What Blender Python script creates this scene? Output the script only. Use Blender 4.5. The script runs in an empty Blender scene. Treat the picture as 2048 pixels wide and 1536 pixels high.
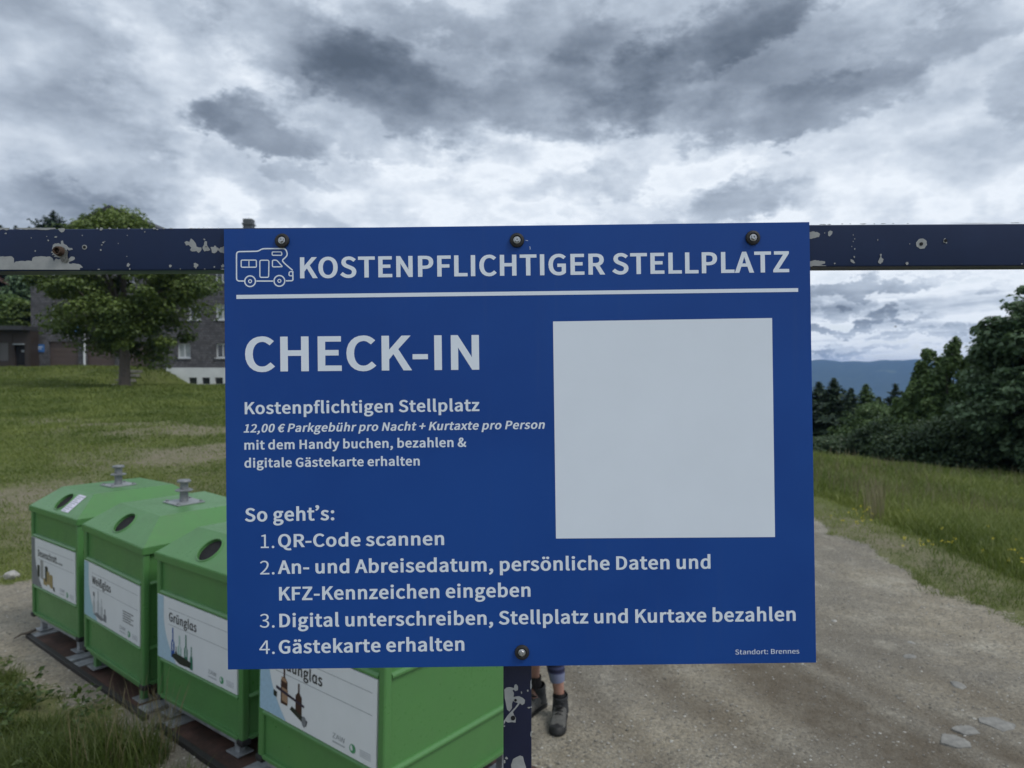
import bpy, bmesh, math, random
import numpy as np
from mathutils import Vector, Matrix, Euler
from mathutils.geometry import tessellate_polygon

sc = bpy.context.scene
COL = sc.collection
R = math.radians
random.seed(7)
rng = np.random.default_rng(11)

# ------------------------------------------------------------------ camera
EYE = Vector((0.0, 0.0, 2.2))
cam_data = bpy.data.cameras.new('camera')
cam = bpy.data.objects.new('camera', cam_data)
COL.objects.link(cam)
cam.location = EYE
cam.rotation_euler = (R(90 - 0.928), 0, 0)
cam_data.sensor_width = 36.0
cam_data.lens = 36.0 * 1420.0 / 2048.0
cam_data.clip_start = 0.05
cam_data.clip_end = 40000
cam_data.dof.use_dof = True
cam_data.dof.focus_distance = 0.966
cam_data.dof.aperture_fstop = 8.5
sc.camera = cam

sc.view_settings.view_transform = 'Standard'
sc.view_settings.look = 'None'
sc.view_settings.exposure = 0.16
sc.view_settings.gamma = 1.0
sc.view_settings.use_curve_mapping = False

# ------------------------------------------------------------------ node helper
class NT:
    """tiny expression helper for node trees"""
    def __init__(self, tree):
        self.t = tree; self.n = tree.nodes; self.l = tree.links
    def new(self, typ, **kw):
        nd = self.n.new(typ)
        for k, v in kw.items(): setattr(nd, k, v)
        return nd
    def put(self, sock, v):
        if isinstance(v, bpy.types.NodeSocket): self.l.new(v, sock)
        elif v is not None: sock.default_value = v
    def m(self, op, a, b=None, c=None, clamp=False):
        nd = self.new('ShaderNodeMath', operation=op, use_clamp=clamp)
        self.put(nd.inputs[0], a)
        if b is not None: self.put(nd.inputs[1], b)
        if c is not None: self.put(nd.inputs[2], c)
        return nd.outputs[0]
    def vm(self, op, a, b=None, s=None):
        nd = self.new('ShaderNodeVectorMath', operation=op)
        self.put(nd.inputs[0], a)
        if b is not None: self.put(nd.inputs[1], b)
        if s is not None: self.put(nd.inputs['Scale'], s)
        return nd.outputs[0]
    def xyz(self, v):
        nd = self.new('ShaderNodeSeparateXYZ'); self.put(nd.inputs[0], v)
        return nd.outputs[0], nd.outputs[1], nd.outputs[2]
    def cxyz(self, x, y, z):
        nd = self.new('ShaderNodeCombineXYZ')
        for i, v in enumerate((x, y, z)): self.put(nd.inputs[i], v)
        return nd.outputs[0]
    def noise(self, vec, scale=1.0, detail=4.0, rough=0.55, lac=2.0, dist=0.0, color=False):
        nd = self.new('ShaderNodeTexNoise')
        self.put(nd.inputs['Vector'], vec)
        nd.inputs['Scale'].default_value = scale; nd.inputs['Detail'].default_value = detail
        nd.inputs['Roughness'].default_value = rough; nd.inputs['Lacunarity'].default_value = lac
        nd.inputs['Distortion'].default_value = dist
        return nd.outputs['Color'] if color else nd.outputs['Fac']
    def vor(self, vec, scale, feature='F1', out='Distance'):
        nd = self.new('ShaderNodeTexVoronoi', feature=feature)
        self.put(nd.inputs['Vector'], vec); nd.inputs['Scale'].default_value = scale
        return nd.outputs[out]
    def mr(self, v, a, b, c=0.0, d=1.0, smooth=True):
        nd = self.new('ShaderNodeMapRange', interpolation_type='SMOOTHSTEP' if smooth else 'LINEAR')
        for i, x in enumerate((v, a, b, c, d)): self.put(nd.inputs[i], x)
        return nd.outputs[0]
    def mix(self, f, a, b, mode='MIX'):
        nd = self.new('ShaderNodeMix', data_type='RGBA', blend_type=mode)
        self.put(nd.inputs[0], f)
        for i, v in ((6, a), (7, b)):
            if not isinstance(v, bpy.types.NodeSocket) and len(v) == 3: v = (*v, 1)
            self.put(nd.inputs[i], v)
        return nd.outputs[2]
    def ramp(self, f, stops):
        nd = self.new('ShaderNodeValToRGB'); self.put(nd.inputs[0], f)
        el = nd.color_ramp.elements
        while len(el) < len(stops): el.new(0.5)
        for e, (p, c) in zip(el, stops): e.position = p; e.color = (*c, 1)
        return nd.outputs[0]
    def coord(self, which='Object'):
        return self.new('ShaderNodeTexCoord').outputs[which]
    def attr(self, name, out='Fac'):
        return self.new('ShaderNodeAttribute', attribute_name=name).outputs[out]
    def bump(self, h, strength=0.3, dist=0.01, normal=None):
        nd = self.new('ShaderNodeBump'); self.put(nd.inputs['Height'], h)
        nd.inputs['Strength'].default_value = strength; nd.inputs['Distance'].default_value = dist
        if normal is not None: self.put(nd.inputs['Normal'], normal)
        return nd.outputs[0]

# ------------------------------------------------------------------ sun + sky
SUN_EL, SUN_AZ = 52.0, 118.0          # degrees; azimuth from +Y towards +X (light from the right, slightly behind the camera)
sun_data = bpy.data.lights.new('sun', 'SUN')
sun_data.energy = 1.5
sun_data.angle = R(20)
sun_data.color = (1.0, 0.97, 0.92)
sun = bpy.data.objects.new('sun', sun_data); COL.objects.link(sun)
_d = Vector((math.sin(R(SUN_AZ)) * math.cos(R(SUN_EL)), math.cos(R(SUN_AZ)) * math.cos(R(SUN_EL)), math.sin(R(SUN_EL))))
sun.rotation_euler = (-_d).to_track_quat('-Z', 'Y').to_euler()
sun.location = (0, 0, 80)

world = bpy.data.worlds.new('World'); sc.world = world; world.use_nodes = True
def build_sky():
    T = NT(world.node_tree); T.n.clear()
    out = T.new('ShaderNodeOutputWorld'); bg = T.new('ShaderNodeBackground')
    sky = T.new('ShaderNodeTexSky', sky_type='NISHITA', sun_disc=False)
    sky.sun_elevation = R(SUN_EL); sky.sun_rotation = R(SUN_AZ)
    sky.altitude = 1000
    skyc = T.vm('SCALE', sky.outputs[0], s=0.085)
    d = T.coord('Generated')
    x, y, z = T.xyz(d)
    az = T.m('ARCTAN2', x, y)
    el = T.m('ARCSINE', z)
    # domain warps: large billows and small torn edges
    wv = T.cxyz(T.m('MULTIPLY', x, 1.0), T.m('MULTIPLY', y, 1.0), T.m('MULTIPLY', z, 1.9))
    n1 = T.noise(wv, 5.5, 7, 0.60, color=True)
    n1x, n1y, n1z = T.xyz(n1)
    n2 = T.noise(wv, 17.0, 7, 0.66, color=True)
    n2x, n2y, n2z = T.xyz(n2)
    def warp(a, p, q, A, B):
        s = T.m('MULTIPLY_ADD', T.m('SUBTRACT', p, 0.5), A, a)
        return T.m('MULTIPLY_ADD', T.m('SUBTRACT', q, 0.5), B, s)
    u = warp(az, n1x, n2x, 0.17, 0.125)
    v = warp(el, n1y, n2y, 0.09, 0.090)
    def P(px, py):
        a = math.atan((px - 1024) / 1420.0)
        return a, math.atan((745 - py) / 1420.0 * math.cos(a))
    # cloud bodies: centre, radii (photo units), tilt, weight, flat-bottom amount
    bodies = CLOUDS
    tot = None; 
    for (px, py, rx_, ry_, rot, amp, flat) in bodies:
        a0, e0 = P(px, py + (34 if py < 470 else 0)); c = math.cos(a0)
        rx = rx_ / 1420.0 * c * c; ry = ry_ / 1420.0 * c
        du = T.m('SUBTRACT', u, a0); dv = T.m('SUBTRACT', v, e0)
        cr, sr = math.cos(R(rot)), math.sin(R(rot))
        p = T.m('MULTIPLY_ADD', dv, sr / rx, T.m('MULTIPLY', du, cr / rx))
        q = T.m('MULTIPLY_ADD', dv, cr / ry, T.m('MULTIPLY', du, -sr / ry))
        if flat > 0:                       # sharper underside: squash the lower half
            q = T.m('MAXIMUM', q, T.m('MULTIPLY', q, 1.0 + flat))
            q = T.m('MINIMUM', q, T.m('MULTIPLY', q, 1.0 + flat)) if False else q
            qn = T.m('MULTIPLY', T.m('MINIMUM', q, 0.0), 1.0 + flat)
            qp = T.m('MULTIPLY', T.m('MAXIMUM', q, 0.0), 1.0 / (1.0 + flat))
            q = T.m('ADD', qn, qp)
        r2 = T.m('MULTIPLY_ADD', q, q, T.m('MULTIPLY', p, p))
        g = T.m('MULTIPLY', T.mr(r2, 1.5, 0.25, 0.0, 1.0), amp)
        tot = g if tot is None else T.m('ADD', tot, g)
    # free-running cloud deck, foreshortened towards the horizon
    zz = T.m('ADD', T.m('MAXIMUM', z, 0.0), 0.16)
    pv = T.cxyz(T.m('DIVIDE', x, zz), T.m('DIVIDE', y, zz), 0.0)
    deck = T.noise(pv, 1.15, 5, 0.50)
    streak = T.noise(T.cxyz(T.m('MULTIPLY', az, 3.2), T.m('MULTIPLY', el, 30.0), 3.1), 1.0, 7, 0.62, dist=0.5)
    lowb = T.mr(el, 0.17, 0.05)           # how much the stratus streaks near the horizon count
    billow = T.noise(wv, 6.0, 10, 0.60)
    t = T.m('MULTIPLY_ADD', T.m('SUBTRACT', deck, 0.5), 0.40, 0.25)
    t = T.m('MULTIPLY_ADD', T.m('SUBTRACT', billow, 0.5), 0.62, t)
    t = T.m('ADD', t, T.m('MULTIPLY', T.m('MULTIPLY', T.m('SUBTRACT', streak, 0.46), 2.3), lowb))
    up = T.noise(T.vm('ADD', wv, (0.012, 0.0, 0.060)), 6.0, 10, 0.60)
    relief = T.m('SUBTRACT', up, billow)          # light tops, dark undersides
    t = T.m('MULTIPLY_ADD', relief, 1.35, t)
    t = T.m('ADD', t, T.m('MULTIPLY', tot, T.mr(billow, 0.36, 0.60, 0.55, 1.15)))
    t = T.m('SUBTRACT', t, T.m('MULTIPLY', T.mr(el, 0.32, 0.20), 0.15))
    t = T.m('DIVIDE', T.m('MULTIPLY', T.m('MAXIMUM', t, -0.2), 1.16), T.m('MULTIPLY_ADD', T.m('MAXIMUM', t, 0.0), 0.42, 1.0))
    col = T.ramp(T.m('MULTIPLY', t, 1.0, clamp=True), [
        (0.00, (0.80, 0.855, 0.92)), (0.16, (0.62, 0.685, 0.77)), (0.34, (0.44, 0.505, 0.595)),
        (0.52, (0.30, 0.352, 0.43)), (0.72, (0.185, 0.225, 0.285)), (0.90, (0.115, 0.145, 0.192)), (1.0, (0.088, 0.113, 0.152))])
    cov = T.mr(t, -0.25, 0.0, 0.80, 0.985)
    fin = T.mix(cov, skyc, col)
    # nothing but dim ground colour below the horizon
    T.l.new(fin, bg.inputs[0]); bg.inputs[1].default_value = 1.0
    T.l.new(bg.outputs[0], out.inputs[0])
CLOUDS = [
    (505, 236, 170, 58, -6, 0.46, 0.9), (420, 205, 70, 45, 0, 0.16, 0.5),
    (800, 180, 200, 95, -20, 0.44, 0.9), (590, 60, 180, 90, -18, 0.22, 0.0), (745, 250, 120, 45, -12, 0.22, 0.6),
    (1100, 195, 175, 85, -8, 0.38, 0.9), (1240, 150, 130, 110, 0, 0.26, 0.3), (1120, 40, 120, 70, 0, 0.22, 0.0),
    (1430, 55, 260, 75, 20, 0.44, 0.6), (1630, 200, 205, 70, 8, 0.50, 1.1), (1360, 215, 120, 60, -5, 0.34, 0.8),
    (1490, 395, 125, 75, 10, 0.42, 0.9), (1335, 425, 40, 25, 0, 0.25, 0.0), (1235, 330, 65, 42, 15, 0.20, 0.3),
    (1850, 75, 240, 60, 14, 0.26, 0.7), (2060, 160, 80, 60, 0, 0.18, 0.3), (1900, 330, 220, 90, 0, -0.02, 0.0),
    (60, 300, 280, 170, 0, 0.24, 0.2), (90, 395, 260, 60, -8, 0.22, 0.2), (30, 60, 230, 130, 0, 0.20, 0.0),
    (600, 420, 120, 30, 0, 0.17, 0.5), (880, 20, 120, 40, 0, 0.16, 0.3), (620, 320, 55, 22, -20, 0.16, 0.0),
    (440, 385, 85, 50, 0, -0.16, 0.0), (1060, 378, 60, 26, 0, -0.12, 0.0), (1110, 405, 80, 20, 0, -0.08, 0.0), (1110, 120, 640, 130, 0, 0.20, 0.5), (1450, 130, 300, 110, 12, 0.16, 0.6), (330, 420, 260, 50, -10, 0.16, 0.4), (700, 130, 260, 110, -15, 0.12, 0.5), (330, 140, 170, 90, 0, -0.06, 0.0),
    (1370, 325, 150, 40, 4, -0.16, 0.0), (1820, 420, 260, 70, 0, -0.10, 0.0), (900, 350, 220, 50, 0, -0.08, 0.0),
    (1010, 290, 260, 40, 0, -0.14, 0.0), (1215, 140, 40, 35, 0, -0.14, 0.0), (340, 250, 60, 60, 0, -0.10, 0.0),
    (1740, 585, 250, 26, 3, 0.42, 1.0), (1690, 650, 190, 13, 2, 0.42, 0.8), (1880, 668, 170, 11, 2, 0.36, 0.8), (1740, 700, 240, 9, 0, 0.30, 0.6),
    (1720, 628, 180, 10, 0, -0.22, 0.0), (1960, 590, 120, 60, 0, -0.14, 0.0),
    (1750, 545, 160, 14, 0, -0.10, 0.0),
]
build_sky()

# ------------------------------------------------------------------ mesh helpers
def fast_mesh(name, verts, faces, smooth=False, attrs=None):
    """verts (N,3), faces (M,k) with one k, or a list of such arrays"""
    me = bpy.data.meshes.new(name)
    v = np.asarray(verts, np.float32)
    fl = faces if isinstance(faces, list) else [faces]
    fl = [np.asarray(f, np.int32) for f in fl if len(f)]
    me.vertices.add(len(v)); me.vertices.foreach_set('co', v.ravel())
    tot = np.concatenate([np.full(len(f), f.shape[1], np.int32) for f in fl])
    idx = np.concatenate([f.ravel() for f in fl])
    me.loops.add(len(idx)); me.loops.foreach_set('vertex_index', idx)
    me.polygons.add(len(tot))
    st = np.concatenate([[0], np.cumsum(tot)[:-1]]).astype(np.int32)
    me.polygons.foreach_set('loop_start', st)
    me.polygons.foreach_set('use_smooth', np.full(len(tot), smooth))
    for k, a in (attrs or {}).items():
        at = me.attributes.new(k, 'FLOAT', 'POINT'); at.data.foreach_set('value', np.asarray(a, np.float32).ravel())
    me.update(calc_edges=True)
    return me

def link(name, me, mat=None, parent=None, label=None, kind=None, mw=None):
    o = bpy.data.objects.new(name, me); COL.objects.link(o)
    if mat is not None and me is not None and not me.materials:
        for m_ in (mat if isinstance(mat, (list, tuple)) else [mat]): me.materials.append(m_)
    if parent is not None: o.parent = parent
    if mw is not None: o.matrix_local = mw
    if label: o['label'] = label
    if kind: o['kind'] = kind
    return o

def thing(name, label, cat, mw=None, group=None):
    o = bpy.data.objects.new(name, None); COL.objects.link(o); o.empty_display_size = 0.1
    if mw is not None: o.matrix_world = mw
    o['label'] = label; o['category'] = cat
    if group: o['group'] = group
    return o

def tag(o, label, cat, group=None, kind=None):
    o['label'] = label; o['category'] = cat
    if group: o['group'] = group
    if kind: o['kind'] = kind
    return o

class MB:
    """collects boxes, tubes and plates into one mesh"""
    def __init__(self): self.bm = bmesh.new()
    def box(self, c, s, rot=None, bev=0.0, seg=2):
        r = bmesh.ops.create_cube(self.bm, size=1.0)
        vs = r['verts']
        M = Matrix.Translation(c) @ (rot.to_4x4() if rot is not None else Matrix.Identity(4)) @ Matrix.Diagonal((*s, 1))
        bmesh.ops.transform(self.bm, matrix=M, verts=vs)
        if bev > 0:
            es = list({e for v in vs for e in v.link_edges})
            bmesh.ops.bevel(self.bm, geom=es, offset=bev, segments=seg, affect='EDGES', profile=0.6)
        return self
    def prism(self, poly, a0, a1, axis='y', bev=0.0):
        """poly: 2D points; axis y -> (x,z), z -> (x,y), x -> (y,z)"""
        def P(p, t): return {'y': (p[0], t, p[1]), 'z': (p[0], p[1], t), 'x': (t, p[0], p[1])}[axis]
        a = [self.bm.verts.new(P(p, a0)) for p in poly]; b = [self.bm.verts.new(P(p, a1)) for p in poly]
        fs = [self.bm.faces.new(a), self.bm.faces.new(b[::-1])]
        n = len(poly)
        for i in range(n): fs.append(self.bm.faces.new((a[i], b[i], b[(i + 1) % n], a[(i + 1) % n])))
        bmesh.ops.recalc_face_normals(self.bm, faces=fs)
        if bev > 0:
            es = list({e for f in fs for e in f.edges})
            bmesh.ops.bevel(self.bm, geom=es, offset=bev, segments=2, affect='EDGES')
        return self
    def poly(self, pts):
        self.bm.faces.new([self.bm.verts.new(p) for p in pts]); return self
    def tube(self, path, rad, n=8, cap=True):
        path = [Vector(p) for p in path]
        rad = rad if hasattr(rad, '__len__') else [rad] * len(path)
        prev = None; rings = []; up = None
        for i, p in enumerate(path):
            t = (path[min(i + 1, len(path) - 1)] - path[max(i - 1, 0)]).normalized()
            if up is None: up = Vector((0, 0, 1)) if abs(t.z) < 0.9 else Vector((1, 0, 0))
            s = t.cross(up).normalized(); up = s.cross(t).normalized()
            rings.append([self.bm.verts.new(p + (s * math.cos(k * 2 * math.pi / n) + up * math.sin(k * 2 * math.pi / n)) * rad[i]) for k in range(n)])
        for a, b in zip(rings, rings[1:]):
            for k in range(n): self.bm.faces.new((a[k], a[(k + 1) % n], b[(k + 1) % n], b[k]))
        if cap:
            self.bm.faces.new(rings[0][::-1]); self.bm.faces.new(rings[-1])
        return self
    def lathe(self, prof, c=(0, 0, 0), n=24, M=None):
        """prof: (r, z) from bottom to top, spun about z"""
        M = M or Matrix.Identity(4); c = Vector(c); rings = []
        for r, z in prof:
            if r < 1e-6: rings.append([self.bm.verts.new(M @ (c + Vector((0, 0, z))))])
            else: rings.append([self.bm.verts.new(M @ (c + Vector((r * math.cos(k * 2 * math.pi / n), r * math.sin(k * 2 * math.pi / n), z)))) for k in range(n)])
        for a, b in zip(rings, rings[1:]):
            for k in range(n):
                j = (k + 1) % n
                if len(a) == 1 and len(b) == 1: continue
                if len(a) == 1: self.bm.faces.new((a[0], b[j], b[k]))
                elif len(b) == 1: self.bm.faces.new((a[k], a[j], b[0]))
                else: self.bm.faces.new((a[k], a[j], b[j], b[k]))
        return self
    def build(self, name, mat=None, parent=None, smooth=False, label=None, kind=None, mw=None, sharp=35):
        bmesh.ops.recalc_face_normals(self.bm, faces=self.bm.faces[:])
        me = bpy.data.meshes.new(name); self.bm.to_mesh(me); self.bm.free()
        if smooth:
            me.polygons.foreach_set('use_smooth', [True] * len(me.polygons))
            me.set_sharp_from_angle(angle=R(sharp))
        return link(name, me, mat, parent, label, kind, mw)

def plate(name, poly, y, mat, parent, holes=None, th=None, label=None, mw=None):
    """flat print in the x-z plane at depth y (facing -y); th gives it thickness"""
    loops = [[Vector((p[0], p[1], 0)) for p in poly]] + [[Vector((p[0], p[1], 0)) for p in h] for h in (holes or [])]
    flat = [p for l in loops for p in l]
    tri = tessellate_polygon(loops)
    me = bpy.data.meshes.new(name)
    fs = []
    for t in tri:
        a, b, c = (flat[i] for i in t)
        ar = (b.x - a.x) * (c.y - a.y) - (c.x - a.x) * (b.y - a.y)
        fs.append(t if ar > 0 else t[::-1])
    me.from_pydata([(p.x, y, p.y) for p in flat], [], fs)
    return link(name, me, mat, parent, label, mw=mw)

# ------------------------------------------------------------------ numpy noise
def _hash(ix, iy, seed):
    h = (ix.astype(np.int64) * 374761393 + iy.astype(np.int64) * 668265263 + seed * 974634777) & 0xffffffff
    h = ((h ^ (h >> 13)) * 1274126177) & 0xffffffff
    return ((h ^ (h >> 16)) & 0xffff) / 65535.0
def vnoise(x, y, s=1.0, seed=0):
    x = np.asarray(x, float) / s; y = np.asarray(y, float) / s
    ix = np.floor(x); iy = np.floor(y); fx = x - ix; fy = y - iy
    fx = fx * fx * (3 - 2 * fx); fy = fy * fy * (3 - 2 * fy)
    a = _hash(ix, iy, seed); b = _hash(ix + 1, iy, seed); c = _hash(ix, iy + 1, seed); d = _hash(ix + 1, iy + 1, seed)
    return (a + (b - a) * fx) * (1 - fy) + (c + (d - c) * fx) * fy
def fbm(x, y, s=1.0, o=4, seed=0):
    x = np.asarray(x, float); y = np.asarray(y, float)
    t = 0; a = 1.0; n = 0
    for i in range(o):
        ca, sa = math.cos(0.7 + 1.1 * i), math.sin(0.7 + 1.1 * i)
        t = t + a * vnoise(x * ca - y * sa, x * sa + y * ca, s / 2 ** i, seed + i * 7); n += a; a *= 0.5
    return t / n
def sstep(a, b, x):
    t = np.clip((np.asarray(x, float) - a) / (b - a), 0, 1); return t * t * (3 - 2 * t)

# ------------------------------------------------------------------ materials
def material(name):
    m = bpy.data.materials.new(name); m.use_nodes = True
    T = NT(m.node_tree); T.b = m.node_tree.nodes['Principled BSDF']; T.mat = m
    return m, T
def plain(name, col, rough=0.6, metal=0.0, var=0.12, scale=30.0, bump=0.0, spec=None, bscale=None, bdist=0.002):
    m, T = material(name)
    c = T.coord('Object')
    n = T.noise(c, scale, 5, 0.6)
    f = T.mr(n, 0.3, 0.7, 1 - var, 1 + var, smooth=False)
    T.put(T.b.inputs['Base Color'], T.mix(1.0, col, T.cxyz(f, f, f), 'MULTIPLY'))
    T.put(T.b.inputs['Roughness'], T.mr(n, 0.3, 0.7, rough * 0.88, min(1, rough * 1.12), smooth=False))
    T.b.inputs['Metallic'].default_value = metal
    if spec is not None: T.b.inputs['Specular IOR Level'].default_value = spec
    if bump: T.put(T.b.inputs['Normal'], T.bump(T.noise(c, bscale or scale * 3, 4, 0.6), bump, bdist))
    return m

def green_paint(name, col):
    m, T = material(name)
    c = T.coord('Object')
    big = T.noise(c, 3.0, 5, 0.6)
    fine = T.noise(c, 45.0, 4, 0.6)
    x, y, z = T.xyz(c)
    run = T.noise(T.cxyz(T.m('MULTIPLY', x, 26.0), T.m('MULTIPLY', y, 26.0), T.m('MULTIPLY', z, 1.6)), 1.0, 5, 0.65)
    base = T.mix(T.mr(big, 0.35, 0.7), col, tuple(k * 0.86 + 0.008 for k in col))
    base = T.mix(T.mr(run, 0.56, 0.8, 0, 0.28), base, (0.10, 0.115, 0.075))
    base = T.mix(T.mr(fine, 0.66, 0.78, 0, 0.35), base, (0.16, 0.24, 0.12))
    T.put(T.b.inputs['Base Color'], base)
    T.put(T.b.inputs['Roughness'], T.mr(T.m('ADD', big, fine), 0.7, 1.3, 0.26, 0.46, smooth=False))
    T.put(T.b.inputs['Normal'], T.bump(T.m('ADD', T.m('MULTIPLY', big, 1.0), T.m('MULTIPLY', fine, 0.06)), 0.25, 0.01))
    return m

def leaf_mat(name, dark, light, trans=0.25, rough=0.5):
    m, T = material(name)
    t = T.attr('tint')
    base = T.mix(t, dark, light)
    T.put(T.b.inputs['Base Color'], base); T.b.inputs['Roughness'].default_value = rough
    T.b.inputs['Specular IOR Level'].default_value = 0.35
    tr = T.new('ShaderNodeBsdfTranslucent'); T.put(tr.inputs[0], T.mix(0.5, base, (0.12, 0.20, 0.03)))
    mx = T.new('ShaderNodeMixShader'); mx.inputs[0].default_value = trans
    T.l.new(T.b.outputs[0], mx.inputs[1]); T.l.new(tr.outputs[0], mx.inputs[2])
    T.l.new(mx.outputs[0], T.n['Material Output'].inputs[0])
    return m

def ground_mat():
    m, T = material('ground')
    c = T.coord('Object'); g = T.attr('gravel'); dry = T.attr('dry'); trk = T.attr('track')
    n_big = T.noise(c, 0.55, 6, 0.6); n_mid = T.noise(c, 4.0, 6, 0.65); n_fine = T.noise(c, 38.0, 5, 0.7)
    st = T.new('ShaderNodeTexVoronoi'); T.put(st.inputs['Vector'], c); st.inputs['Scale'].default_value = 52.0
    stc = T.xyz(st.outputs['Color'])[0]
    st2 = T.new('ShaderNodeTexVoronoi'); T.put(st2.inputs['Vector'], c); st2.inputs['Scale'].default_value = 120.0
    st2c = T.xyz(st2.outputs['Color'])[0]
    gr = T.ramp(T.m('MULTIPLY_ADD', n_fine, 0.55, T.m('MULTIPLY', n_mid, 0.45)), [
        (0.30, (0.170, 0.143, 0.100)), (0.50, (0.305, 0.268, 0.200)), (0.72, (0.50, 0.455, 0.36))])
    gr = T.mix(T.mr(n_big, 0.40, 0.60, 0, 0.65), gr, (0.165, 0.155, 0.135))
    n_pat = T.noise(c, 1.7, 7, 0.68)
    gr = T.mix(T.mr(n_pat, 0.50, 0.66, 0, 0.55), gr, (0.47, 0.44, 0.36))
    gr = T.mix(T.mr(stc, 0.0, 1.0, 0.0, 0.62, smooth=False), gr, (0.150, 0.138, 0.115))
    gr = T.mix(T.mr(st2c, 0.80, 0.95, 0.0, 0.40), gr, (0.40, 0.375, 0.32))
    gr = T.mix(T.mr(stc, 0.90, 0.97, 0.0, 0.35), gr, (0.075, 0.072, 0.066))
    gr = T.mix(T.m('MULTIPLY', trk, T.mr(n_mid, 0.25, 0.75, 0.45, 0.95)), gr, (0.095, 0.074, 0.050))
    soil = T.ramp(T.m('ADD', T.m('MULTIPLY', n_mid, 0.5), T.m('MULTIPLY', n_fine, 0.5)), [
        (0.34, (0.055, 0.074, 0.016)), (0.5, (0.105, 0.132, 0.030)), (0.66, (0.17, 0.185, 0.055))])
    soil = T.mix(T.mr(n_big, 0.42, 0.62, 0.0, 0.45), soil, (0.105, 0.115, 0.045))
    dryc = T.ramp(n_fine, [(0.35, (0.13, 0.115, 0.075)), (0.6, (0.24, 0.21, 0.15)), (0.75, (0.32, 0.29, 0.22))])
    soil = T.mix(T.m('MULTIPLY', dry, T.mr(T.m('ADD', n_fine, n_mid), 0.72, 1.12)), soil, dryc)
    gm = T.mr(T.m('ADD', g, T.m('MULTIPLY', T.m('SUBTRACT', T.m('ADD', n_mid, n_fine), 1.0), 0.9)), 0.40, 0.60)
    T.put(T.b.inputs['Base Color'], T.mix(gm, soil, gr))
    T.b.inputs['Roughness'].default_value = 0.93; T.b.inputs['Specular IOR Level'].default_value = 0.25
    h = T.m('ADD', T.m('MULTIPLY', T.m('SUBTRACT', 1.0, st.outputs['Distance']), 0.45), T.m('MULTIPLY', n_fine, 1.0))
    h = T.m('ADD', h, T.m('MULTIPLY', T.m('SUBTRACT', 1.0, st2.outputs['Distance']), 0.25))
    T.put(T.b.inputs['Normal'], T.bump(h, 0.9, 0.014))
    return m

M = {}
M['ground'] = ground_mat()
M['green'] = green_paint('green_enamel', (0.080, 0.218, 0.066))
M['black'] = plain('black_rubber', (0.012, 0.012, 0.013), 0.6, var=0.2, scale=60)
M['void'] = plain('dark_interior', (0.006, 0.006, 0.007), 0.9)
M['galv'] = plain('galvanised_steel', (0.30, 0.315, 0.325), 0.5, 0.35, var=0.25, scale=24, bump=0.15)
M['iron'] = plain('weathered_iron', (0.20, 0.21, 0.22), 0.55, 0.3, var=0.3, scale=30, bump=0.2)
M['print_white'] = plain('print_white', (0.66, 0.68, 0.70), 0.42, var=0.03, scale=6)
M['letter'] = plain('sign_letter_white', (0.70, 0.76, 0.84), 0.45, var=0.02, scale=9)
M['ink'] = plain('print_ink', (0.02, 0.02, 0.022), 0.5)
M['inkgrey'] = plain('print_grey', (0.25, 0.27, 0.29), 0.5)
M['stone'] = plain('pale_stone', (0.34, 0.33, 0.31), 0.85, var=0.25, scale=14, bump=0.5, bscale=50, bdist=0.006)
M['pebble'] = plain('pebble', (0.33, 0.32, 0.29), 0.85, var=0.5, scale=7.3)
M['bark'] = plain('bark', (0.10, 0.085, 0.07), 0.9, var=0.35, scale=9, bump=0.8, bscale=30, bdist=0.02)
M['leaf_maple'] = leaf_mat('maple_leaves', (0.044, 0.074, 0.019), (0.200, 0.265, 0.065))
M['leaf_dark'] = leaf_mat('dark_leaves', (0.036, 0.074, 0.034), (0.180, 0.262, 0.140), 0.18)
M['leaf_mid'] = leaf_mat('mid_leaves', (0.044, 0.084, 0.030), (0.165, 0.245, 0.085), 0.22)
M['leaf_fresh'] = leaf_mat('fresh_leaves', (0.045, 0.085, 0.020), (0.150, 0.230, 0.055), 0.28)
M['needle'] = leaf_mat('spruce_needles', (0.016, 0.034, 0.019), (0.062, 0.098, 0.055), 0.08, 0.6)
M['grass'] = leaf_mat('grass_blades', (0.080, 0.118, 0.022), (0.285, 0.320, 0.088), 0.34)
M['grass_dark'] = leaf_mat('rank_grass_blades', (0.050, 0.078, 0.016), (0.150, 0.180, 0.052), 0.3)
M['meadow'] = leaf_mat('meadow_blades', (0.095, 0.132, 0.026), (0.34, 0.365, 0.105), 0.36)
M['straw'] = leaf_mat('dry_stalks', (0.16, 0.135, 0.075), (0.30, 0.26, 0.16), 0.2)
M['leaf_shade'] = leaf_mat('shaded_wood_leaves', (0.022, 0.044, 0.020), (0.090, 0.140, 0.062), 0.18)  # leaf colour darkened to carry the deep shade low in the wood
M['weed'] = leaf_mat('weed_leaves', (0.030, 0.055, 0.014), (0.085, 0.125, 0.032))
M['yellow'] = leaf_mat('yellow_petals', (0.45, 0.38, 0.03), (0.60, 0.52, 0.06), 0.2)

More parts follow.
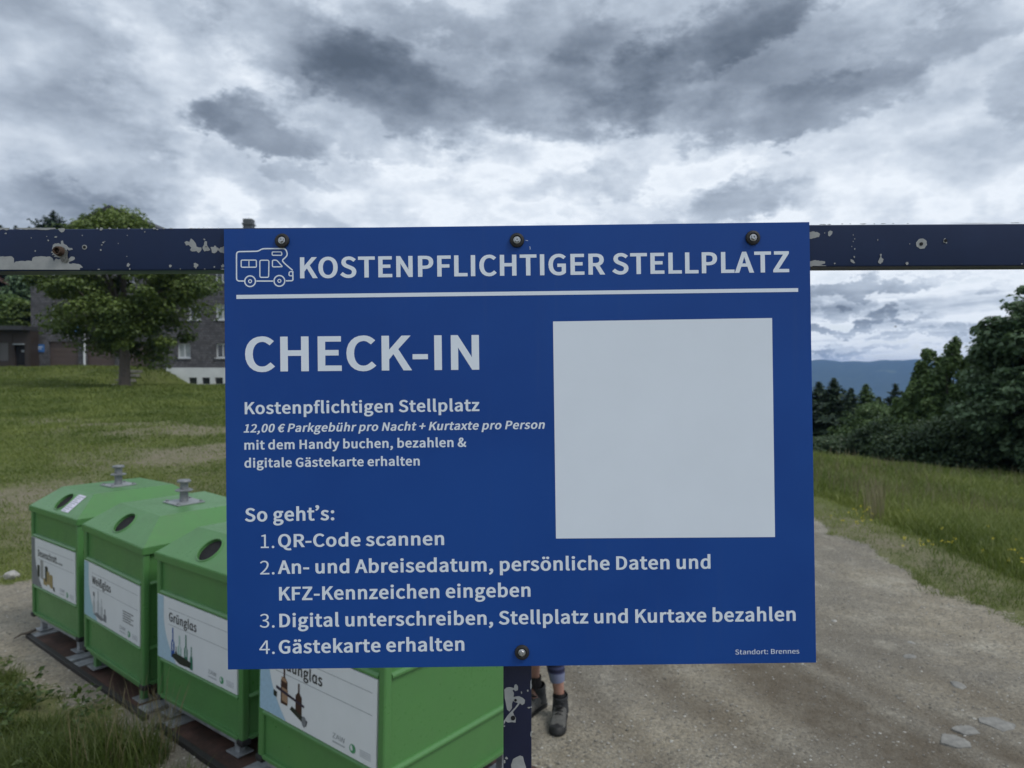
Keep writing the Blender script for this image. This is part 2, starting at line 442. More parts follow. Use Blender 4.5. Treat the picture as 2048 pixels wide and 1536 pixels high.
# ------------------------------------------------------------------ terrain
def height(x, y):
    x = np.asarray(x, float); y = np.asarray(y, float)
    s = np.maximum(y - 6.0, 0)
    rise = 0.044 * (np.sqrt(s * s + 1.5) - 1.2247)
    wl = 1 - sstep(-1.5, 7.0 + 1.1 * np.maximum(y - 27, 0), x + 0.05 * np.maximum(y - 20, 0))
    hill = np.where(y > 62, 0.05 * (y - 62), 0)
    left = np.minimum(rise + hill, 40) * wl
    bank = (sstep(47.0, 51.5, y) * 0.55 * (1 - sstep(-28.5, -26.0, x)) - 1.25 * sstep(40.5, 47.0, y) * sstep(-27.2, -24.0, x + 0.12 * (56 - y))) * wl
    right = -0.115 * np.maximum(x - 4.6, 0) * sstep(4.3, 6.5, x) + 0.06 * sstep(4.3, 5.0, x) * (1 - sstep(5.0, 8.0, x))
    t = np.maximum(y - 21.5, 0)
    fall = -0.125 * (np.sqrt(t * t + 4) - 2) * sstep(-2, 6, x)
    z = left + bank + right + fall
    far = np.hypot(x, y)
    z = np.where(far > 60, np.maximum(z, -150 + 0 * z), z)
    z = z + 0.05 * (fbm(x, y, 2.2, 3, 5) - 0.5) + 0.25 * (fbm(x, y, 11, 2, 9) - 0.5) * sstep(8, 20, far)
    # wheel ruts on the track
    z = z - 0.02 * track(x, y)
    return z

def track(x, y):
    """darker, slightly sunken wheel lines of the gravel track"""
    x = np.asarray(x, float); y = np.asarray(y, float)
    c = 0
    for k, (x0, w, a) in enumerate([(2.10, 0.30, 0.95), (2.80, 0.13, 0.8), (1.45, 0.20, 0.8), (0.75, 0.12, 0.4), (3.4, 0.22, 0.45), (2.45, 0.07, 0.6)]):
        xc = x0 - 0.36 * (y - 4.2) + 0.28 * (fbm(y + k * 9, y * 0 + k, 1.8, 3, 30 + k) - 0.5)
        c = c + a * np.exp(-((x - xc) / w) ** 2) * (0.35 + 1.1 * fbm(x * 1.6, y, 0.9, 4, 70 + k))
    return np.clip(c * 1.25, 0, 1) * (1 - sstep(10, 18, y))

def gravel_mask(x, y):
    x = np.asarray(x, float); y = np.asarray(y, float)
    n = fbm(x, y, 1.3, 4, 21) - 0.5; n2 = fbm(x, y, 0.28, 3, 22) - 0.5
    road = 1 - sstep(-0.28, 0.34, x - (4.45 - 0.03 * (y - 6)) + 0.9 * n + 0.5 * n2)
    leftb = sstep(-0.5, 0.5, (x + 1.6) + (7.3 - y) * 1.1 + 1.2 * n) 
    nearl = 1 - sstep(-0.35, 0.35, -(y - (4.92 - 0.62 * (x + 3.56))) + 1.0 * n + 0.5 * n2)
    nearl = np.where(x > -0.6, 1, nearl)
    back = np.where(x > -1.0, 1.0, 1 - sstep(-0.6, 0.6, y - 7.6 - 0.25 * (x + 4) + 2.0 * n + 0.8 * n2))
    far = 1 - sstep(17, 22, y + 3 * n)
    return np.clip(road * nearl * back * far, 0, 1)

def dry_mask(x, y):
    n = fbm(x, y, 2.0, 4, 51)
    d = 0.62 * np.exp(-(((x + 6.2) / 3.6) ** 2 + ((y - 14.5) / 4.2) ** 2)) * 1.3
    d = d + 0.9 * np.exp(-(((x + 11.5) / 6.0) ** 2 + ((y - 20.5 + 0.3 * (x + 11)) / 1.6) ** 2))
    d = d + 0.8 * np.exp(-(((x + 5.5) / 1.6) ** 2 + ((y - 8.6) / 0.8) ** 2)) + 0.6 * np.exp(-(((x + 8.2) / 1.2) ** 2 + ((y - 11.3) / 0.5) ** 2))
    d = d + 0.55 * np.exp(-((x - 4.75) / 0.5) ** 2) * (y < 14)
    d = d + 0.3 * sstep(0.58, 0.75, fbm(x, y, 4.0, 3, 88)) * (x < 0)
    d = d * (0.25 + 1.4 * sstep(0.38, 0.66, n))
    d = d + 0.85 * (x < -1.0) * (1 - sstep(5.4, 6.4, y)) * (0.3 + 1.0 * sstep(0.35, 0.6, fbm(x, y, 0.5, 3, 66)))
    return np.clip(d, 0, 1)

def spaced(a, b, fa, fb, d0, g, dmax):
    """coordinates dense (d0) on [fa, fb], growing by g outside up to dmax"""
    mid = list(np.arange(fa, fb + 1e-6, d0)); up = []; v = mid[-1]; d = d0
    while v < b: d = min(d * g, dmax); v += d; up.append(v)
    dn = []; v = mid[0]; d = d0
    while v > a: d = min(d * g, dmax); v -= d; dn.append(v)
    return np.array(dn[::-1] + mid + up)

def build_ground():
    xs = spaced(-900, 900, -7.0, 7.0, 0.06, 1.045, 24); ys = spaced(-300, 900, 2.6, 11.0, 0.06, 1.04, 24)
    X, Y = np.meshgrid(xs, ys); x = X.ravel(); y = Y.ravel()
    z = height(x, y); g = gravel_mask(x, y)
    near = (1 - sstep(9, 14, y)) * (np.abs(x) < 8)
    z = z + near * (0.010 * (fbm(x, y, 0.22, 3, 3) - 0.5) + 0.006 * (vnoise(x, y, 0.07, 4) - 0.5) * g)
    nx, ny = len(xs), len(ys)
    i = np.arange(nx * ny).reshape(ny, nx)
    F = np.stack([i[:-1, :-1].ravel(), i[:-1, 1:].ravel(), i[1:, 1:].ravel(), i[1:, :-1].ravel()], 1)
    A = dict(gravel=g, dry=dry_mask(x, y), track=track(x, y))
    fg = g[F].mean(1)
    for name, sel in (('ground', fg <= 0.5), ('gravel_road', fg > 0.5)):
        f = F[sel]; used = np.unique(f); mp = np.full(nx * ny, -1, np.int64); mp[used] = np.arange(len(used))
        me = fast_mesh(name, np.stack([x, y, z], 1)[used], mp[f], True, {k: v[used] for k, v in A.items()})
        link(name, me, M['ground'], kind='structure')
build_ground()

def hills_mat():
    m, T = material('wooded_hills')
    c = T.coord('Object')
    n = T.noise(c, 0.004, 8, 0.6); f = T.noise(c, 0.03, 6, 0.7)
    base = T.ramp(f, [(0.35, (0.016, 0.032, 0.014)), (0.65, (0.045, 0.070, 0.026))])
    base = T.mix(T.mr(n, 0.60, 0.70, 0, 0.7), base, (0.13, 0.16, 0.06))
    T.put(T.b.inputs['Base Color'], base); T.b.inputs['Roughness'].default_value = 0.95
    return m
def build_hills():
    na, nr = 420, 110
    az = np.linspace(R(-75), R(75), na); rr = np.geomspace(700, 9000, nr)
    A, RR = np.meshgrid(az, rr); x = (RR * np.sin(A)).ravel(); y = (RR * np.cos(A)).ravel(); r = RR.ravel(); a = A.ravel()
    base = -190 + 40 * (fbm(x, y, 900, 4, 2) - 0.5)
    # mountain wall about six kilometres away, lower green ridge in front of it
    crest = 2.2 + 6200 / 1420 * (13 + 26 * (fbm(np.degrees(a) * 1.0 + 40, a * 0, 6.0, 3, 8) - 0.45) + 8 * (fbm(np.degrees(a), a * 0, 1.3, 3, 4) - 0.5))
    w = np.exp(-((r - 6200) / 1300) ** 2)
    spur = (fbm(x, y, 1500, 4, 14) - 0.5) * 120
    z = base * (1 - w) + (crest + spur * (1 - w)) * w
    w2 = np.exp(-((r - 3300) / 600) ** 2)
    z = z + w2 * (70 + 90 * (fbm(np.degrees(a), a * 0, 5.0, 3, 18) - 0.5)) + (fbm(x, y, 260, 3, 6) - 0.5) * 22
    z = np.where(r > 6200, np.minimum(z, crest), z)
    i = np.arange(na * nr).reshape(nr, na)
    F = np.stack([i[:-1, :-1].ravel(), i[:-1, 1:].ravel(), i[1:, 1:].ravel(), i[1:, :-1].ravel()], 1)
    me = fast_mesh('hills', np.stack([x, y, z], 1), F, True)
    link('hills', me, hills_mat(), kind='structure')
build_hills()

# haze: one even body of air round everything, sky outside
def build_haze():
    m = bpy.data.materials.new('haze'); m.use_nodes = True
    T = NT(m.node_tree); T.n.clear()
    out = T.new('ShaderNodeOutputMaterial'); pv = T.new('ShaderNodeVolumePrincipled')
    pv.inputs['Color'].default_value = (0.26, 0.50, 1.0, 1); pv.inputs['Density'].default_value = HAZE
    pv.inputs['Anisotropy'].default_value = 0.0
    T.l.new(pv.outputs[0], out.inputs['Volume'])
    b = MB(); b.box((0, 4300, -70), (18600, 9700, 360)); o = b.build('haze', m); o['kind'] = 'stuff'
HAZE = 1.15e-4
build_haze()

# ------------------------------------------------------------------ buildings (left background)
def shingle_mat(name, dark, light, sx=3.2, sz=6.5):
    m, T = material(name)
    c = T.coord('Object'); x, y, z = T.xyz(c)
    br = T.new('ShaderNodeTexBrick', offset=0.5); T.put(br.inputs['Vector'], T.cxyz(T.m('ADD', x, y), z, 0.0))
    br.inputs['Scale'].default_value = 1.0; br.inputs['Brick Width'].default_value = 1 / sx; br.inputs['Row Height'].default_value = 1 / sz
    br.inputs['Mortar Size'].default_value = 0.016; br.inputs['Mortar Smooth'].default_value = 0.3
    br.inputs['Color1'].default_value = (0, 0, 0, 1); br.inputs['Color2'].default_value = (1, 1, 1, 1); br.inputs['Mortar'].default_value = (0.5, 0.5, 0.5, 1)
    br.inputs['Bias'].default_value = 0.0
    v = T.xyz(br.outputs['Color'])[0]
    n = T.noise(c, 0.6, 5, 0.6); f = T.noise(c, 9, 4, 0.6)
    k = T.m('ADD', T.m('MULTIPLY', v, 0.42), T.m('MULTIPLY', n, 0.6))
    base = T.mix(T.mr(k, 0.1, 0.95), dark, light)
    base = T.mix(T.m('MULTIPLY', br.outputs['Fac'], 0.8), base, tuple(q * 0.3 for q in dark))
    base = T.mix(T.mr(f, 0.4, 0.7, 0, 0.3), base, dark)
    T.put(T.b.inputs['Base Color'], base); T.b.inputs['Roughness'].default_value = 0.85
    rz = T.m('FRACT', T.m('MULTIPLY', z, sz))
    T.put(T.b.inputs['Normal'], T.bump(T.m('SUBTRACT', T.m('SUBTRACT', 1.0, rz), T.m('MULTIPLY', br.outputs['Fac'], 0.7)), 0.8, 0.03))
    return m
M['shingle'] = shingle_mat('weathered_shingles', (0.052, 0.051, 0.056), (0.135, 0.132, 0.142), 4.6, 5.2)
M['render_white'] = plain('white_render', (0.60, 0.62, 0.62), 0.85, var=0.08, scale=1.5)
M['frame_white'] = plain('window_white', (0.62, 0.64, 0.66), 0.5, var=0.03)
M['glass'] = plain('window_glass', (0.03, 0.035, 0.04), 0.08, var=0.1, spec=0.8)
M['curtain'] = plain('curtain_glass', (0.30, 0.33, 0.33), 0.35, var=0.15, scale=3)
M['brown_door'] = plain('brown_door_paint', (0.085, 0.06, 0.052), 0.55, var=0.1, scale=2)
M['roof_dark'] = plain('dark_roofing', (0.035, 0.037, 0.042), 0.75, var=0.25, scale=4)
M['roof_red'] = plain('reddish_roofing', (0.16, 0.085, 0.07), 0.8, var=0.2, scale=3)
M['timber'] = plain('dark_timber', (0.035, 0.026, 0.022), 0.7, var=0.25, scale=3)
M['timber2'] = plain('brown_timber', (0.075, 0.05, 0.038), 0.7, var=0.25, scale=3)
M['blue_notice'] = plain('blue_notice', (0.05, 0.16, 0.42), 0.5)
M['chimney'] = plain('chimney_metal', (0.085, 0.095, 0.10), 0.6, 0.2, var=0.2, scale=5)

YB = 56.0                                  # facade of the shingled inn
def bx(px): return (px - 1024) / 1420 * YB
def bz(py): return 2.2 + (745 - py) / 1420 * YB

def wall_grid(mb, x0, x1, z0, z1, holes, y, depth):
    xs = sorted({x0, x1, *[h[0] for h in holes], *[h[1] for h in holes]}); zs = sorted({z0, z1, *[h[2] for h in holes], *[h[3] for h in holes]})
    for a, b in zip(xs, xs[1:]):
        for c, d in zip(zs, zs[1:]):
            mx, mz = (a + b) / 2, (c + d) / 2
            if any(h[0] < mx < h[1] and h[2] < mz < h[3] for h in holes): continue
            mb.poly([(a, y, c), (b, y, c), (b, y, d), (a, y, d)])
    for h in holes:
        a, b, c, d = h
        mb.poly([(a, y, c), (a, y + depth, c), (a, y + depth, d), (a, y, d)]); mb.poly([(b, y, c), (b, y, d), (b, y + depth, d), (b, y + depth, c)])
        mb.poly([(a, y, d), (a, y + depth, d), (b, y + depth, d), (b, y, d)]); mb.poly([(a, y, c), (b, y, c), (b, y + depth, c), (a, y + depth, c)])

def add_window(parent, x0, x1, z0, z1, y, pane='glass', mull=True, sill=True):
    w = 0.10
    f = MB()
    f.box(((x0 + x1) / 2, y + 0.05, z0 + w / 2), (x1 - x0, 0.10, w)); f.box(((x0 + x1) / 2, y + 0.05, z1 - w / 2), (x1 - x0, 0.10, w))
    f.box((x0 + w / 2, y + 0.05, (z0 + z1) / 2), (w, 0.10, z1 - z0 - 2 * w)); f.box((x1 - w / 2, y + 0.05, (z0 + z1) / 2), (w, 0.10, z1 - z0 - 2 * w))
    if mull: f.box(((x0 + x1) / 2, y + 0.045, (z0 + z1) / 2), (0.07, 0.09, z1 - z0 - 2 * w))
    win = f.build('window', M['frame_white'], parent)
    p = MB(); p.box(((x0 + x1) / 2, y + 0.085, (z0 + z1) / 2), (x1 - x0 - 2 * w, 0.02, z1 - z0 - 2 * w)); p.build('pane', M[pane], win)
    if sill:
        s = MB(); s.box(((x0 + x1) / 2, y - 0.10, z0 - 0.03), (x1 - x0 + 0.14, 0.30, 0.06)); s.build('sill', M['frame_white'], win)

def build_inn():
    t = thing('shingled_inn', 'large dark grey shingled house with white windows and garage doors behind the maple', 'house', Matrix.Translation((bx(240), YB, 2.6)))
    inv = t.matrix_world.inverted()
    L = lambda v: v
    x0, xg, x1 = bx(63), bx(405), bx(760)
    zb, ze, zlow = bz(735), bz(503), bz(775) - 0.6
    rows = [(bz(716), bz(687)), (bz(640), bz(609)), (bz(566), bz(536))]
    cols = [(105, 128), (176, 200), (246, 270), (310, 334), (378, 402), (432, 458), (500, 526), (570, 596), (640, 666)]
    holes = []; wins = []
    for ri, (za, zc) in enumerate(rows):
        for ci, (a, b) in enumerate(cols):
            if ri == 0 and ci < 4: continue
            if ri == 0 and ci == 4: a, b = 355, 381
            if ri == 2 and ci in (1, 3): continue
            off = 0.0
            h = (bx(a), bx(b), za, zc)
            holes.append(h); wins.append((h, 'curtain' if (ri, ci) in ((0, 4), (1, 5), (2, 4)) else 'glass'))
    gar = [(98, 157), (173, 230), (240, 306)]
    gh = [(bx(a), bx(b), bz(732.5), bz(683)) for a, b in gar]
    mb = MB(); wall_grid(mb, x0, x1, zb - 0.4, ze, holes + gh, 0, 0.35)
    # gable over the left part, side walls, back
    mb.poly([(x0, 0, ze), (xg, 0, ze), ((x0 + xg) / 2, 0, ze + (xg - x0) / 2 * 0.47)])
    D = 13.0
    mb.poly([(x0, 0, zb - 0.4), (x0, 0, ze), (x0, D, ze), (x0, D, zb - 0.4)]); mb.poly([(x1, 0, zb - 0.4), (x1, 0, ze), (x1, D, ze), (x1, D, zb - 0.4)])
    mb.poly([(x0, D, zb - 0.4), (x0, D, ze), (x1, D, ze), (x1, D, zb - 0.4)])
    wall = mb.build('wall', M['shingle'], t)
    wall.matrix_local = Matrix.Translation(Vector((0, YB, 0)) - t.matrix_world.translation)
    off = Matrix.Translation(Vector((0, YB, 0)) - Vector((bx(240), YB, 2.6)))
    def P(o): o.matrix_local = off; return o
    for h, kind in wins:
        n = len(t.children)
        add_window(t, *h, 0.16, kind)
    for h in gh:
        g = MB(); a, b, c, d = h
        g.box(((a + b) / 2, 0.22, (c + d) / 2), (b - a - 0.02, 0.08, d - c - 0.02))
        for k in range(1, 5): g.box(((a + b) / 2, 0.172, c + (d - c) * k / 5), (b - a - 0.06, 0.02, 0.03))
        g.build('garage_door', M['brown_door'], t)
    # lower plastered storey on the downhill side with cellar windows
    lw = MB(); cw = [(bx(a), bx(b), bz(768), bz(755)) for a, b in ((379, 395), (405, 421), (431, 447), (457, 473), (500, 516), (560, 576))]
    wall_grid(lw, bx(330), x1 + 0.0, zlow, bz(735.5), cw, -0.12, 0.3)
    lw.poly([(bx(330), -0.12, zlow), (bx(330), 0.3, zlow), (bx(330), 0.3, bz(735.5)), (bx(330), -0.12, bz(735.5))])
    lw.poly([(bx(330), -0.12, bz(735.5)), (x1, -0.12, bz(735.5)), (x1, 0.0, bz(735.5)), (bx(330), 0.0, bz(735.5))])
    lw.build('plinth', M['render_white'], t)
    for h in cw: 
        p = MB(); p.box(((h[0] + h[1]) / 2, 0.10, (h[2] + h[3]) / 2), (h[1] - h[0] - 0.01, 0.04, h[3] - h[2] - 0.01)); p.build('cellar_window', M['glass'], t)
    # roof: gabled wing towards the viewer and a long lower ridge
    xm = (x0 + xg) / 2; zr = ze + (xg - x0) / 2 * 0.47; ov = 0.7
    r = MB(); th = 0.22
    for s, xe in ((-1, x0), (1, xg)):
        a = Vector((xm, 0, zr)); b = Vector((xe + s * ov, 0, ze - 0.5 * ov))
        n = Vector((s * 0.447, 0, 0.894)) * th
        q = [(a.x, a.z), (b.x, b.z), (b.x + n.x, b.z + n.z), (a.x, a.z + th * 1.12)]
        r.prism(q if s < 0 else q[::-1], -0.9, D + 0.5, 'y')
    zr2 = ze + 1.1
    r.prism([(-0.6, ze - 0.25), (D / 2, zr2), (D + 0.6, ze - 0.25), (D + 0.6, ze - 0.05), (D / 2, zr2 + 0.22), (-0.6, ze - 0.05)], xg + 0.9, x1 + 0.5, 'x')
    roof = r.build('roof', M['roof_dark'], t)
    ch = MB(); cx = (499.5 - 1024) / 1420 * (YB + 3.0); ch.box((cx, 3.0, (zr2 + bz(435)) / 2 + 0.0), (0.72, 0.72, bz(438) - zr2 + 1.0)); ch.box((cx, 3.0, bz(434.5)), (0.86, 0.86, 0.12)); ch.build('chimney', M['chimney'], roof)
    # drainpipe, notices and stair edge
    d = MB(); d.tube([(bx(170.5), -0.08, bz(730)), (bx(170.5), -0.08, bz(640))], 0.09, 8); d.build('drainpipe', M['frame_white'], t)
    s = MB(); s.prism([(bx(306), bz(727)), (bx(366), bz(766)), (bx(366), bz(771)), (bx(306), bz(733))], -0.65, -0.15, 'y'); s.build('sloping_kerb', M['roof_dark'], t)
    s = MB(); s.box((bx(156.5), -0.03, bz(659)), (0.35, 0.04, 0.5)); s.build('wall_plate', M['blue_notice'], t)
    for c in t.children: c.matrix_local = off
    # notices on the wall (things of their own)
    for nm, a, b, c, d_, mt, lb in (('notice_board', 73.5, 90, 689, 704, 'blue_notice', 'blue notice board on the shingled wall left of the garage door'),
                                    ('notice_board', 64.5, 71.5, 690, 702, 'print_white', 'small pale notice board at the corner of the shingled house')):
        q = MB(); q.box((0, 0, 0), (bx(b) - bx(a), 0.05, bz(c) - bz(d_)), bev=0.006)
        root = thing(nm, lb, 'notice board', Matrix.Translation(((bx(a) + bx(b)) / 2, YB - 0.04, (bz(c) + bz(d_)) / 2)))
        q.build('board', M[mt], root)
        for zz, ww, hh in ((0.1, 0.6, 0.07), (-0.06, 0.4, 0.05)):
            f = MB(); f.box((0, -0.028, zz), ((bx(b) - bx(a)) * ww, 0.006, hh)); f.build('print_line', M['letter'] if mt == 'blue_notice' else M['inkgrey'], root)
build_inn()

def build_low_house():
    Y0 = 55.0
    X = lambda px: (px - 1024) / 1420 * Y0
    Z = lambda py: 2.2 + (745 - py) / 1420 * Y0
    t = thing('low_timber_shed', 'low dark timber outbuilding with flat roof against the shingled house', 'outbuilding', Matrix.Translation((X(20), Y0, Z(730))))
    off = Matrix.Translation(-Vector((X(20), 0, Z(730))))
    w = MB(); holes = [(X(29), X(50), Z(731), Z(690)), (X(-6), X(17), Z(722), Z(684))]
    wall_grid(w, X(-60), X(61.3), Z(745), Z(661), holes, 0, 0.4)
    w.poly([(X(61.3), 0, Z(745)), (X(61.3), 0, Z(661)), (X(61.3), 6, Z(661)), (X(61.3), 6, Z(745))])
    w.poly([(X(-60), 0, Z(745)), (X(-60), 6, Z(745)), (X(-60), 6, Z(661)), (X(-60), 0, Z(661))])
    w.build('wall', M['timber'], t, mw=off)
    for k in range(22):
        b = MB(); xx = X(-58 + k * 5.45)
        if any(h[0] - 0.1 < xx < h[1] + 0.1 for h in holes): continue
        b.box((xx, -0.02, (Z(735) + Z(663)) / 2), (0.17, 0.03, Z(663) - Z(735))); b.build('board', M['timber2'] if k % 3 else M['timber'], t, mw=off)
    r = MB(); r.box(((X(-60) + X(62)) / 2, 2.7, Z(657)), (X(62) - X(-60) , 7.2, 0.32)); r.build('roof', M['roof_dark'], t, mw=off)
    d = MB(); d.box((X(39.5), 0.24, Z(710)), (X(49.6) - X(29.4), 0.06, Z(690) - Z(730.5))); dd = d.build('door', M['void'], t, mw=off)
    l = MB(); l.box((X(39.5), -0.06, Z(688.5)), (0.9, 0.10, 0.10)); l.build('lintel', M['inkgrey'], t, mw=off)
    p = MB(); p.box((X(5.5), 0.2, Z(703)), (X(16.6) - X(-5.6), 0.05, Z(684.5) - Z(721.5))); p.build('window_shutter', plain('grey_shutter', (0.11, 0.105, 0.105), 0.6), t, mw=off)
    lg = MB(); lg.box((X(43), 0.19, Z(702)), (0.22, 0.02, 0.16)); lg.build('door_plate', M['inkgrey'], dd)
build_low_house()

def build_far_house():
    Y0 = 82.0
    X = lambda px: (px - 1024) / 1420 * Y0
    Z = lambda py: 2.2 + (745 - py) / 1420 * Y0
    t = thing('chalet', 'distant chalet with reddish brown roof above the green bushes at the far left', 'house', Matrix.Translation((X(-10), Y0, Z(610))))
    off = Matrix.Translation(-Vector((X(-10), 0, Z(610))))
    w = MB(); w.box(((X(-60) + X(23)) / 2, 4, (Z(670) + Z(574)) / 2), (X(23) - X(-60), 8, Z(574) - Z(670))); w.build('wall', M['timber2'], t, mw=off)
    r = MB(); r.prism([(X(42), Z(577)), (X(-19), Z(549)), (X(-80), Z(577)), (X(-80), Z(574)), (X(-19), Z(545)), (X(42), Z(573.5))], -1.2, 9, 'y'); r.build('roof', M['roof_red'], t, mw=off)
    add_window(t, X(5), X(11), Z(588), Z(577.5), -0.12, 'curtain', True, False); t.children[-1]
    for c in t.children: c.matrix_local = off
    p = MB(); p.box((X(26), -0.5, Z(592)), (X(34) - X(18), 1.0, 0.5)); p.build('balcony', M['frame_white'], t, mw=off)
build_far_house()

M['step_stone'] = plain('mossy_step', (0.16, 0.155, 0.13), 0.9, var=0.3, scale=3)
def build_steps():
    t = thing('stone_steps', 'worn stone steps in the grass bank right of the maple trunk', 'steps', Matrix.Translation((-27.6, 52.2, 1.7)))
    for k in range(6):
        y = 46.3 + k * 0.95; x = -26.2 - 0.28 * k
        z = float(height(x, y)) + 0.06
        b = MB(); b.box((x + 27.6, y - 52.2, z - 1.7), (1.9 - 0.1 * (k % 2), 0.55, 0.20), Euler((0, 0, R(4 * (k % 3 - 1)))).to_matrix(), bev=0.03); b.build('step', M['step_stone'], t)
build_steps()

# ------------------------------------------------------------------ plants
def leaves_mesh(name, centers, normals, size, aspect=1.5, tint=None, bend=0.25):
    """diamond leaves, two triangles each, folded along the midrib"""
    n = len(centers)
    a = normals / np.linalg.norm(normals, axis=1, keepdims=True)
    r = rng.normal(size=(n, 3)); u = np.cross(a, r); u /= np.linalg.norm(u, axis=1, keepdims=True); v = np.cross(a, u)
    s = size[:, None] if hasattr(size, '__len__') else size
    p0 = centers - u * s * 0.5 * aspect; p2 = centers + u * s * 0.5 * aspect
    p1 = centers + v * s * 0.5 + a * s * bend; p3 = centers - v * s * 0.5 + a * s * bend
    V = np.stack([p0, p1, p2, p3], 1).reshape(-1, 3)
    i = np.arange(n)[:, None] * 4
    F = np.concatenate([i + [0, 1, 2], i + [0, 2, 3]], 0)
    t = rng.random(n) if tint is None else tint
    return fast_mesh(name, V, F, False, dict(tint=np.repeat(t, 4)))

def spire_points(n_clump, per, rad, clump_r, g):
    # several upright leaders of unequal height: a ragged, pointed crown
    pts, nrm, tint, cl = [], [], [], []
    nl = 5
    for k in range(nl):
        a = g.random() * 6.28; r = rad[0] * (0.0 if k == 0 else 0.35 + 0.35 * g.random())
        lx, ly = r * math.cos(a), r * math.sin(a); top = 1.0 if k == 0 else 0.45 + 0.45 * g.random()
        for _ in range(n_clump // nl):
            f = g.random() ** 0.8; z = -1 + (1 + top) * f
            sp = rad[0] * 0.75 * (1 - f) ** 0.6 * g.random() ** 0.5; b = g.random() * 6.28
            q = np.array([lx * (1.1 - 0.3 * f) + sp * math.cos(b), ly * (1.1 - 0.3 * f) + sp * math.sin(b), z * rad[2]])
            m = int(per * (0.6 + 0.8 * g.random())); cr = clump_r * (0.45 + 0.75 * (1 - f * 0.6))
            o = g.normal(size=(m, 3)); o /= np.linalg.norm(o, axis=1, keepdims=True)
            off = o * (g.random((m, 1)) ** 0.5) * cr * np.array([0.8, 0.8, 1.05])
            pts.append(q + off); nrm.append(o * 0.8 + [0, 0, 0.5] + 0.6 * g.normal(size=(m, 3)))
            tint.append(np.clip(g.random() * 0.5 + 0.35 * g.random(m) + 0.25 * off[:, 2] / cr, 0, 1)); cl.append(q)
    return np.concatenate(pts), np.concatenate(nrm), np.concatenate(tint), np.array(cl)

def crown_points(n_clump, per, rad, clump_r, shape='round', seed=0, shell=0.55):
    g = np.random.default_rng(seed)
    if shape == 'spires': return spire_points(n_clump, per, rad, clump_r, g)
    d = g.normal(size=(n_clump * 3, 3)); d /= np.linalg.norm(d, axis=1, keepdims=True)
    k = shell + (1 - shell) * g.random(len(d)) ** 0.6
    if shape == 'dome': d[:, 2] = np.where(d[:, 2] < -0.55, -d[:, 2] * 0.6, d[:, 2])
    c = d[:n_clump] * k[:n_clump, None]
    lump = 1 + 0.22 * (fbm(np.degrees(np.arctan2(c[:, 1], c[:, 0])) / 40 + 10, c[:, 2] * 2 + seed, 1.0, 3, seed) - 0.5) * 2
    if shape == 'tall':                     # ragged column of upright tops
        wv = 1 - 0.55 * np.clip(c[:, 2], 0, 1) ** 1.5
        c[:, 0] *= wv; c[:, 1] *= wv
    if shape == 'egg':
        wv = 1 - 0.42 * np.clip(c[:, 2] - 0.1, 0, 1) / 0.9
        c[:, 0] *= wv; c[:, 1] *= wv
        c[:, 0] -= 0.13 * np.clip(c[:, 2], 0, 1)
    c = c * lump[:, None] * np.array(rad)
    pts = []; nrm = []; tint = []
    for q in c:
        m = int(per * (0.6 + 0.8 * g.random()))
        cr = clump_r * (0.6 + 0.8 * g.random())
        o = g.normal(size=(m, 3)); o /= np.linalg.norm(o, axis=1, keepdims=True)
        rr = g.random((m, 1)) ** 0.45
        off = o * rr * cr * np.array([1.15, 1.15, 0.62])
        pts.append(q + off)
        nrm.append(o * 0.6 + np.array([0, 0, 0.9]) + 0.4 * g.normal(size=(m, 3)))
        base = g.random() * 0.5
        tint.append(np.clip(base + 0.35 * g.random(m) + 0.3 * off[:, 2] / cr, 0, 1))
    return np.concatenate(pts), np.concatenate(nrm), np.concatenate(tint), c

def broadleaf(name, label, x, y, h, rad, cz, n_clump, per, clump_r, leaf, mat, seed, shape='round', trunk_r=0.18, group=None, z=None, shell=0.55):
    z0 = float(height(x, y)) - 0.05 if z is None else z
    t = thing(name, label, 'tree', Matrix.Translation((x, y, z0)), group)
    P, Nn, tint, cl = crown_points(n_clump, per, rad, clump_r, shape, seed, shell)
    P = P + np.array([0, 0, cz]); cl = cl + np.array([0, 0, cz])
    keep = P[:, 2] > 0.25
    g = np.random.default_rng(seed + 5)
    sz = leaf * (0.6 + 0.8 * g.random(keep.sum()))
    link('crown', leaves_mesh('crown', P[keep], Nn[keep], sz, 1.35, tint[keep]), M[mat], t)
    b = MB(); r = random.Random(seed)
    top = cz + rad[2] * 0.45
    path = [(0, 0, 0), (0.02, 0.0, cz * 0.25), (r.uniform(-.08, .08), 0.03, cz * 0.6), (r.uniform(-.15, .15), 0.05, top)]
    b.tube([(0, 0, -0.15), (0, 0, 0.1)], [trunk_r * 1.5, trunk_r * 1.15], 10)
    b.tube(path, [trunk_r * 1.15, trunk_r * 0.95, trunk_r * 0.7, trunk_r * 0.2], 10)
    for k in range(min(16, len(cl))):
        q = cl[int(r.random() * len(cl))]
        s = Vector((0.02, 0.02, cz * (0.35 + 0.4 * r.random())))
        mid = s.lerp(Vector(q), 0.5) + Vector((r.uniform(-.2, .2), r.uniform(-.2, .2), r.uniform(0, .3)))
        b.tube([s, mid, Vector(q)], [trunk_r * 0.42, trunk_r * 0.25, trunk_r * 0.06], 6)
    b.build('trunk', M['bark'], t, smooth=True)
    return t

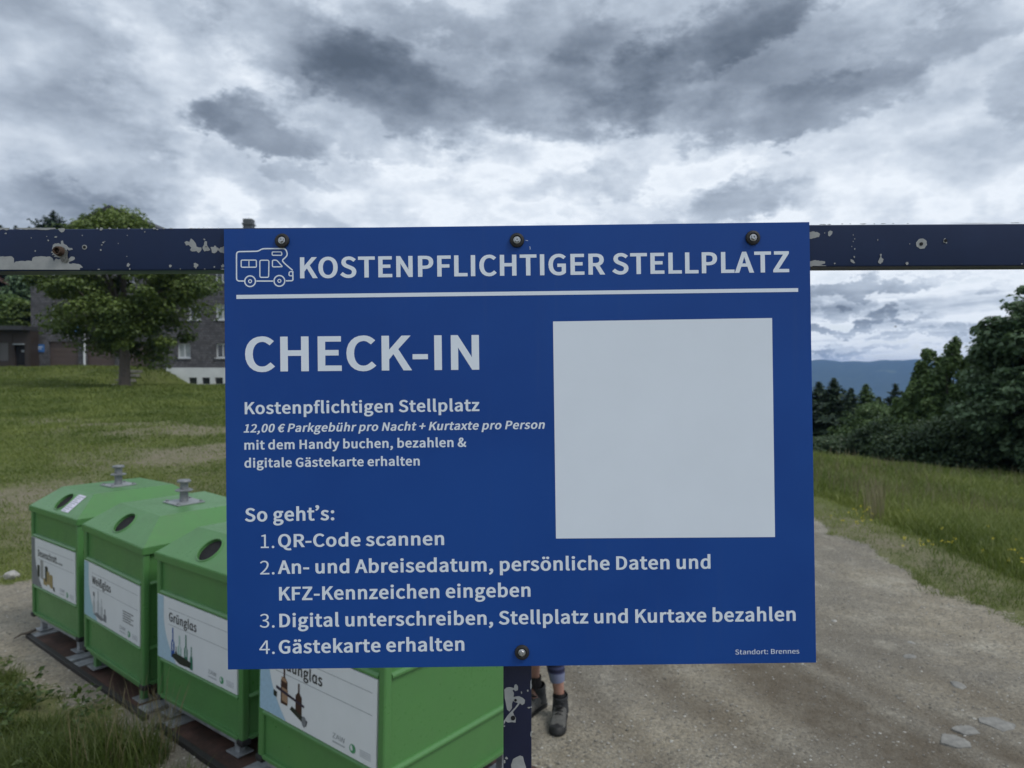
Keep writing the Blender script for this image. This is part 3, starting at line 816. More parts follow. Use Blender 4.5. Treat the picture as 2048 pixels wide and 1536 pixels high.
def conifer(name, label, x, y, h, rad, seed, mat='needle', z=None, group=None, dens=1.0, gaps=0.0):
    z0 = float(height(x, y)) - 0.05 if z is None else z
    t = thing(name, label, 'tree', Matrix.Translation((x, y, z0)), group)
    g = np.random.default_rng(seed)
    b = MB(); b.tube([(0, 0, -0.2), (0, 0, h * 0.5), (0, 0, h * 0.98)], [0.03 * h * 0.6, 0.012 * h, 0.004 * h], 8)
    pts = []; nrm = []; tn = []; sz = []
    z = h * 0.08
    while z < h * 0.985:
        f = z / h; L = rad * 1.1 * (1 - f) ** 1.12 * (0.8 + 0.35 * g.random()) + 0.02
        nb = int(5 + 5 * (1 - f))
        a0 = g.random() * 6.28
        for k in range(nb):
            if g.random() < gaps: continue
            a = a0 + k * 6.283 / nb + g.normal() * 0.2; Lk = L * (0.75 + 0.45 * g.random())
            rise = 0.35 * f - 0.28 + 0.1 * g.normal()
            m = max(5, int(16 * dens * (Lk / rad + 0.25)))
            s = np.linspace(0.12, 1, m)
            px = np.cos(a) * s * Lk; py = np.sin(a) * s * Lk; pz = z + rise * s * Lk + 0.16 * Lk * (s ** 2)
            for q in range(3):
                jit = g.normal(size=(m, 3)) * np.array([0.10, 0.10, 0.05]) * (0.4 + Lk) * 0.8
                pts.append(np.stack([px, py, pz - 0.05 * q], 1) + jit)
                nrm.append(np.tile([np.cos(a) * 0.2, np.sin(a) * 0.2, 1.0], (m, 1)) + 0.35 * g.normal(size=(m, 3)))
                tn.append(np.clip(0.2 + 0.6 * s * g.random(m), 0, 1)); sz.append(np.full(m, 0.055 + 0.085 * Lk))
            if k % 2 == 0: b.tube([(0, 0, z), (px[-1] * 0.8, py[-1] * 0.8, pz[-1] - 0.03)], [0.02, 0.006], 4, False)
        z += h * (0.026 + 0.012 * (1 - f)) / max(dens, .5) ** 0.3
    P = np.concatenate(pts)
    link('crown', leaves_mesh('crown', P, np.concatenate(nrm), np.concatenate(sz) * 1.25, 1.9, np.concatenate(tn), 0.1), M[mat], t)
    b.build('trunk', M['bark'], t, smooth=True)
    return t

def place(px, Y): return (px - 1024) / 1420 * Y
def hfor(top, px, Y, z0): return 2.2 + (745 - top) / 1420 * Y - z0
def tree_at(px, Y, top): 
    x = place(px, Y); z0 = float(height(x, Y)); return x, z0, hfor(top, px, Y, z0)

def build_trees():
    # the maple in front of the inn
    Y = 40.0; x = place(249, Y); z0 = 2.2 - 27 / 1420 * Y
    broadleaf('maple_tree', 'broad round maple standing on the lawn in front of the shingled house', x, Y, 10.4,
              (4.75, 4.2, 4.45), 5.55, 200, 230, 0.85, 0.150, 'leaf_maple', 3, 'egg', 0.28, z=z0, shell=0.30)
    # right hand wood, from the road side outwards
    def B(nm, lb, px, Y, top, wpx, mat, seed, shape='round', leaf=0.16, ncl=110, per=110, cr=0.55, shell=0.5, low=0.12):
        x, z, h = tree_at(px, Y, top)
        rx = wpx / 2 / 1420 * Y; rz = h * (1 - low) / 2 * 0.97
        broadleaf(nm, lb, x, Y, h, (rx, rx * 0.9, rz), h * low + rz, ncl, per, cr, leaf, mat, seed, shape, 0.03 * h * 0.6, None, None, shell)
    B('maple_tree', 'tall blue green maple at the right edge of the photo beside the meadow', 2112, 23.5, 552, 300, 'leaf_dark', 11, 'round', 0.135, 360, 150, 0.42, 0.5, 0.03)
    B('birch_tree', 'slender ragged birch with pointed top, just left of the big maple', 1966, 28, 668, 190, 'leaf_mid', 12, 'spires', 0.12, 260, 95, 0.34, 0.3, 0.02)
    B('birch_tree', 'tall feathery birch rising above the dark shrubs in the middle of the wood', 1906, 29, 672, 190, 'leaf_mid', 13, 'spires', 0.12, 280, 95, 0.34, 0.3, 0.02)
    B('birch_tree', 'lower pointed birch at the left side of the birch clump', 1856, 30, 694, 150, 'leaf_mid', 14, 'spires', 0.12, 230, 95, 0.34, 0.3, 0.02)
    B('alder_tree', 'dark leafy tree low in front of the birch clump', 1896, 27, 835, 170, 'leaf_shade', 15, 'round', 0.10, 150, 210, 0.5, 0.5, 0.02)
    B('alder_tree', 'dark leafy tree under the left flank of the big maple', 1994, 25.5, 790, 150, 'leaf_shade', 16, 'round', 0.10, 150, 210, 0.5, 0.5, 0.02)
    B('beech_tree', 'round fresh green beech crown in the middle of the tree line', 1742, 36, 806, 100, 'leaf_mid', 17, 'round', 0.10, 110, 220, 0.55, 0.5, 0.05)
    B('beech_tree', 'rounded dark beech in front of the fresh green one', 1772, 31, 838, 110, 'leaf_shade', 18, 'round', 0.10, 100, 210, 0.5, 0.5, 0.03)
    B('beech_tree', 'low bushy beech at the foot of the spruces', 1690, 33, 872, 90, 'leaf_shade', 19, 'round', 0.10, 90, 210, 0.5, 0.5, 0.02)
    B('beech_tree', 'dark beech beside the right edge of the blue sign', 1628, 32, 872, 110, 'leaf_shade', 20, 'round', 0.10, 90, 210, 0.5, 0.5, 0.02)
    B('alder_tree', 'leafy alder filling the gap between birches and beeches', 1828, 29, 852, 120, 'leaf_shade', 21, 'round', 0.10, 100, 220, 0.5, 0.5, 0.02)
    def C(lb, px, Y, top, wpx, seed, mat='needle', dens=1.0, gaps=0.0, nm='spruce_tree'):
        x, z, h = tree_at(px, Y, top)
        conifer(nm, lb, x, Y, h, h * wpx * 0.0064, seed, mat, dens=dens * 1.7, gaps=gaps)
    C('tall dark spruce standing highest near the sign edge', 1668, 42, 750, 100, 31)
    C('slimmer spruce touching the tall dark one on its left', 1638, 44, 757, 90, 32)
    C('short spruce tip between the tall spruce and the larch', 1702, 40, 770, 66, 33)
    C('pale green larch with a soft pointed top', 1732, 41, 762, 84, 34, 'leaf_mid')
    C('solitary spruce with open drooping branches against the blue hills', 1790, 40, 760, 74, 35, dens=0.75, gaps=0.15)
    C('small spruce at the left foot of the birches', 1815, 38, 792, 66, 36)
    C('dark spruce behind the larch', 1758, 44, 788, 80, 37)
    # behind and beside the inn
    x = place(110, 90); conifer('spruce_tree', 'small black spruce top above the metal beam left of the gable', x, 90, 9, 8.0, 41, z=2.2 + 325 / 1420 * 90 - 9.0, dens=1.6)
    for k, (px, top, lb) in enumerate(((4, 448, 'spruce tip just above the beam at the far left corner'), (35, 449, 'tiny spruce tip above the beam, second from the far left'), (62, 451, 'tiny pale spruce tip above the beam, third from the far left'))):
        conifer('spruce_tree', lb, place(px, 100), 100, 8, 5.5, 42 + k, z=2.2 + (745 - top) / 1420 * 100 - 8.0, dens=1.4)
    for k, (px, top, w, Y_, lb) in enumerate(((48, 540, 60, 78, 'dark tree behind the chalet roof at the corner of the inn'), (18, 520, 70, 92, 'dark forest tree above the chalet roof'), (-30, 500, 80, 90, 'dark forest tree left of the chalet'), (62, 470, 60, 84, 'tall dark tree hidden behind the beam and inn corner'))):
        h = 14 if k else 9
        broadleaf('forest_tree', lb, place(px, Y_), Y_, h, (w / 2840 * Y_, w / 2840 * Y_, h * 0.46), h * 0.5, 70, 70, 1.0, 0.34, 'leaf_dark', 60 + k, 'round', 0.3, z=2.2 + (745 - top) / 1420 * Y_ - h)
    # bushes left of the inn, above the shed
    for k, (px, top, w, Y_, mt, lb) in enumerate(((12, 590, 80, 66, 'leaf_fresh', 'bright green bush below the chalet window'), (48, 607, 50, 65, 'leaf_maple', 'darker green bush against the corner of the inn'), (-30, 600, 70, 66, 'leaf_fresh', 'bright green bush partly cut by the left picture edge'))):
        h = (668 - top) / 1420 * Y_
        t = broadleaf('bush', lb, place(px, Y_), Y_, h, (w / 2840 * Y_, 1.5, h * 0.52), h * 0.5, 60, 90, 0.6, 0.22, mt, 80 + k, 'round', 0.08, z=2.2 + (745 - 668) / 1420 * Y_)
        t['category'] = 'bush'
build_trees()

# hidden wooded slope behind the sign so that the place goes on
def build_backwood():
    for k in range(12):
        px = 800 + k * 66 + random.uniform(-12, 12); Y_ = 62 + 10 * random.random()
        x = place(px, Y_)
        conifer('spruce_tree', 'spruce of the row standing behind the blue sign', x, Y_, 8.5 + 2 * random.random(), 1.9, 200 + k, group='spruces behind the sign', dens=0.6)
# (the row is wholly hidden by the sign in the photograph, so it is left out)

# ------------------------------------------------------------------ grass
def blades(name, x, y, h, w, mat, lean=0.35, base=None, kind='stuff', ttop=1.0):
    n = len(x); z = height(x, y) - 0.01
    a = rng.random(n) * 6.283; ux, uy = np.cos(a), np.sin(a)
    b = rng.random(n) * 6.283; l = lean * h * (0.3 + rng.random(n)); lx, ly = np.cos(b) * l, np.sin(b) * l
    def P(f, wf):
        cx = x + lx * f ** 1.8; cy = y + ly * f ** 1.8; cz = z + h * f * (1 - 0.15 * f)
        return cx, cy, cz, wf
    V = []
    for f, wf in ((0.0, 1.0), (0.45, 0.85), (0.8, 0.5)):
        cx, cy, cz, _ = P(f, wf)
        V.append(np.stack([cx - ux * w * wf / 2, cy - uy * w * wf / 2, cz], 1)); V.append(np.stack([cx + ux * w * wf / 2, cy + uy * w * wf / 2, cz], 1))
    cx, cy, cz, _ = P(1.0, 0); V.append(np.stack([cx, cy, cz], 1))
    V = np.stack(V, 1).reshape(-1, 3); i = np.arange(n)[:, None] * 7
    Q = np.concatenate([i + [0, 1, 3, 2], i + [2, 3, 5, 4]], 0); Tt = i + [4, 5, 6]
    patch = fbm(x, y, 1.5, 3, 77)
    tt = np.clip(0.15 + 0.9 * (patch - 0.3) + 0.45 * (rng.random(n) - 0.5), 0, 1)
    me = fast_mesh(name, V, [Q, Tt], False, dict(tint=np.repeat(tt, 7)))
    return link(name, me, M[mat], kind=kind)

def scatter(n, px0, px1, y0, y1, pw=1.0):
    """random ground spots inside a wedge seen from the track, denser near by"""
    y = y0 * (y1 / y0) ** (rng.random(n) ** pw); px = px0 + (px1 - px0) * rng.random(n)
    return (px - 1024) / 1420 * y, y

def build_grass():
    # meadow right of the track
    x, y = scatter(150000, 1480, 2250, 5.0, 26.0, 0.85)
    g = gravel_mask(x, y); edge = sstep(4.7, 6.2, x + 0.5 * (fbm(x, y, 0.8, 3, 5) - .5))
    clump = fbm(x, y, 0.35, 2, 93)
    keep = (g < 0.45 + 0.1 * rng.random(len(x))) & (rng.random(len(x)) < 0.12 + 0.88 * sstep(0.15, 0.7, edge) ) & (x > 3.2) & (rng.random(len(x)) < 0.25 + 1.4 * (clump - 0.1))
    x, y, edge = x[keep], y[keep], edge[keep]
    h = (0.05 + 0.30 * edge * (0.5 + 0.9 * fbm(x, y, 0.9, 3, 12))) * (0.55 + 0.75 * rng.random(len(x)))
    w = np.maximum(0.005, 0.0011 * y)
    blades('meadow_grass', x, y, h, w, 'meadow', 0.55)
    # seed stalks above the meadow
    x, y = scatter(5000, 1480, 2250, 7.5, 24.0, 1.0)
    k = (x > 5.6) & (rng.random(len(x)) < sstep(0.42, 0.7, fbm(x, y, 2.0, 3, 40))); x, y = x[k], y[k]
    blades('seed_stalks', x, y, 0.42 + 0.25 * rng.random(len(x)), np.maximum(0.005, 0.0009 * y), 'straw', 0.2)
    x, y = scatter(90, 1728, 1772, 10.2, 12.0, 1.0)
    blades('dry_reeds', x, y, 0.45 + 0.40 * rng.random(len(x)), np.full(len(x), 0.010), 'straw', 0.15)
    # yellow flowers
    fx, fy = [], []
    for px, py, n, s in ((1705, 1040, 26, 16), (1722, 1033, 12, 10), (1805, 1095, 9, 5), (1845, 1097, 9, 8), (1880, 1095, 16, 14), (1903, 1092, 10, 8), (2038, 1122, 10, 8), (1972, 1118, 6, 20), (1940, 1060, 6, 30), (1788, 1018, 5, 15)):
        for _ in range(n):
            if random.random() < 0.5: continue
            a = px + random.gauss(0, s * 1.3); b = py + random.gauss(0, s * 0.45) + 14
            Y = 2.0 * 1420 / (b - 745); fx.append(place(a, Y)); fy.append(Y)
    fx = np.array(fx); fy = np.array(fy); hz = height(fx, fy) + 0.22 + 0.16 * rng.random(len(fx))
    n = len(fx)
    c = np.repeat(np.stack([fx, fy, hz], 1), 4, 0) + rng.normal(size=(n * 4, 3)) * 0.008
    nn = rng.normal(size=(n * 4, 3)) * 0.6 + [0, -0.4, 0.8]
    link('yellow_wildflowers', leaves_mesh('yellow_wildflowers', c, nn, np.full(n * 4, 0.015) * (1 + 0.4 * rng.random(n * 4)), 1.0), M['yellow'], kind='stuff')
    # rough verge between track and meadow
    x, y = scatter(26000, 1560, 2250, 4.6, 12.0, 1.0)
    k = (gravel_mask(x, y) < 0.75) & (x < 5.6) & (x > 3.6) & (rng.random(len(x)) < 0.1 + 1.2 * sstep(0.45, 0.62, fbm(x, y, 0.45, 3, 44))); x, y = x[k], y[k]
    blades('verge_grass', x, y, 0.03 + 0.09 * rng.random(len(x)), np.full(len(x), 0.006), 'grass', 0.8)
    # lawn on the left
    x, y = scatter(200000, -160, 520, 6.6, 60.0, 0.72)
    g = gravel_mask(x, y); d = dry_mask(x, y)
    k = (g < 0.5) & (rng.random(len(x)) < 1.0 - 0.85 * np.clip(d, 0, 1)) & (rng.random(len(x)) < 0.25 + 1.3 * fbm(x, y, 0.5, 3, 61)); x, y = x[k], y[k]
    far = sstep(12, 30, y)
    h = (0.025 + 0.06 * fbm(x, y, 1.4, 3, 33) * (1 + 2.0 * far)) * (0.5 + rng.random(len(x)))
    blades('lawn_grass', x, y, h, np.maximum(0.005, 0.0011 * y), 'grass', 0.9)
    x, y = scatter(60000, 520, 1250, 16.0, 60.0, 0.72)
    k = (gravel_mask(x, y) < 0.5) & (rng.random(len(x)) < 0.25 + 1.3 * fbm(x, y, 0.5, 3, 61)); x, y = x[k], y[k]
    blades('field_grass', x, y, (0.03 + 0.10 * fbm(x, y, 1.4, 3, 33)) * (0.5 + rng.random(len(x))), np.maximum(0.006, 0.0014 * y), 'grass', 0.9)
    x, y = scatter(40000, -700, -150, 6.0, 60.0, 0.72)
    blades('field_grass', x, y, (0.03 + 0.10 * fbm(x, y, 1.4, 3, 33)) * (0.5 + rng.random(len(x))), np.maximum(0.006, 0.0014 * y), 'grass', 0.9)
    # rank grass at the foot of the slope, lower left
    x, y = scatter(52000, -200, 560, 3.1, 6.6, 1.0)
    g = gravel_mask(x, y); cl = fbm(x, y, 0.5, 3, 13)
    k = (g < 0.5) & (x < -1.2) & (rng.random(len(x)) < 0.05 + 0.9 * sstep(0.42, 0.66, cl)); x, y, cl = x[k], y[k], cl[k]
    blades('rank_grass', x, y, (0.035 + 0.15 * sstep(0.42, 0.75, cl)) * (0.4 + 0.9 * rng.random(len(x))), np.full(len(x), 0.0045), 'grass_dark', 0.7)
    # one dense tussock with seed heads beside the steel base
    tx, ty = -2.27, 3.93
    n = 1300; r = 0.26 * np.sqrt(rng.random(n)); a = rng.random(n) * 6.283
    blades('grass_tussock', tx + r * np.cos(a) * 1.25, ty + r * np.sin(a), 0.10 + 0.26 * rng.random(n) * (1 - r), np.full(n, 0.0045), 'grass_dark', 0.5)
    n = 120; r = 0.30 * np.sqrt(rng.random(n)); a = rng.random(n) * 6.283
    blades('tussock_stalks', tx + 0.05 + r * np.cos(a), ty + 0.1 + r * np.sin(a), 0.30 + 0.25 * rng.random(n), np.full(n, 0.0035), 'straw', 0.2)
    for cx, cy, n, s in ((-3.35, 4.6, 700, 0.2), (-3.9, 4.9, 900, 0.3), (-1.80, 3.68, 350, 0.16), (-2.9, 4.2, 900, 0.25), (-2.75, 3.85, 1200, .28)):
        r = s * np.sqrt(rng.random(n)); a = rng.random(n) * 6.283
        blades('grass_tuft', cx + r * np.cos(a), cy + r * np.sin(a), 0.05 + 0.13 * rng.random(n), np.full(n, 0.0045), 'grass_dark', 0.8)
    # weeds with broad leaves
    n = 4200; x = -4.4 + 2.6 * rng.random(n); y = 3.2 + 2.4 * rng.random(n)
    k = (gravel_mask(x, y) < 0.4) & (fbm(x, y, 0.6, 3, 19) > 0.5); x, y = x[k], y[k]
    c = np.stack([x, y, height(x, y) + 0.03 + 0.12 * rng.random(len(x))], 1)
    link('broad_leaved_weeds', leaves_mesh('broad_leaved_weeds', c, rng.normal(size=c.shape) * 0.5 + [0, 0, 1], 0.018 + 0.022 * rng.random(len(x)), 1.6), M['weed'], kind='stuff')
build_grass()

def build_gravel():
    # loose stones on track and round the containers
    x, y = scatter(46000, -120, 2250, 3.1, 12.0, 0.9)
    g = gravel_mask(x, y); k = (g > 0.35) & (rng.random(len(x)) < (0.25 + 0.9 * fbm(x, y, 0.7, 3, 27)) * (1 - 0.35 * track(x, y))); x, y = x[k], y[k]
    n = len(x); s = 0.003 + 0.009 * rng.random(n) ** 4
    base = np.array([[1, 0, 0], [-1, 0, 0], [0, 1, 0], [0, -1, 0], [0, 0, .6], [0, 0, -.6]], float)
    a = rng.random(n) * 6.283; R2 = np.stack([np.cos(a), -np.sin(a), 0 * a, np.sin(a), np.cos(a), 0 * a, 0 * a, 0 * a, 0 * a + 1], 1).reshape(n, 3, 3)
    V = base[None] * (0.6 + 0.7 * rng.random((n, 6, 3))) * s[:, None, None]
    V = np.einsum('nij,nkj->nki', R2, V) + np.stack([x, y, height(x, y) + s * 0.2], 1)[:, None]
    f = np.array([[0, 2, 4], [2, 1, 4], [1, 3, 4], [3, 0, 4], [2, 0, 5], [1, 2, 5], [3, 1, 5], [0, 3, 5]])
    F = (np.arange(n)[:, None, None] * 6 + f[None]).reshape(-1, 3)
    me = fast_mesh('gravel', V.reshape(-1, 3), F, False, dict(tint=np.repeat(rng.random(n), 6)))
    m, T = material('loose_gravel'); t = T.attr('tint')
    T.put(T.b.inputs['Base Color'], T.ramp(t, [(0.0, (0.11, 0.105, 0.09)), (0.35, (0.25, 0.235, 0.205)), (0.75, (0.37, 0.355, 0.32)), (1.0, (0.46, 0.445, 0.40))]))
    T.b.inputs['Roughness'].default_value = 0.85
    link('gravel', me, m, kind='stuff')
build_gravel()

def rock(name, label, cat, x, y, size, seed, mat='stone', flat=1.0, up=0.0):
    bm = bmesh.new(); bmesh.ops.create_icosphere(bm, subdivisions=3, radius=1.0); r = np.random.default_rng(seed)
    k = r.normal(size=(9, 3)); k /= np.linalg.norm(k, axis=1, keepdims=True)
    for v in bm.verts:
        c = np.array(v.co); s = min(1.0, min(0.78 / max(1e-3, d) for d in (k @ c) if d > 0.05)) if (k @ c).max() > 0.05 else 1
        c = c * s * (1 + 0.04 * math.sin(c[0] * 9 + seed) * math.cos(c[1] * 7))
        v.co = Vector((c[0] * size[0], c[1] * size[1], c[2] * size[2]))
    me = bpy.data.meshes.new(name); bm.to_mesh(me); bm.free(); me.polygons.foreach_set('use_smooth', [True] * len(me.polygons)); me.set_sharp_from_angle(angle=R(28))
    o = link(name, me, M[mat]); o.location = (x, y, float(height(x, y)) + up); o.rotation_euler = (0, 0, seed * 1.3)
    return tag(o, label, cat)
def gp(px, py, z=0.0):
    Y = (2.2 - z) * 1420 / (py - 745); return place(px, Y), Y
def slab_stone(label, x, y, sx, sy, seed):
    r = random.Random(seed); pts = []
    n = 6
    for k in range(n):
        a = k * 2 * math.pi / n + r.uniform(-.28, .28); q = r.uniform(0.85, 1.12)
        pts.append((sx * q * math.cos(a), sy * q * math.sin(a)))
    fine = []
    for a, c in zip(pts, pts[1:] + pts[:1]):
        for j in range(4):
            f = j / 4; fine.append((a[0] + (c[0] - a[0]) * f + r.uniform(-.004, .004), a[1] + (c[1] - a[1]) * f + r.uniform(-.004, .004)))
    b = MB(); b.prism(fine, -0.03, 0.006, 'z', bev=0.003)
    o = b.build('stone_slab', M['slab']); o.location = (x, y, float(height(x, y))); o.rotation_euler = (R(r.uniform(-1.5, 1.5)), R(r.uniform(-1.5, 1.5)), 0)
    return tag(o, label, 'stone')
def build_stones():
    slab = plain('grey_slab', (0.205, 0.20, 0.182), 0.85, var=0.32, scale=22, bump=0.4, bscale=60, bdist=0.004)
    M['slab'] = slab
    for k, (px, py, sx, sy, lb) in enumerate(((1942, 1467, 0.085, 0.075, 'flat grey stone slab sunk in the track, largest of three at lower right'),
                                              (1917, 1491, 0.098, 0.095, 'flat grey stone slab nearest the camera in the gravel track'),
                                              (2004, 1459, 0.105, 0.095, 'flat pale stone slab at the right end of the three in the track'))):
        x, y = gp(px, py); slab_stone(lb, x, y, sx, sy, 3 + k)
    x, y = gp(19, 1166); rock('rock', 'rounded grey rock on the gravel left of the green containers', 'rock', x, y, (0.075, 0.07, 0.055), 8, up=0.03)
    for k, (px, py, s, lb) in enumerate(((1672, 1245, 0.03, 'small dark stone on the track near the sign edge'), (1828, 1290, 0.03, 'small dark flat stone in the middle of the track'),
                                         (1826, 1318, 0.05, 'small pale stone half buried in the middle of the track'), (1922, 1375, 0.06, 'pale half buried stone right of the middle of the track'))):
        x, y = gp(px, py); rock('stone', lb, 'stone', x, y, (s * 1.2, s * 0.8, s * 0.3), 20 + k, 'pebble' if k < 2 else 'slab')
    x0, y0 = gp(22, 1288); x1, y1 = gp(66, 1274)
    b = MB(); p0 = Vector((x0, y0, 0.03)); p1 = Vector((x1, y1, 0.05))
    b.tube([p0, p0.lerp(p1, .3) + Vector((0, 0, .012)), p0.lerp(p1, .65), p1], [0.004, 0.009, 0.011, 0.012], 7)
    o = b.build('fallen_twig', M['bark'], smooth=True); tag(o, 'dry bent twig lying on gravel at the left end of the rusty base', 'twig')
build_stones()

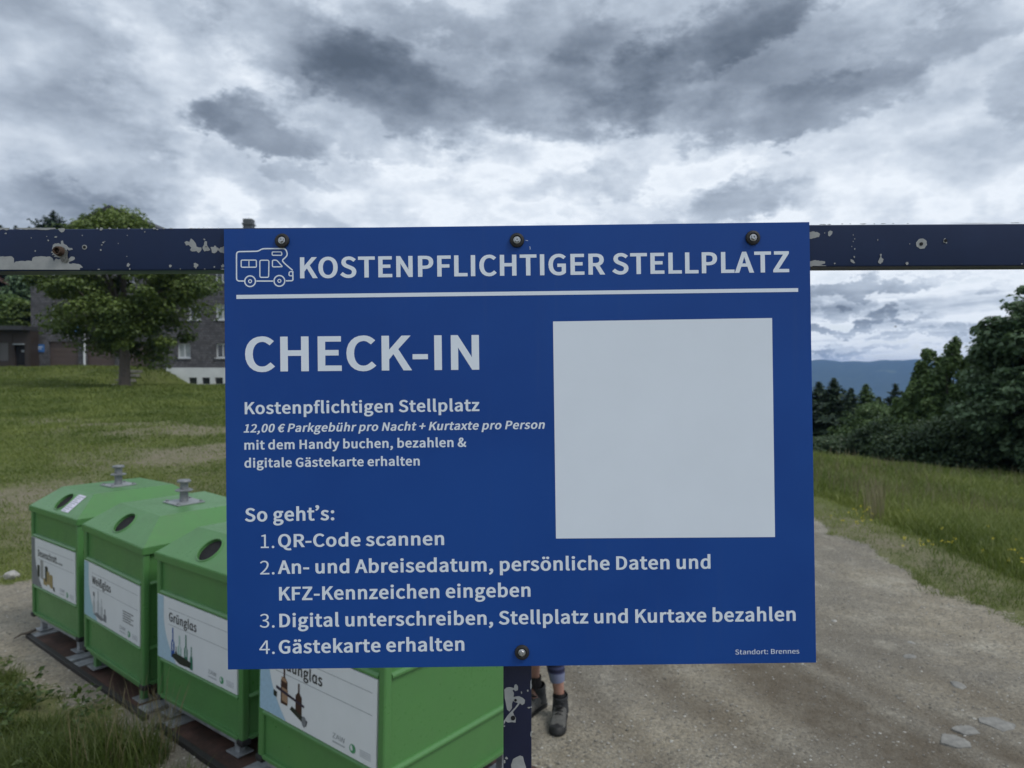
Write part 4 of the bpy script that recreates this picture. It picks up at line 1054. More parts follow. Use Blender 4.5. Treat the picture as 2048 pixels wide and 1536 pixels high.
# ------------------------------------------------------------------ lettering
GLYPHS = {
 'b': {
  ' ': [202, []],
  '&': [659, [[615, -16, 620, -13, 657, 88, 599, 106, 547, 134, 538, 144, 538, 147, 593, 246, 619, 303, 654, 395, 514, 395, 491, 327, 482, 304, 469, 274, 446, 233, 437, 211, 420, 233, 375, 280, 337, 325, 316, 363, 402, 440, 438, 495, 455, 562, 444, 622, 411, 671, 361, 701, 298, 711, 290, 711, 221, 699, 164, 662, 126, 604, 114, 541, 117, 497, 126, 456, 139, 422, 150, 388, 120, 362, 71, 314, 38, 258, 25, 190, 44, 108, 92, 44, 168, 2, 252, -11, 318, -7, 379, 12, 422, 36, 448, 59, 471, 41, 516, 16, 556, 0], [266, 93, 225, 101, 196, 120, 172, 156, 166, 191, 170, 224, 184, 253, 207, 282, 214, 295, 234, 260, 248, 242, 276, 207, 325, 157, 348, 129, 347, 121, 321, 107, 292, 96], [258, 452, 255, 470, 245, 506, 243, 533, 250, 575, 251, 579, 269, 605, 297, 613, 313, 607, 324, 589, 327, 556, 322, 531, 304, 499, 268, 465]]],
  '+': [547, [[212, 105, 336, 105, 336, 302, 520, 302, 519, 403, 336, 403, 335, 600, 211, 600, 211, 403, 28, 402, 29, 302, 211, 301]]],
  ',': [297, [[77, -179, 164, -136, 213, -86, 241, -31, 252, 33, 252, 41, 242, 96, 209, 139, 155, 154, 110, 145, 73, 117, 61, 77, 73, 34, 109, 6, 147, -1, 126, -4, 126, -15, 113, -41, 91, -65, 35, -95]]],
  '-': [359, [[36, 221, 324, 221, 324, 323, 36, 324]]],
  '.': [297, [[148, -12, 193, -2, 221, 23, 227, 30, 238, 68, 227, 112, 220, 120, 193, 143, 149, 154, 104, 143, 77, 120, 70, 113, 59, 70, 70, 30, 77, 22, 104, -2]]],
  '0': [547, [[269, -11, 344, -1, 401, 30, 447, 81, 483, 158, 502, 243, 508, 344, 501, 465, 482, 549, 449, 617, 405, 667, 393, 675, 344, 702, 278, 711, 204, 702, 147, 671, 98, 617, 64, 545, 46, 460, 39, 360, 45, 254, 48, 233, 65, 154, 98, 83, 142, 34, 155, 25, 204, -1], [273, 95, 240, 108, 209, 150, 186, 233, 177, 357, 186, 470, 209, 553, 240, 594, 274, 607, 308, 594, 338, 553, 362, 470, 371, 347, 362, 233, 338, 150, 308, 108]]],
  '1': [547, [[74, 0, 494, 0, 494, 108, 362, 109, 362, 700, 263, 700, 198, 671, 166, 661, 104, 649, 104, 561, 222, 561, 222, 109, 74, 108]]],
  '2': [547, [[34, 0, 507, 0, 507, 110, 290, 110, 262, 108, 281, 144, 347, 216, 401, 287, 441, 358, 468, 429, 476, 502, 462, 585, 415, 654, 345, 697, 258, 711, 190, 705, 131, 684, 81, 650, 18, 596, 102, 525, 109, 522, 152, 561, 184, 587, 213, 601, 244, 606, 284, 597, 314, 574, 330, 542, 337, 495, 329, 440, 309, 386, 267, 316, 208, 243, 144, 176, 34, 78]]],
  '3': [547, [[255, -11, 350, 1, 430, 42, 484, 109, 504, 196, 490, 265, 455, 319, 406, 358, 384, 368, 397, 375, 443, 416, 471, 466, 480, 522, 480, 532, 463, 605, 414, 665, 342, 701, 262, 711, 197, 706, 146, 689, 98, 662, 32, 616, 113, 534, 192, 589, 225, 602, 255, 606, 288, 600, 292, 599, 317, 581, 332, 555, 337, 526, 337, 516, 330, 479, 308, 447, 262, 424, 155, 412, 155, 314, 271, 303, 326, 279, 351, 247, 353, 242, 359, 195, 352, 156, 333, 126, 301, 105, 252, 96, 212, 102, 173, 118, 138, 142, 89, 181, 10, 98, 70, 48, 122, 17, 184, -4]]],
  '4': [547, [[301, 0, 436, 0, 437, 182, 524, 183, 524, 287, 437, 288, 436, 700, 300, 700, 298, 698, 12, 262, 13, 182, 300, 182], [182, 288, 300, 479, 301, 288]]],
  ':': [297, [[148, -12, 193, -2, 221, 23, 227, 30, 238, 68, 227, 112, 220, 120, 193, 143, 149, 154, 104, 143, 77, 120, 70, 113, 59, 70, 70, 30, 77, 22, 104, -2], [148, 350, 193, 361, 220, 385, 227, 393, 238, 433, 227, 475, 219, 484, 194, 508, 149, 518, 103, 508, 79, 485, 70, 476, 59, 434, 70, 392, 77, 385, 104, 361]]],
  'A': [595, [[-13, 0, 132, 0, 197, 202, 394, 202, 458, 0, 608, 0, 363, 700, 230, 700, 229, 699], [236, 308, 255, 380, 296, 523, 336, 386, 355, 308]]],
  'B': [638, [[85, 0, 331, 0, 399, 6, 465, 23, 521, 51, 569, 98, 595, 148, 597, 158, 604, 217, 593, 281, 557, 336, 508, 371, 492, 377, 500, 381, 538, 420, 559, 466, 566, 523, 548, 602, 490, 660, 409, 692, 399, 692, 316, 700, 85, 700], [227, 107, 227, 315, 316, 315, 380, 309, 430, 290, 455, 260, 463, 219, 455, 168, 427, 134, 380, 113, 315, 107], [227, 420, 227, 594, 303, 594, 358, 590, 397, 575, 402, 570, 418, 549, 424, 513, 424, 503, 419, 471, 399, 444, 361, 426, 297, 420]]],
  'C': [621, [[359, -11, 430, -6, 488, 14, 544, 47, 605, 101, 522, 184, 468, 140, 444, 123, 434, 117, 406, 106, 365, 101, 316, 108, 275, 130, 260, 145, 238, 168, 213, 217, 196, 280, 190, 348, 196, 424, 214, 485, 241, 534, 278, 571, 312, 588, 325, 592, 372, 599, 405, 594, 434, 583, 508, 528, 589, 612, 533, 658, 486, 686, 431, 705, 374, 711, 279, 700, 202, 668, 137, 614, 88, 544, 83, 530, 56, 452, 46, 355, 56, 247, 87, 159, 134, 86, 197, 34, 205, 29, 278, -1]]],
  'D': [667, [[85, 0, 288, 0, 381, 10, 463, 41, 474, 48, 534, 95, 580, 163, 610, 251, 620, 346, 610, 453, 582, 538, 538, 601, 531, 610, 465, 659, 390, 687, 370, 692, 285, 700, 85, 700], [227, 108, 226, 592, 275, 592, 335, 586, 388, 564, 425, 532, 453, 485, 470, 425, 475, 356, 470, 280, 453, 218, 438, 192, 425, 171, 386, 137, 335, 115, 275, 108]]],
  'E': [577, [[85, 0, 534, 0, 533, 110, 226, 111, 227, 311, 477, 312, 477, 423, 226, 423, 226, 590, 523, 591, 523, 700, 85, 700]]],
  'F': [544, [[85, 0, 226, 0, 227, 296, 479, 297, 479, 407, 226, 407, 226, 590, 523, 591, 523, 700, 85, 700]]],
  'G': [668, [[368, -11, 443, -6, 504, 11, 558, 38, 606, 76, 606, 382, 331, 382, 331, 273, 472, 272, 472, 131, 454, 116, 420, 105, 385, 101, 325, 108, 278, 131, 241, 167, 213, 217, 196, 280, 190, 348, 197, 424, 215, 485, 243, 533, 254, 544, 280, 570, 327, 592, 384, 599, 418, 595, 449, 584, 478, 566, 527, 528, 608, 611, 606, 615, 552, 658, 504, 685, 447, 705, 383, 711, 288, 701, 207, 668, 138, 614, 89, 544, 85, 533, 56, 452, 46, 355, 56, 247, 64, 224, 88, 155, 137, 85, 201, 34, 214, 27, 284, -1]]],
  'H': [702, [[85, 0, 226, 0, 227, 311, 476, 311, 476, 0, 619, 0, 618, 700, 476, 700, 476, 424, 227, 424, 226, 700, 85, 700]]],
  'I': [311, [[85, 0, 226, 0, 226, 700, 85, 700]]],
  'K': [629, [[85, 0, 226, 0, 226, 222, 306, 329, 493, 0, 653, 0, 399, 428, 632, 700, 462, 700, 227, 419, 226, 700, 85, 700]]],
  'L': [536, [[85, 0, 516, 0, 515, 110, 226, 111, 226, 700, 85, 700]]],
  'N': [698, [[85, 0, 222, 0, 222, 377, 219, 452, 238, 417, 480, 1, 481, 0, 613, 0, 613, 700, 475, 700, 475, 311, 478, 251, 464, 278, 217, 699, 215, 700, 85, 700]]],
  'O': [716, [[353, -11, 443, -1, 452, 3, 519, 32, 585, 89, 629, 158, 639, 187, 659, 250, 669, 346, 662, 426, 657, 461, 631, 541, 585, 614, 523, 666, 514, 671, 443, 701, 362, 711, 269, 700, 194, 667, 131, 614, 85, 541, 55, 454, 46, 358, 55, 250, 85, 162, 131, 89, 197, 32, 272, -1], [356, 101, 311, 108, 271, 131, 238, 167, 213, 216, 197, 275, 190, 356, 196, 424, 211, 482, 238, 535, 271, 571, 281, 576, 311, 592, 359, 599, 404, 592, 435, 575, 444, 571, 477, 535, 503, 487, 516, 439, 520, 423, 524, 347, 520, 281, 514, 257, 503, 216, 477, 167, 444, 131, 404, 108]]],
  'P': [618, [[85, 0, 226, 0, 227, 263, 313, 263, 380, 269, 445, 286, 500, 316, 544, 362, 570, 417, 572, 433, 579, 492, 571, 553, 543, 613, 498, 655, 442, 681, 378, 695, 311, 700, 85, 700], [227, 370, 226, 592, 297, 592, 359, 588, 404, 570, 428, 538, 437, 492, 437, 481, 429, 433, 407, 401, 404, 398, 363, 377, 297, 370]]],
  'Q': [716, [[554, -166, 602, -164, 619, -161, 639, -158, 688, -143, 659, -43, 607, -54, 581, -57, 566, -57, 526, -52, 486, -38, 455, -12, 454, 0, 484, 13, 547, 53, 600, 109, 638, 177, 661, 259, 669, 346, 662, 426, 657, 461, 631, 541, 588, 608, 580, 618, 520, 668, 443, 701, 362, 711, 272, 701, 194, 667, 135, 618, 127, 608, 85, 541, 55, 454, 46, 358, 55, 258, 78, 177, 118, 105, 172, 49, 238, 10, 297, -7, 330, -64, 390, -118, 468, -154], [356, 97, 311, 105, 296, 113, 271, 127, 238, 164, 213, 214, 197, 274, 190, 356, 196, 424, 211, 482, 238, 535, 271, 571, 281, 576, 311, 592, 359, 599, 404, 592, 435, 575, 444, 571, 477, 535, 503, 487, 516, 439, 520, 423, 524, 347, 519, 274, 503, 214, 477, 164, 444, 127, 404, 105]]],
  'R': [618, [[85, 0, 226, 0, 227, 280, 298, 280, 300, 279, 460, 0, 622, 0, 445, 299, 479, 315, 535, 361, 569, 419, 582, 496, 561, 591, 504, 657, 420, 691, 412, 692, 327, 700, 85, 700], [227, 387, 227, 592, 313, 592, 368, 588, 405, 573, 412, 567, 431, 541, 438, 500, 438, 490, 431, 447, 408, 414, 368, 393, 311, 387]]],
  'S': [584, [[292, -11, 301, -11, 401, 4, 480, 46, 533, 114, 552, 195, 539, 267, 509, 315, 501, 325, 457, 360, 395, 392, 265, 448, 238, 466, 219, 492, 212, 521, 218, 555, 235, 578, 263, 593, 310, 599, 341, 596, 354, 592, 383, 581, 407, 567, 460, 530, 539, 613, 475, 661, 425, 688, 368, 706, 311, 711, 215, 699, 138, 658, 86, 597, 67, 517, 81, 448, 121, 391, 169, 355, 225, 327, 313, 290, 355, 269, 387, 246, 401, 224, 406, 193, 400, 152, 381, 125, 347, 108, 299, 101, 255, 106, 211, 122, 173, 144, 113, 192, 26, 104, 97, 48, 157, 16, 224, -5]]],
  'T': [586, [[223, 0, 364, 0, 364, 590, 563, 591, 563, 700, 22, 700, 23, 591, 222, 590]]],
  'W': [837, [[163, 0, 308, 0, 309, 1, 412, 411, 418, 442, 420, 442, 436, 370, 530, 1, 531, 0, 677, 0, 678, 1, 826, 700, 687, 700, 610, 324, 597, 242, 576, 342, 482, 700, 361, 700, 272, 357, 246, 240, 231, 324, 157, 700, 11, 700]]],
  'Z': [590, [[40, 0, 554, 0, 553, 110, 225, 111, 548, 622, 548, 700, 71, 700, 71, 591, 363, 590, 40, 78]]],
  'a': [554, [[214, -11, 269, -7, 316, 9, 361, 35, 366, 0, 488, 0, 488, 325, 478, 406, 442, 480, 378, 526, 294, 542, 226, 536, 167, 518, 121, 498, 57, 465, 118, 374, 207, 419, 242, 430, 275, 433, 312, 425, 332, 403, 344, 370, 345, 348, 344, 346, 276, 335, 199, 315, 133, 287, 85, 248, 56, 201, 47, 151, 47, 143, 59, 82, 92, 34, 97, 29, 151, -2], [242, 94, 211, 101, 193, 119, 186, 150, 193, 185, 222, 214, 280, 238, 347, 251, 347, 149, 323, 125, 298, 109, 269, 98]]],
  'b': [603, [[316, -11, 383, -4, 444, 24, 493, 66, 529, 118, 555, 191, 563, 267, 557, 347, 540, 409, 508, 465, 471, 500, 463, 508, 405, 533, 344, 542, 293, 536, 248, 521, 218, 505, 219, 756, 78, 757, 77, 0, 197, 0, 202, 26, 240, 6, 263, -2, 280, -8], [305, 97, 285, 100, 264, 107, 238, 120, 219, 138, 219, 377, 242, 399, 269, 417, 296, 429, 318, 432, 364, 422, 394, 391, 413, 340, 420, 269, 410, 195, 386, 143, 350, 108]]],
  'c': [506, [[294, -11, 348, -8, 395, 6, 440, 27, 496, 65, 430, 154, 374, 118, 353, 108, 341, 102, 307, 96, 256, 109, 219, 143, 194, 192, 184, 264, 194, 332, 221, 385, 229, 393, 261, 421, 312, 432, 336, 428, 363, 415, 413, 383, 488, 467, 437, 502, 398, 524, 356, 537, 311, 542, 237, 534, 230, 531, 173, 508, 119, 467, 77, 412, 52, 349, 41, 269, 49, 185, 52, 177, 74, 117, 113, 63, 170, 20, 230, -4]]],
  'd': [605, [[269, -11, 323, -7, 369, 10, 401, 31, 403, 31, 407, 0, 528, 0, 528, 757, 387, 756, 387, 515, 368, 525, 329, 538, 279, 542, 221, 533, 172, 511, 161, 506, 111, 464, 75, 412, 55, 355, 50, 341, 42, 257, 48, 185, 69, 117, 102, 64, 149, 21, 209, -4], [293, 97, 247, 108, 215, 140, 193, 191, 185, 266, 195, 336, 220, 386, 256, 421, 301, 432, 324, 429, 345, 423, 370, 408, 387, 391, 387, 152, 364, 128, 341, 111, 315, 100]]],
  'e': [546, [[299, -11, 357, -8, 400, 3, 440, 18, 502, 49, 504, 51, 447, 140, 387, 109, 350, 97, 314, 93, 261, 105, 221, 134, 193, 182, 188, 225, 508, 225, 514, 296, 500, 393, 458, 470, 384, 525, 294, 542, 285, 542, 227, 533, 173, 510, 164, 506, 115, 466, 76, 411, 52, 348, 44, 294, 41, 259, 51, 180, 75, 117, 117, 62, 174, 20, 234, -4], [189, 324, 193, 359, 219, 400, 254, 427, 292, 436, 329, 428, 334, 425, 358, 403, 376, 364, 380, 324]]],
  'f': [339, [[91, 0, 231, 0, 231, 422, 335, 423, 335, 529, 231, 530, 231, 588, 237, 631, 250, 655, 274, 663, 290, 660, 346, 644, 380, 745, 379, 746, 326, 761, 267, 769, 258, 769, 187, 757, 132, 719, 100, 661, 90, 592, 90, 529, 89, 527, 24, 523, 24, 423, 90, 422]]],
  'g': [555, [[266, -225, 283, -225, 383, -210, 468, -172, 529, -109, 549, -35, 536, 25, 494, 70, 430, 93, 355, 100, 251, 100, 212, 106, 200, 117, 197, 131, 197, 141, 198, 149, 206, 168, 214, 163, 241, 157, 264, 155, 275, 155, 347, 167, 419, 206, 464, 268, 479, 341, 473, 387, 457, 428, 467, 426, 539, 427, 539, 529, 343, 529, 317, 537, 278, 542, 266, 542, 193, 529, 122, 490, 73, 426, 58, 351, 64, 302, 81, 260, 116, 214, 102, 200, 78, 167, 67, 121, 74, 79, 95, 48, 104, 38, 86, 22, 66, 0, 46, -37, 40, -69, 40, -79, 56, -138, 111, -190, 182, -217], [280, -129, 229, -123, 197, -109, 177, -88, 172, -66, 173, -43, 185, -19, 201, -1, 248, -8, 341, -8, 383, -12, 402, -27, 407, -50, 402, -75, 379, -102, 338, -122], [267, 251, 244, 257, 220, 276, 203, 307, 197, 342, 197, 352, 203, 387, 219, 417, 241, 435, 271, 442, 300, 435, 323, 417, 339, 387, 345, 347, 339, 308, 322, 276, 297, 257]]],
  'h': [594, [[78, 0, 219, 0, 219, 367, 246, 395, 270, 414, 296, 426, 321, 430, 352, 424, 370, 406, 382, 373, 386, 324, 386, 0, 526, 0, 526, 335, 517, 418, 486, 484, 426, 528, 352, 542, 294, 535, 245, 515, 218, 498, 218, 757, 77, 756]]],
  'i': [295, [[78, 0, 219, 0, 218, 529, 77, 529], [144, 591, 152, 591, 189, 598, 195, 602, 223, 627, 233, 665, 223, 700, 217, 708, 189, 730, 152, 738, 130, 735, 107, 730, 102, 727, 74, 702, 63, 667, 73, 628, 80, 621, 107, 598]]],
  'k': [544, [[78, 0, 217, 0, 217, 142, 275, 222, 406, 0, 565, 0, 363, 310, 552, 529, 384, 529, 217, 321, 216, 757, 77, 756]]],
  'l': [302, [[188, -11, 218, -10, 274, 0, 254, 100, 219, 98, 221, 100, 219, 109, 219, 756, 78, 757, 77, 112, 82, 67, 102, 25, 111, 18, 142, -4]]],
  'm': [881, [[78, 0, 219, 0, 219, 367, 243, 394, 268, 414, 292, 426, 312, 430, 338, 425, 343, 421, 356, 407, 369, 373, 373, 322, 374, 0, 514, 0, 514, 367, 540, 395, 564, 414, 588, 426, 608, 430, 635, 425, 653, 407, 665, 373, 670, 322, 670, 0, 810, 0, 810, 335, 802, 416, 770, 484, 712, 528, 638, 542, 582, 535, 543, 517, 530, 510, 491, 482, 480, 463, 479, 464, 477, 478, 441, 513, 394, 535, 340, 542, 286, 535, 239, 514, 204, 490, 199, 529, 78, 529]]],
  'n': [597, [[78, 0, 219, 0, 219, 367, 246, 395, 270, 414, 296, 426, 321, 430, 352, 424, 370, 406, 382, 373, 386, 324, 386, 0, 526, 0, 526, 335, 518, 416, 483, 487, 426, 528, 352, 542, 291, 534, 245, 515, 205, 489, 199, 529, 77, 529]]],
  'o': [593, [[292, -11, 364, -3, 424, 22, 477, 63, 517, 117, 538, 172, 543, 185, 552, 259, 545, 327, 541, 349, 517, 412, 477, 467, 420, 510, 362, 534, 300, 542, 231, 534, 184, 515, 166, 507, 116, 467, 76, 412, 55, 356, 50, 343, 41, 269, 48, 201, 52, 180, 76, 117, 116, 63, 173, 20, 231, -4], [293, 97, 252, 108, 217, 142, 193, 192, 184, 266, 193, 335, 217, 386, 252, 421, 293, 431, 299, 431, 341, 421, 376, 386, 400, 335, 409, 263, 400, 192, 376, 142, 341, 108, 299, 97]]],
  'p': [605, [[78, -207, 219, -206, 218, 17, 243, 4, 282, -8, 327, -11, 383, -4, 444, 24, 489, 61, 529, 118, 555, 191, 563, 267, 557, 347, 539, 412, 526, 434, 508, 465, 463, 508, 405, 533, 344, 542, 291, 536, 247, 520, 204, 495, 198, 529, 77, 529], [305, 97, 285, 100, 264, 107, 238, 120, 219, 138, 219, 377, 242, 399, 269, 417, 297, 429, 318, 432, 364, 422, 394, 391, 413, 340, 420, 269, 410, 195, 386, 143, 350, 108]]],
  'r': [397, [[78, 0, 219, 0, 219, 330, 240, 376, 267, 408, 290, 423, 320, 428, 376, 415, 380, 414, 382, 416, 407, 518, 407, 523, 366, 537, 347, 541, 318, 542, 307, 540, 272, 533, 230, 511, 204, 488, 199, 529, 77, 529]]],
  's': [468, [[229, -11, 238, -11, 321, 1, 384, 35, 427, 89, 442, 152, 426, 220, 382, 268, 326, 300, 235, 335, 210, 349, 192, 367, 188, 387, 193, 411, 210, 429, 248, 438, 281, 433, 314, 418, 366, 388, 440, 470, 386, 504, 345, 523, 297, 537, 253, 542, 244, 542, 165, 529, 105, 497, 63, 445, 49, 383, 66, 319, 106, 275, 157, 244, 248, 208, 282, 189, 298, 170, 304, 149, 297, 121, 277, 100, 236, 92, 203, 95, 168, 107, 85, 158, 12, 71, 73, 33, 124, 8, 177, -7]]],
  't': [386, [[255, -11, 296, -9, 335, -1, 387, 14, 353, 116, 309, 100, 290, 95, 280, 94, 251, 103, 237, 128, 232, 167, 232, 422, 364, 423, 365, 529, 232, 529, 232, 667, 107, 667, 98, 529, 19, 523, 19, 423, 91, 422, 91, 167, 99, 101, 126, 41, 182, 1]]],
  'u': [594, [[246, -11, 306, -5, 353, 15, 389, 42, 393, 0, 518, 0, 517, 529, 377, 529, 377, 169, 354, 139, 325, 115, 300, 103, 275, 99, 246, 105, 228, 122, 216, 155, 211, 206, 211, 529, 70, 529, 70, 195, 80, 110, 113, 42, 170, 2]]],
  'x': [496, [[-16, 0, 140, 0, 214, 122, 242, 175, 271, 124, 353, 0, 512, 0, 332, 267, 497, 529, 344, 529, 276, 416, 253, 369, 229, 414, 155, 529, -3, 529, 163, 274]]],
  'y': [517, [[103, -210, 118, -210, 191, -197, 249, -158, 294, -98, 324, -30, 520, 521, 521, 529, 379, 529, 285, 244, 268, 182, 246, 249, 141, 529, -9, 529, 201, 19, 193, -12, 176, -52, 159, -77, 135, -97, 114, -103, 107, -103, 52, -92, 22, -194, 67, -207]]],
  'z': [475, [[26, 0, 455, 0, 454, 107, 214, 107, 445, 457, 446, 529, 54, 529, 54, 423, 257, 422, 26, 72]]],
  'ß': [626, [[407, -11, 418, -11, 491, 1, 551, 36, 591, 92, 604, 157, 587, 233, 541, 286, 490, 318, 443, 343, 420, 362, 413, 369, 405, 395, 417, 436, 446, 477, 481, 531, 497, 600, 484, 663, 445, 719, 383, 754, 307, 767, 298, 767, 209, 751, 134, 702, 93, 634, 90, 626, 77, 543, 77, 0, 217, 0, 217, 527, 223, 587, 241, 628, 267, 653, 304, 659, 332, 651, 345, 635, 351, 627, 356, 590, 345, 544, 284, 453, 267, 384, 304, 296, 442, 206, 465, 152, 465, 147, 460, 123, 442, 101, 409, 92, 382, 95, 355, 107, 294, 143, 233, 51, 287, 20, 324, 3, 368, -8]]],
  'ä': [554, [[214, -11, 269, -7, 316, 9, 361, 35, 366, 0, 488, 0, 488, 325, 478, 406, 442, 480, 378, 526, 294, 542, 226, 536, 167, 518, 121, 498, 57, 465, 118, 374, 207, 419, 242, 430, 275, 433, 312, 425, 332, 403, 344, 370, 345, 348, 344, 346, 276, 335, 199, 315, 133, 287, 85, 248, 56, 201, 47, 151, 47, 143, 59, 82, 92, 34, 97, 29, 151, -2], [242, 94, 211, 101, 193, 119, 186, 150, 193, 185, 222, 214, 280, 238, 347, 251, 347, 149, 323, 125, 298, 109, 269, 98], [195, 591, 238, 601, 266, 626, 276, 660, 267, 695, 262, 701, 236, 722, 196, 731, 153, 721, 126, 697, 116, 663, 126, 626, 144, 609, 154, 600], [389, 591, 431, 601, 459, 626, 470, 660, 460, 695, 455, 701, 430, 722, 390, 731, 348, 722, 323, 701, 318, 695, 308, 663, 318, 628, 324, 621, 348, 600]]],
  'ö': [593, [[292, -11, 364, -3, 424, 22, 477, 63, 517, 117, 538, 172, 543, 185, 552, 259, 545, 327, 541, 349, 517, 412, 477, 467, 420, 510, 362, 534, 300, 542, 231, 534, 184, 515, 166, 507, 116, 467, 76, 412, 55, 356, 50, 343, 41, 269, 48, 201, 52, 180, 76, 117, 116, 63, 173, 20, 231, -4], [293, 97, 252, 108, 217, 142, 193, 192, 184, 266, 193, 335, 217, 386, 252, 421, 293, 431, 299, 431, 341, 421, 376, 386, 400, 335, 409, 263, 400, 192, 376, 142, 341, 108, 299, 97], [199, 591, 242, 601, 270, 626, 280, 660, 271, 695, 265, 701, 240, 722, 200, 731, 160, 722, 135, 702, 129, 696, 121, 662, 129, 627, 135, 621, 160, 600], [393, 591, 434, 600, 462, 626, 472, 660, 463, 695, 457, 702, 433, 722, 394, 731, 350, 721, 323, 697, 313, 663, 323, 626, 351, 600]]],
  'ü': [594, [[246, -11, 306, -5, 353, 15, 389, 42, 393, 0, 518, 0, 517, 529, 377, 529, 377, 169, 354, 139, 325, 115, 300, 103, 275, 99, 246, 105, 228, 122, 216, 155, 211, 206, 211, 529, 70, 529, 70, 195, 80, 110, 113, 42, 170, 2], [198, 591, 242, 601, 270, 626, 280, 660, 271, 695, 265, 701, 240, 722, 199, 731, 157, 721, 130, 697, 120, 663, 130, 626, 147, 609, 158, 600], [393, 591, 435, 601, 463, 626, 473, 660, 464, 695, 459, 701, 433, 722, 394, 731, 353, 722, 328, 701, 322, 695, 313, 663, 322, 628, 329, 621, 353, 600]]],
  'ɑ': [610, [[269, -11, 324, -6, 371, 11, 412, 37, 415, 27, 418, 24, 453, -4, 499, -11, 509, -11, 582, -1, 561, 100, 529, 98, 528, 529, 408, 529, 405, 507, 403, 507, 369, 525, 330, 538, 280, 542, 222, 533, 162, 506, 122, 473, 112, 464, 74, 408, 50, 341, 42, 269, 48, 185, 69, 117, 102, 64, 149, 21, 209, -4], [293, 97, 247, 108, 215, 140, 193, 191, 185, 266, 195, 336, 220, 386, 256, 421, 301, 432, 324, 429, 345, 423, 370, 408, 387, 391, 387, 152, 364, 128, 341, 111, 315, 100]]],
  '’': [262, [[75, 498, 146, 536, 188, 579, 218, 635, 228, 694, 216, 747, 180, 785, 129, 800, 78, 789, 46, 759, 36, 721, 45, 683, 77, 653, 122, 643, 111, 642, 102, 621, 80, 595, 28, 566]]],
  '€': [547, [[339, -11, 403, -6, 457, 16, 500, 46, 557, 103, 467, 174, 421, 127, 401, 110, 376, 98, 350, 94, 307, 105, 272, 135, 242, 190, 234, 236, 441, 236, 441, 324, 219, 325, 219, 352, 481, 352, 480, 442, 232, 442, 241, 493, 269, 543, 309, 577, 356, 589, 385, 582, 398, 574, 414, 562, 458, 521, 548, 593, 497, 642, 456, 669, 409, 688, 363, 693, 289, 686, 229, 662, 210, 649, 172, 620, 131, 567, 100, 501, 88, 441, 86, 440, 17, 433, 17, 352, 76, 351, 76, 323, 17, 318, 17, 236, 88, 235, 100, 177, 131, 110, 170, 60, 217, 23, 280, -5]]],
 },
 'r': {
  ' ': [214, []],
  '.': [265, [[133, -12, 164, -4, 187, 19, 196, 53, 187, 89, 164, 112, 133, 120, 101, 112, 78, 89, 70, 53, 78, 19, 101, -4]]],
  '1': [530, [[84, 0, 468, 0, 468, 73, 328, 73, 328, 700, 261, 700, 231, 685, 197, 671, 159, 660, 116, 650, 116, 595, 241, 595, 241, 73, 84, 73]]],
  '2': [530, [[42, 0, 482, 0, 482, 75, 288, 75, 174, 69, 251, 146, 318, 220, 373, 294, 414, 366, 440, 437, 449, 507, 435, 592, 394, 656, 329, 698, 244, 712, 183, 705, 129, 685, 82, 652, 38, 610, 89, 561, 120, 593, 155, 619, 193, 636, 234, 642, 291, 631, 331, 603, 355, 559, 363, 503, 354, 441, 329, 375, 285, 304, 223, 227, 142, 143, 42, 52]]],
  '3': [530, [[251, -12, 339, 1, 411, 40, 459, 103, 477, 187, 465, 253, 433, 305, 386, 342, 329, 365, 329, 370, 379, 395, 419, 431, 444, 479, 453, 538, 437, 612, 395, 667, 330, 701, 248, 712, 191, 706, 141, 689, 95, 662, 53, 629, 100, 574, 132, 601, 167, 623, 205, 637, 245, 642, 295, 634, 332, 611, 356, 576, 364, 531, 354, 478, 321, 436, 262, 408, 170, 397, 170, 330, 272, 320, 340, 292, 377, 248, 388, 190, 377, 136, 348, 95, 303, 69, 245, 60, 191, 67, 145, 85, 106, 110, 73, 140, 28, 84, 67, 48, 116, 17, 177, -4]]],
  '4': [530, [[325, 0, 407, 0, 407, 193, 500, 193, 500, 263, 407, 263, 407, 700, 310, 700, 19, 250, 19, 193, 325, 193], [325, 263, 110, 263, 269, 501, 326, 605, 329, 605, 325, 477]]],
  ':': [265, [[133, 372, 164, 381, 187, 404, 196, 439, 187, 474, 164, 498, 133, 506, 101, 498, 78, 474, 70, 439, 78, 404, 101, 381], [133, -12, 164, -4, 187, 19, 196, 53, 187, 89, 164, 112, 133, 120, 101, 112, 78, 89, 70, 53, 78, 19, 101, -4]]],
  'A': [581, [[4, 0, 93, 0, 160, 214, 416, 214, 483, 0, 577, 0, 339, 700, 241, 700], [182, 284, 217, 392, 286, 628, 290, 628, 361, 392, 394, 284]]],
  'B': [627, [[96, 0, 319, 0, 393, 6, 457, 23, 510, 51, 550, 91, 576, 142, 584, 205, 574, 269, 544, 319, 499, 353, 442, 372, 442, 377, 486, 400, 518, 435, 538, 479, 544, 529, 527, 608, 477, 661, 401, 691, 304, 700, 96, 700], [184, 403, 184, 630, 292, 630, 364, 624, 416, 605, 447, 570, 457, 518, 448, 469, 418, 433, 366, 411, 288, 403], [184, 71, 184, 334, 307, 334, 388, 327, 448, 304, 485, 265, 498, 208, 485, 147, 447, 104, 387, 79, 307, 71]]],
  'D': [657, [[96, 0, 275, 0, 372, 11, 453, 42, 517, 93, 563, 163, 591, 249, 601, 352, 591, 456, 563, 542, 517, 610, 452, 660, 370, 690, 271, 700, 96, 700], [184, 73, 184, 628, 264, 628, 339, 620, 401, 596, 449, 557, 483, 503, 503, 435, 510, 352, 503, 270, 483, 201, 449, 146, 401, 106, 339, 81, 264, 73]]],
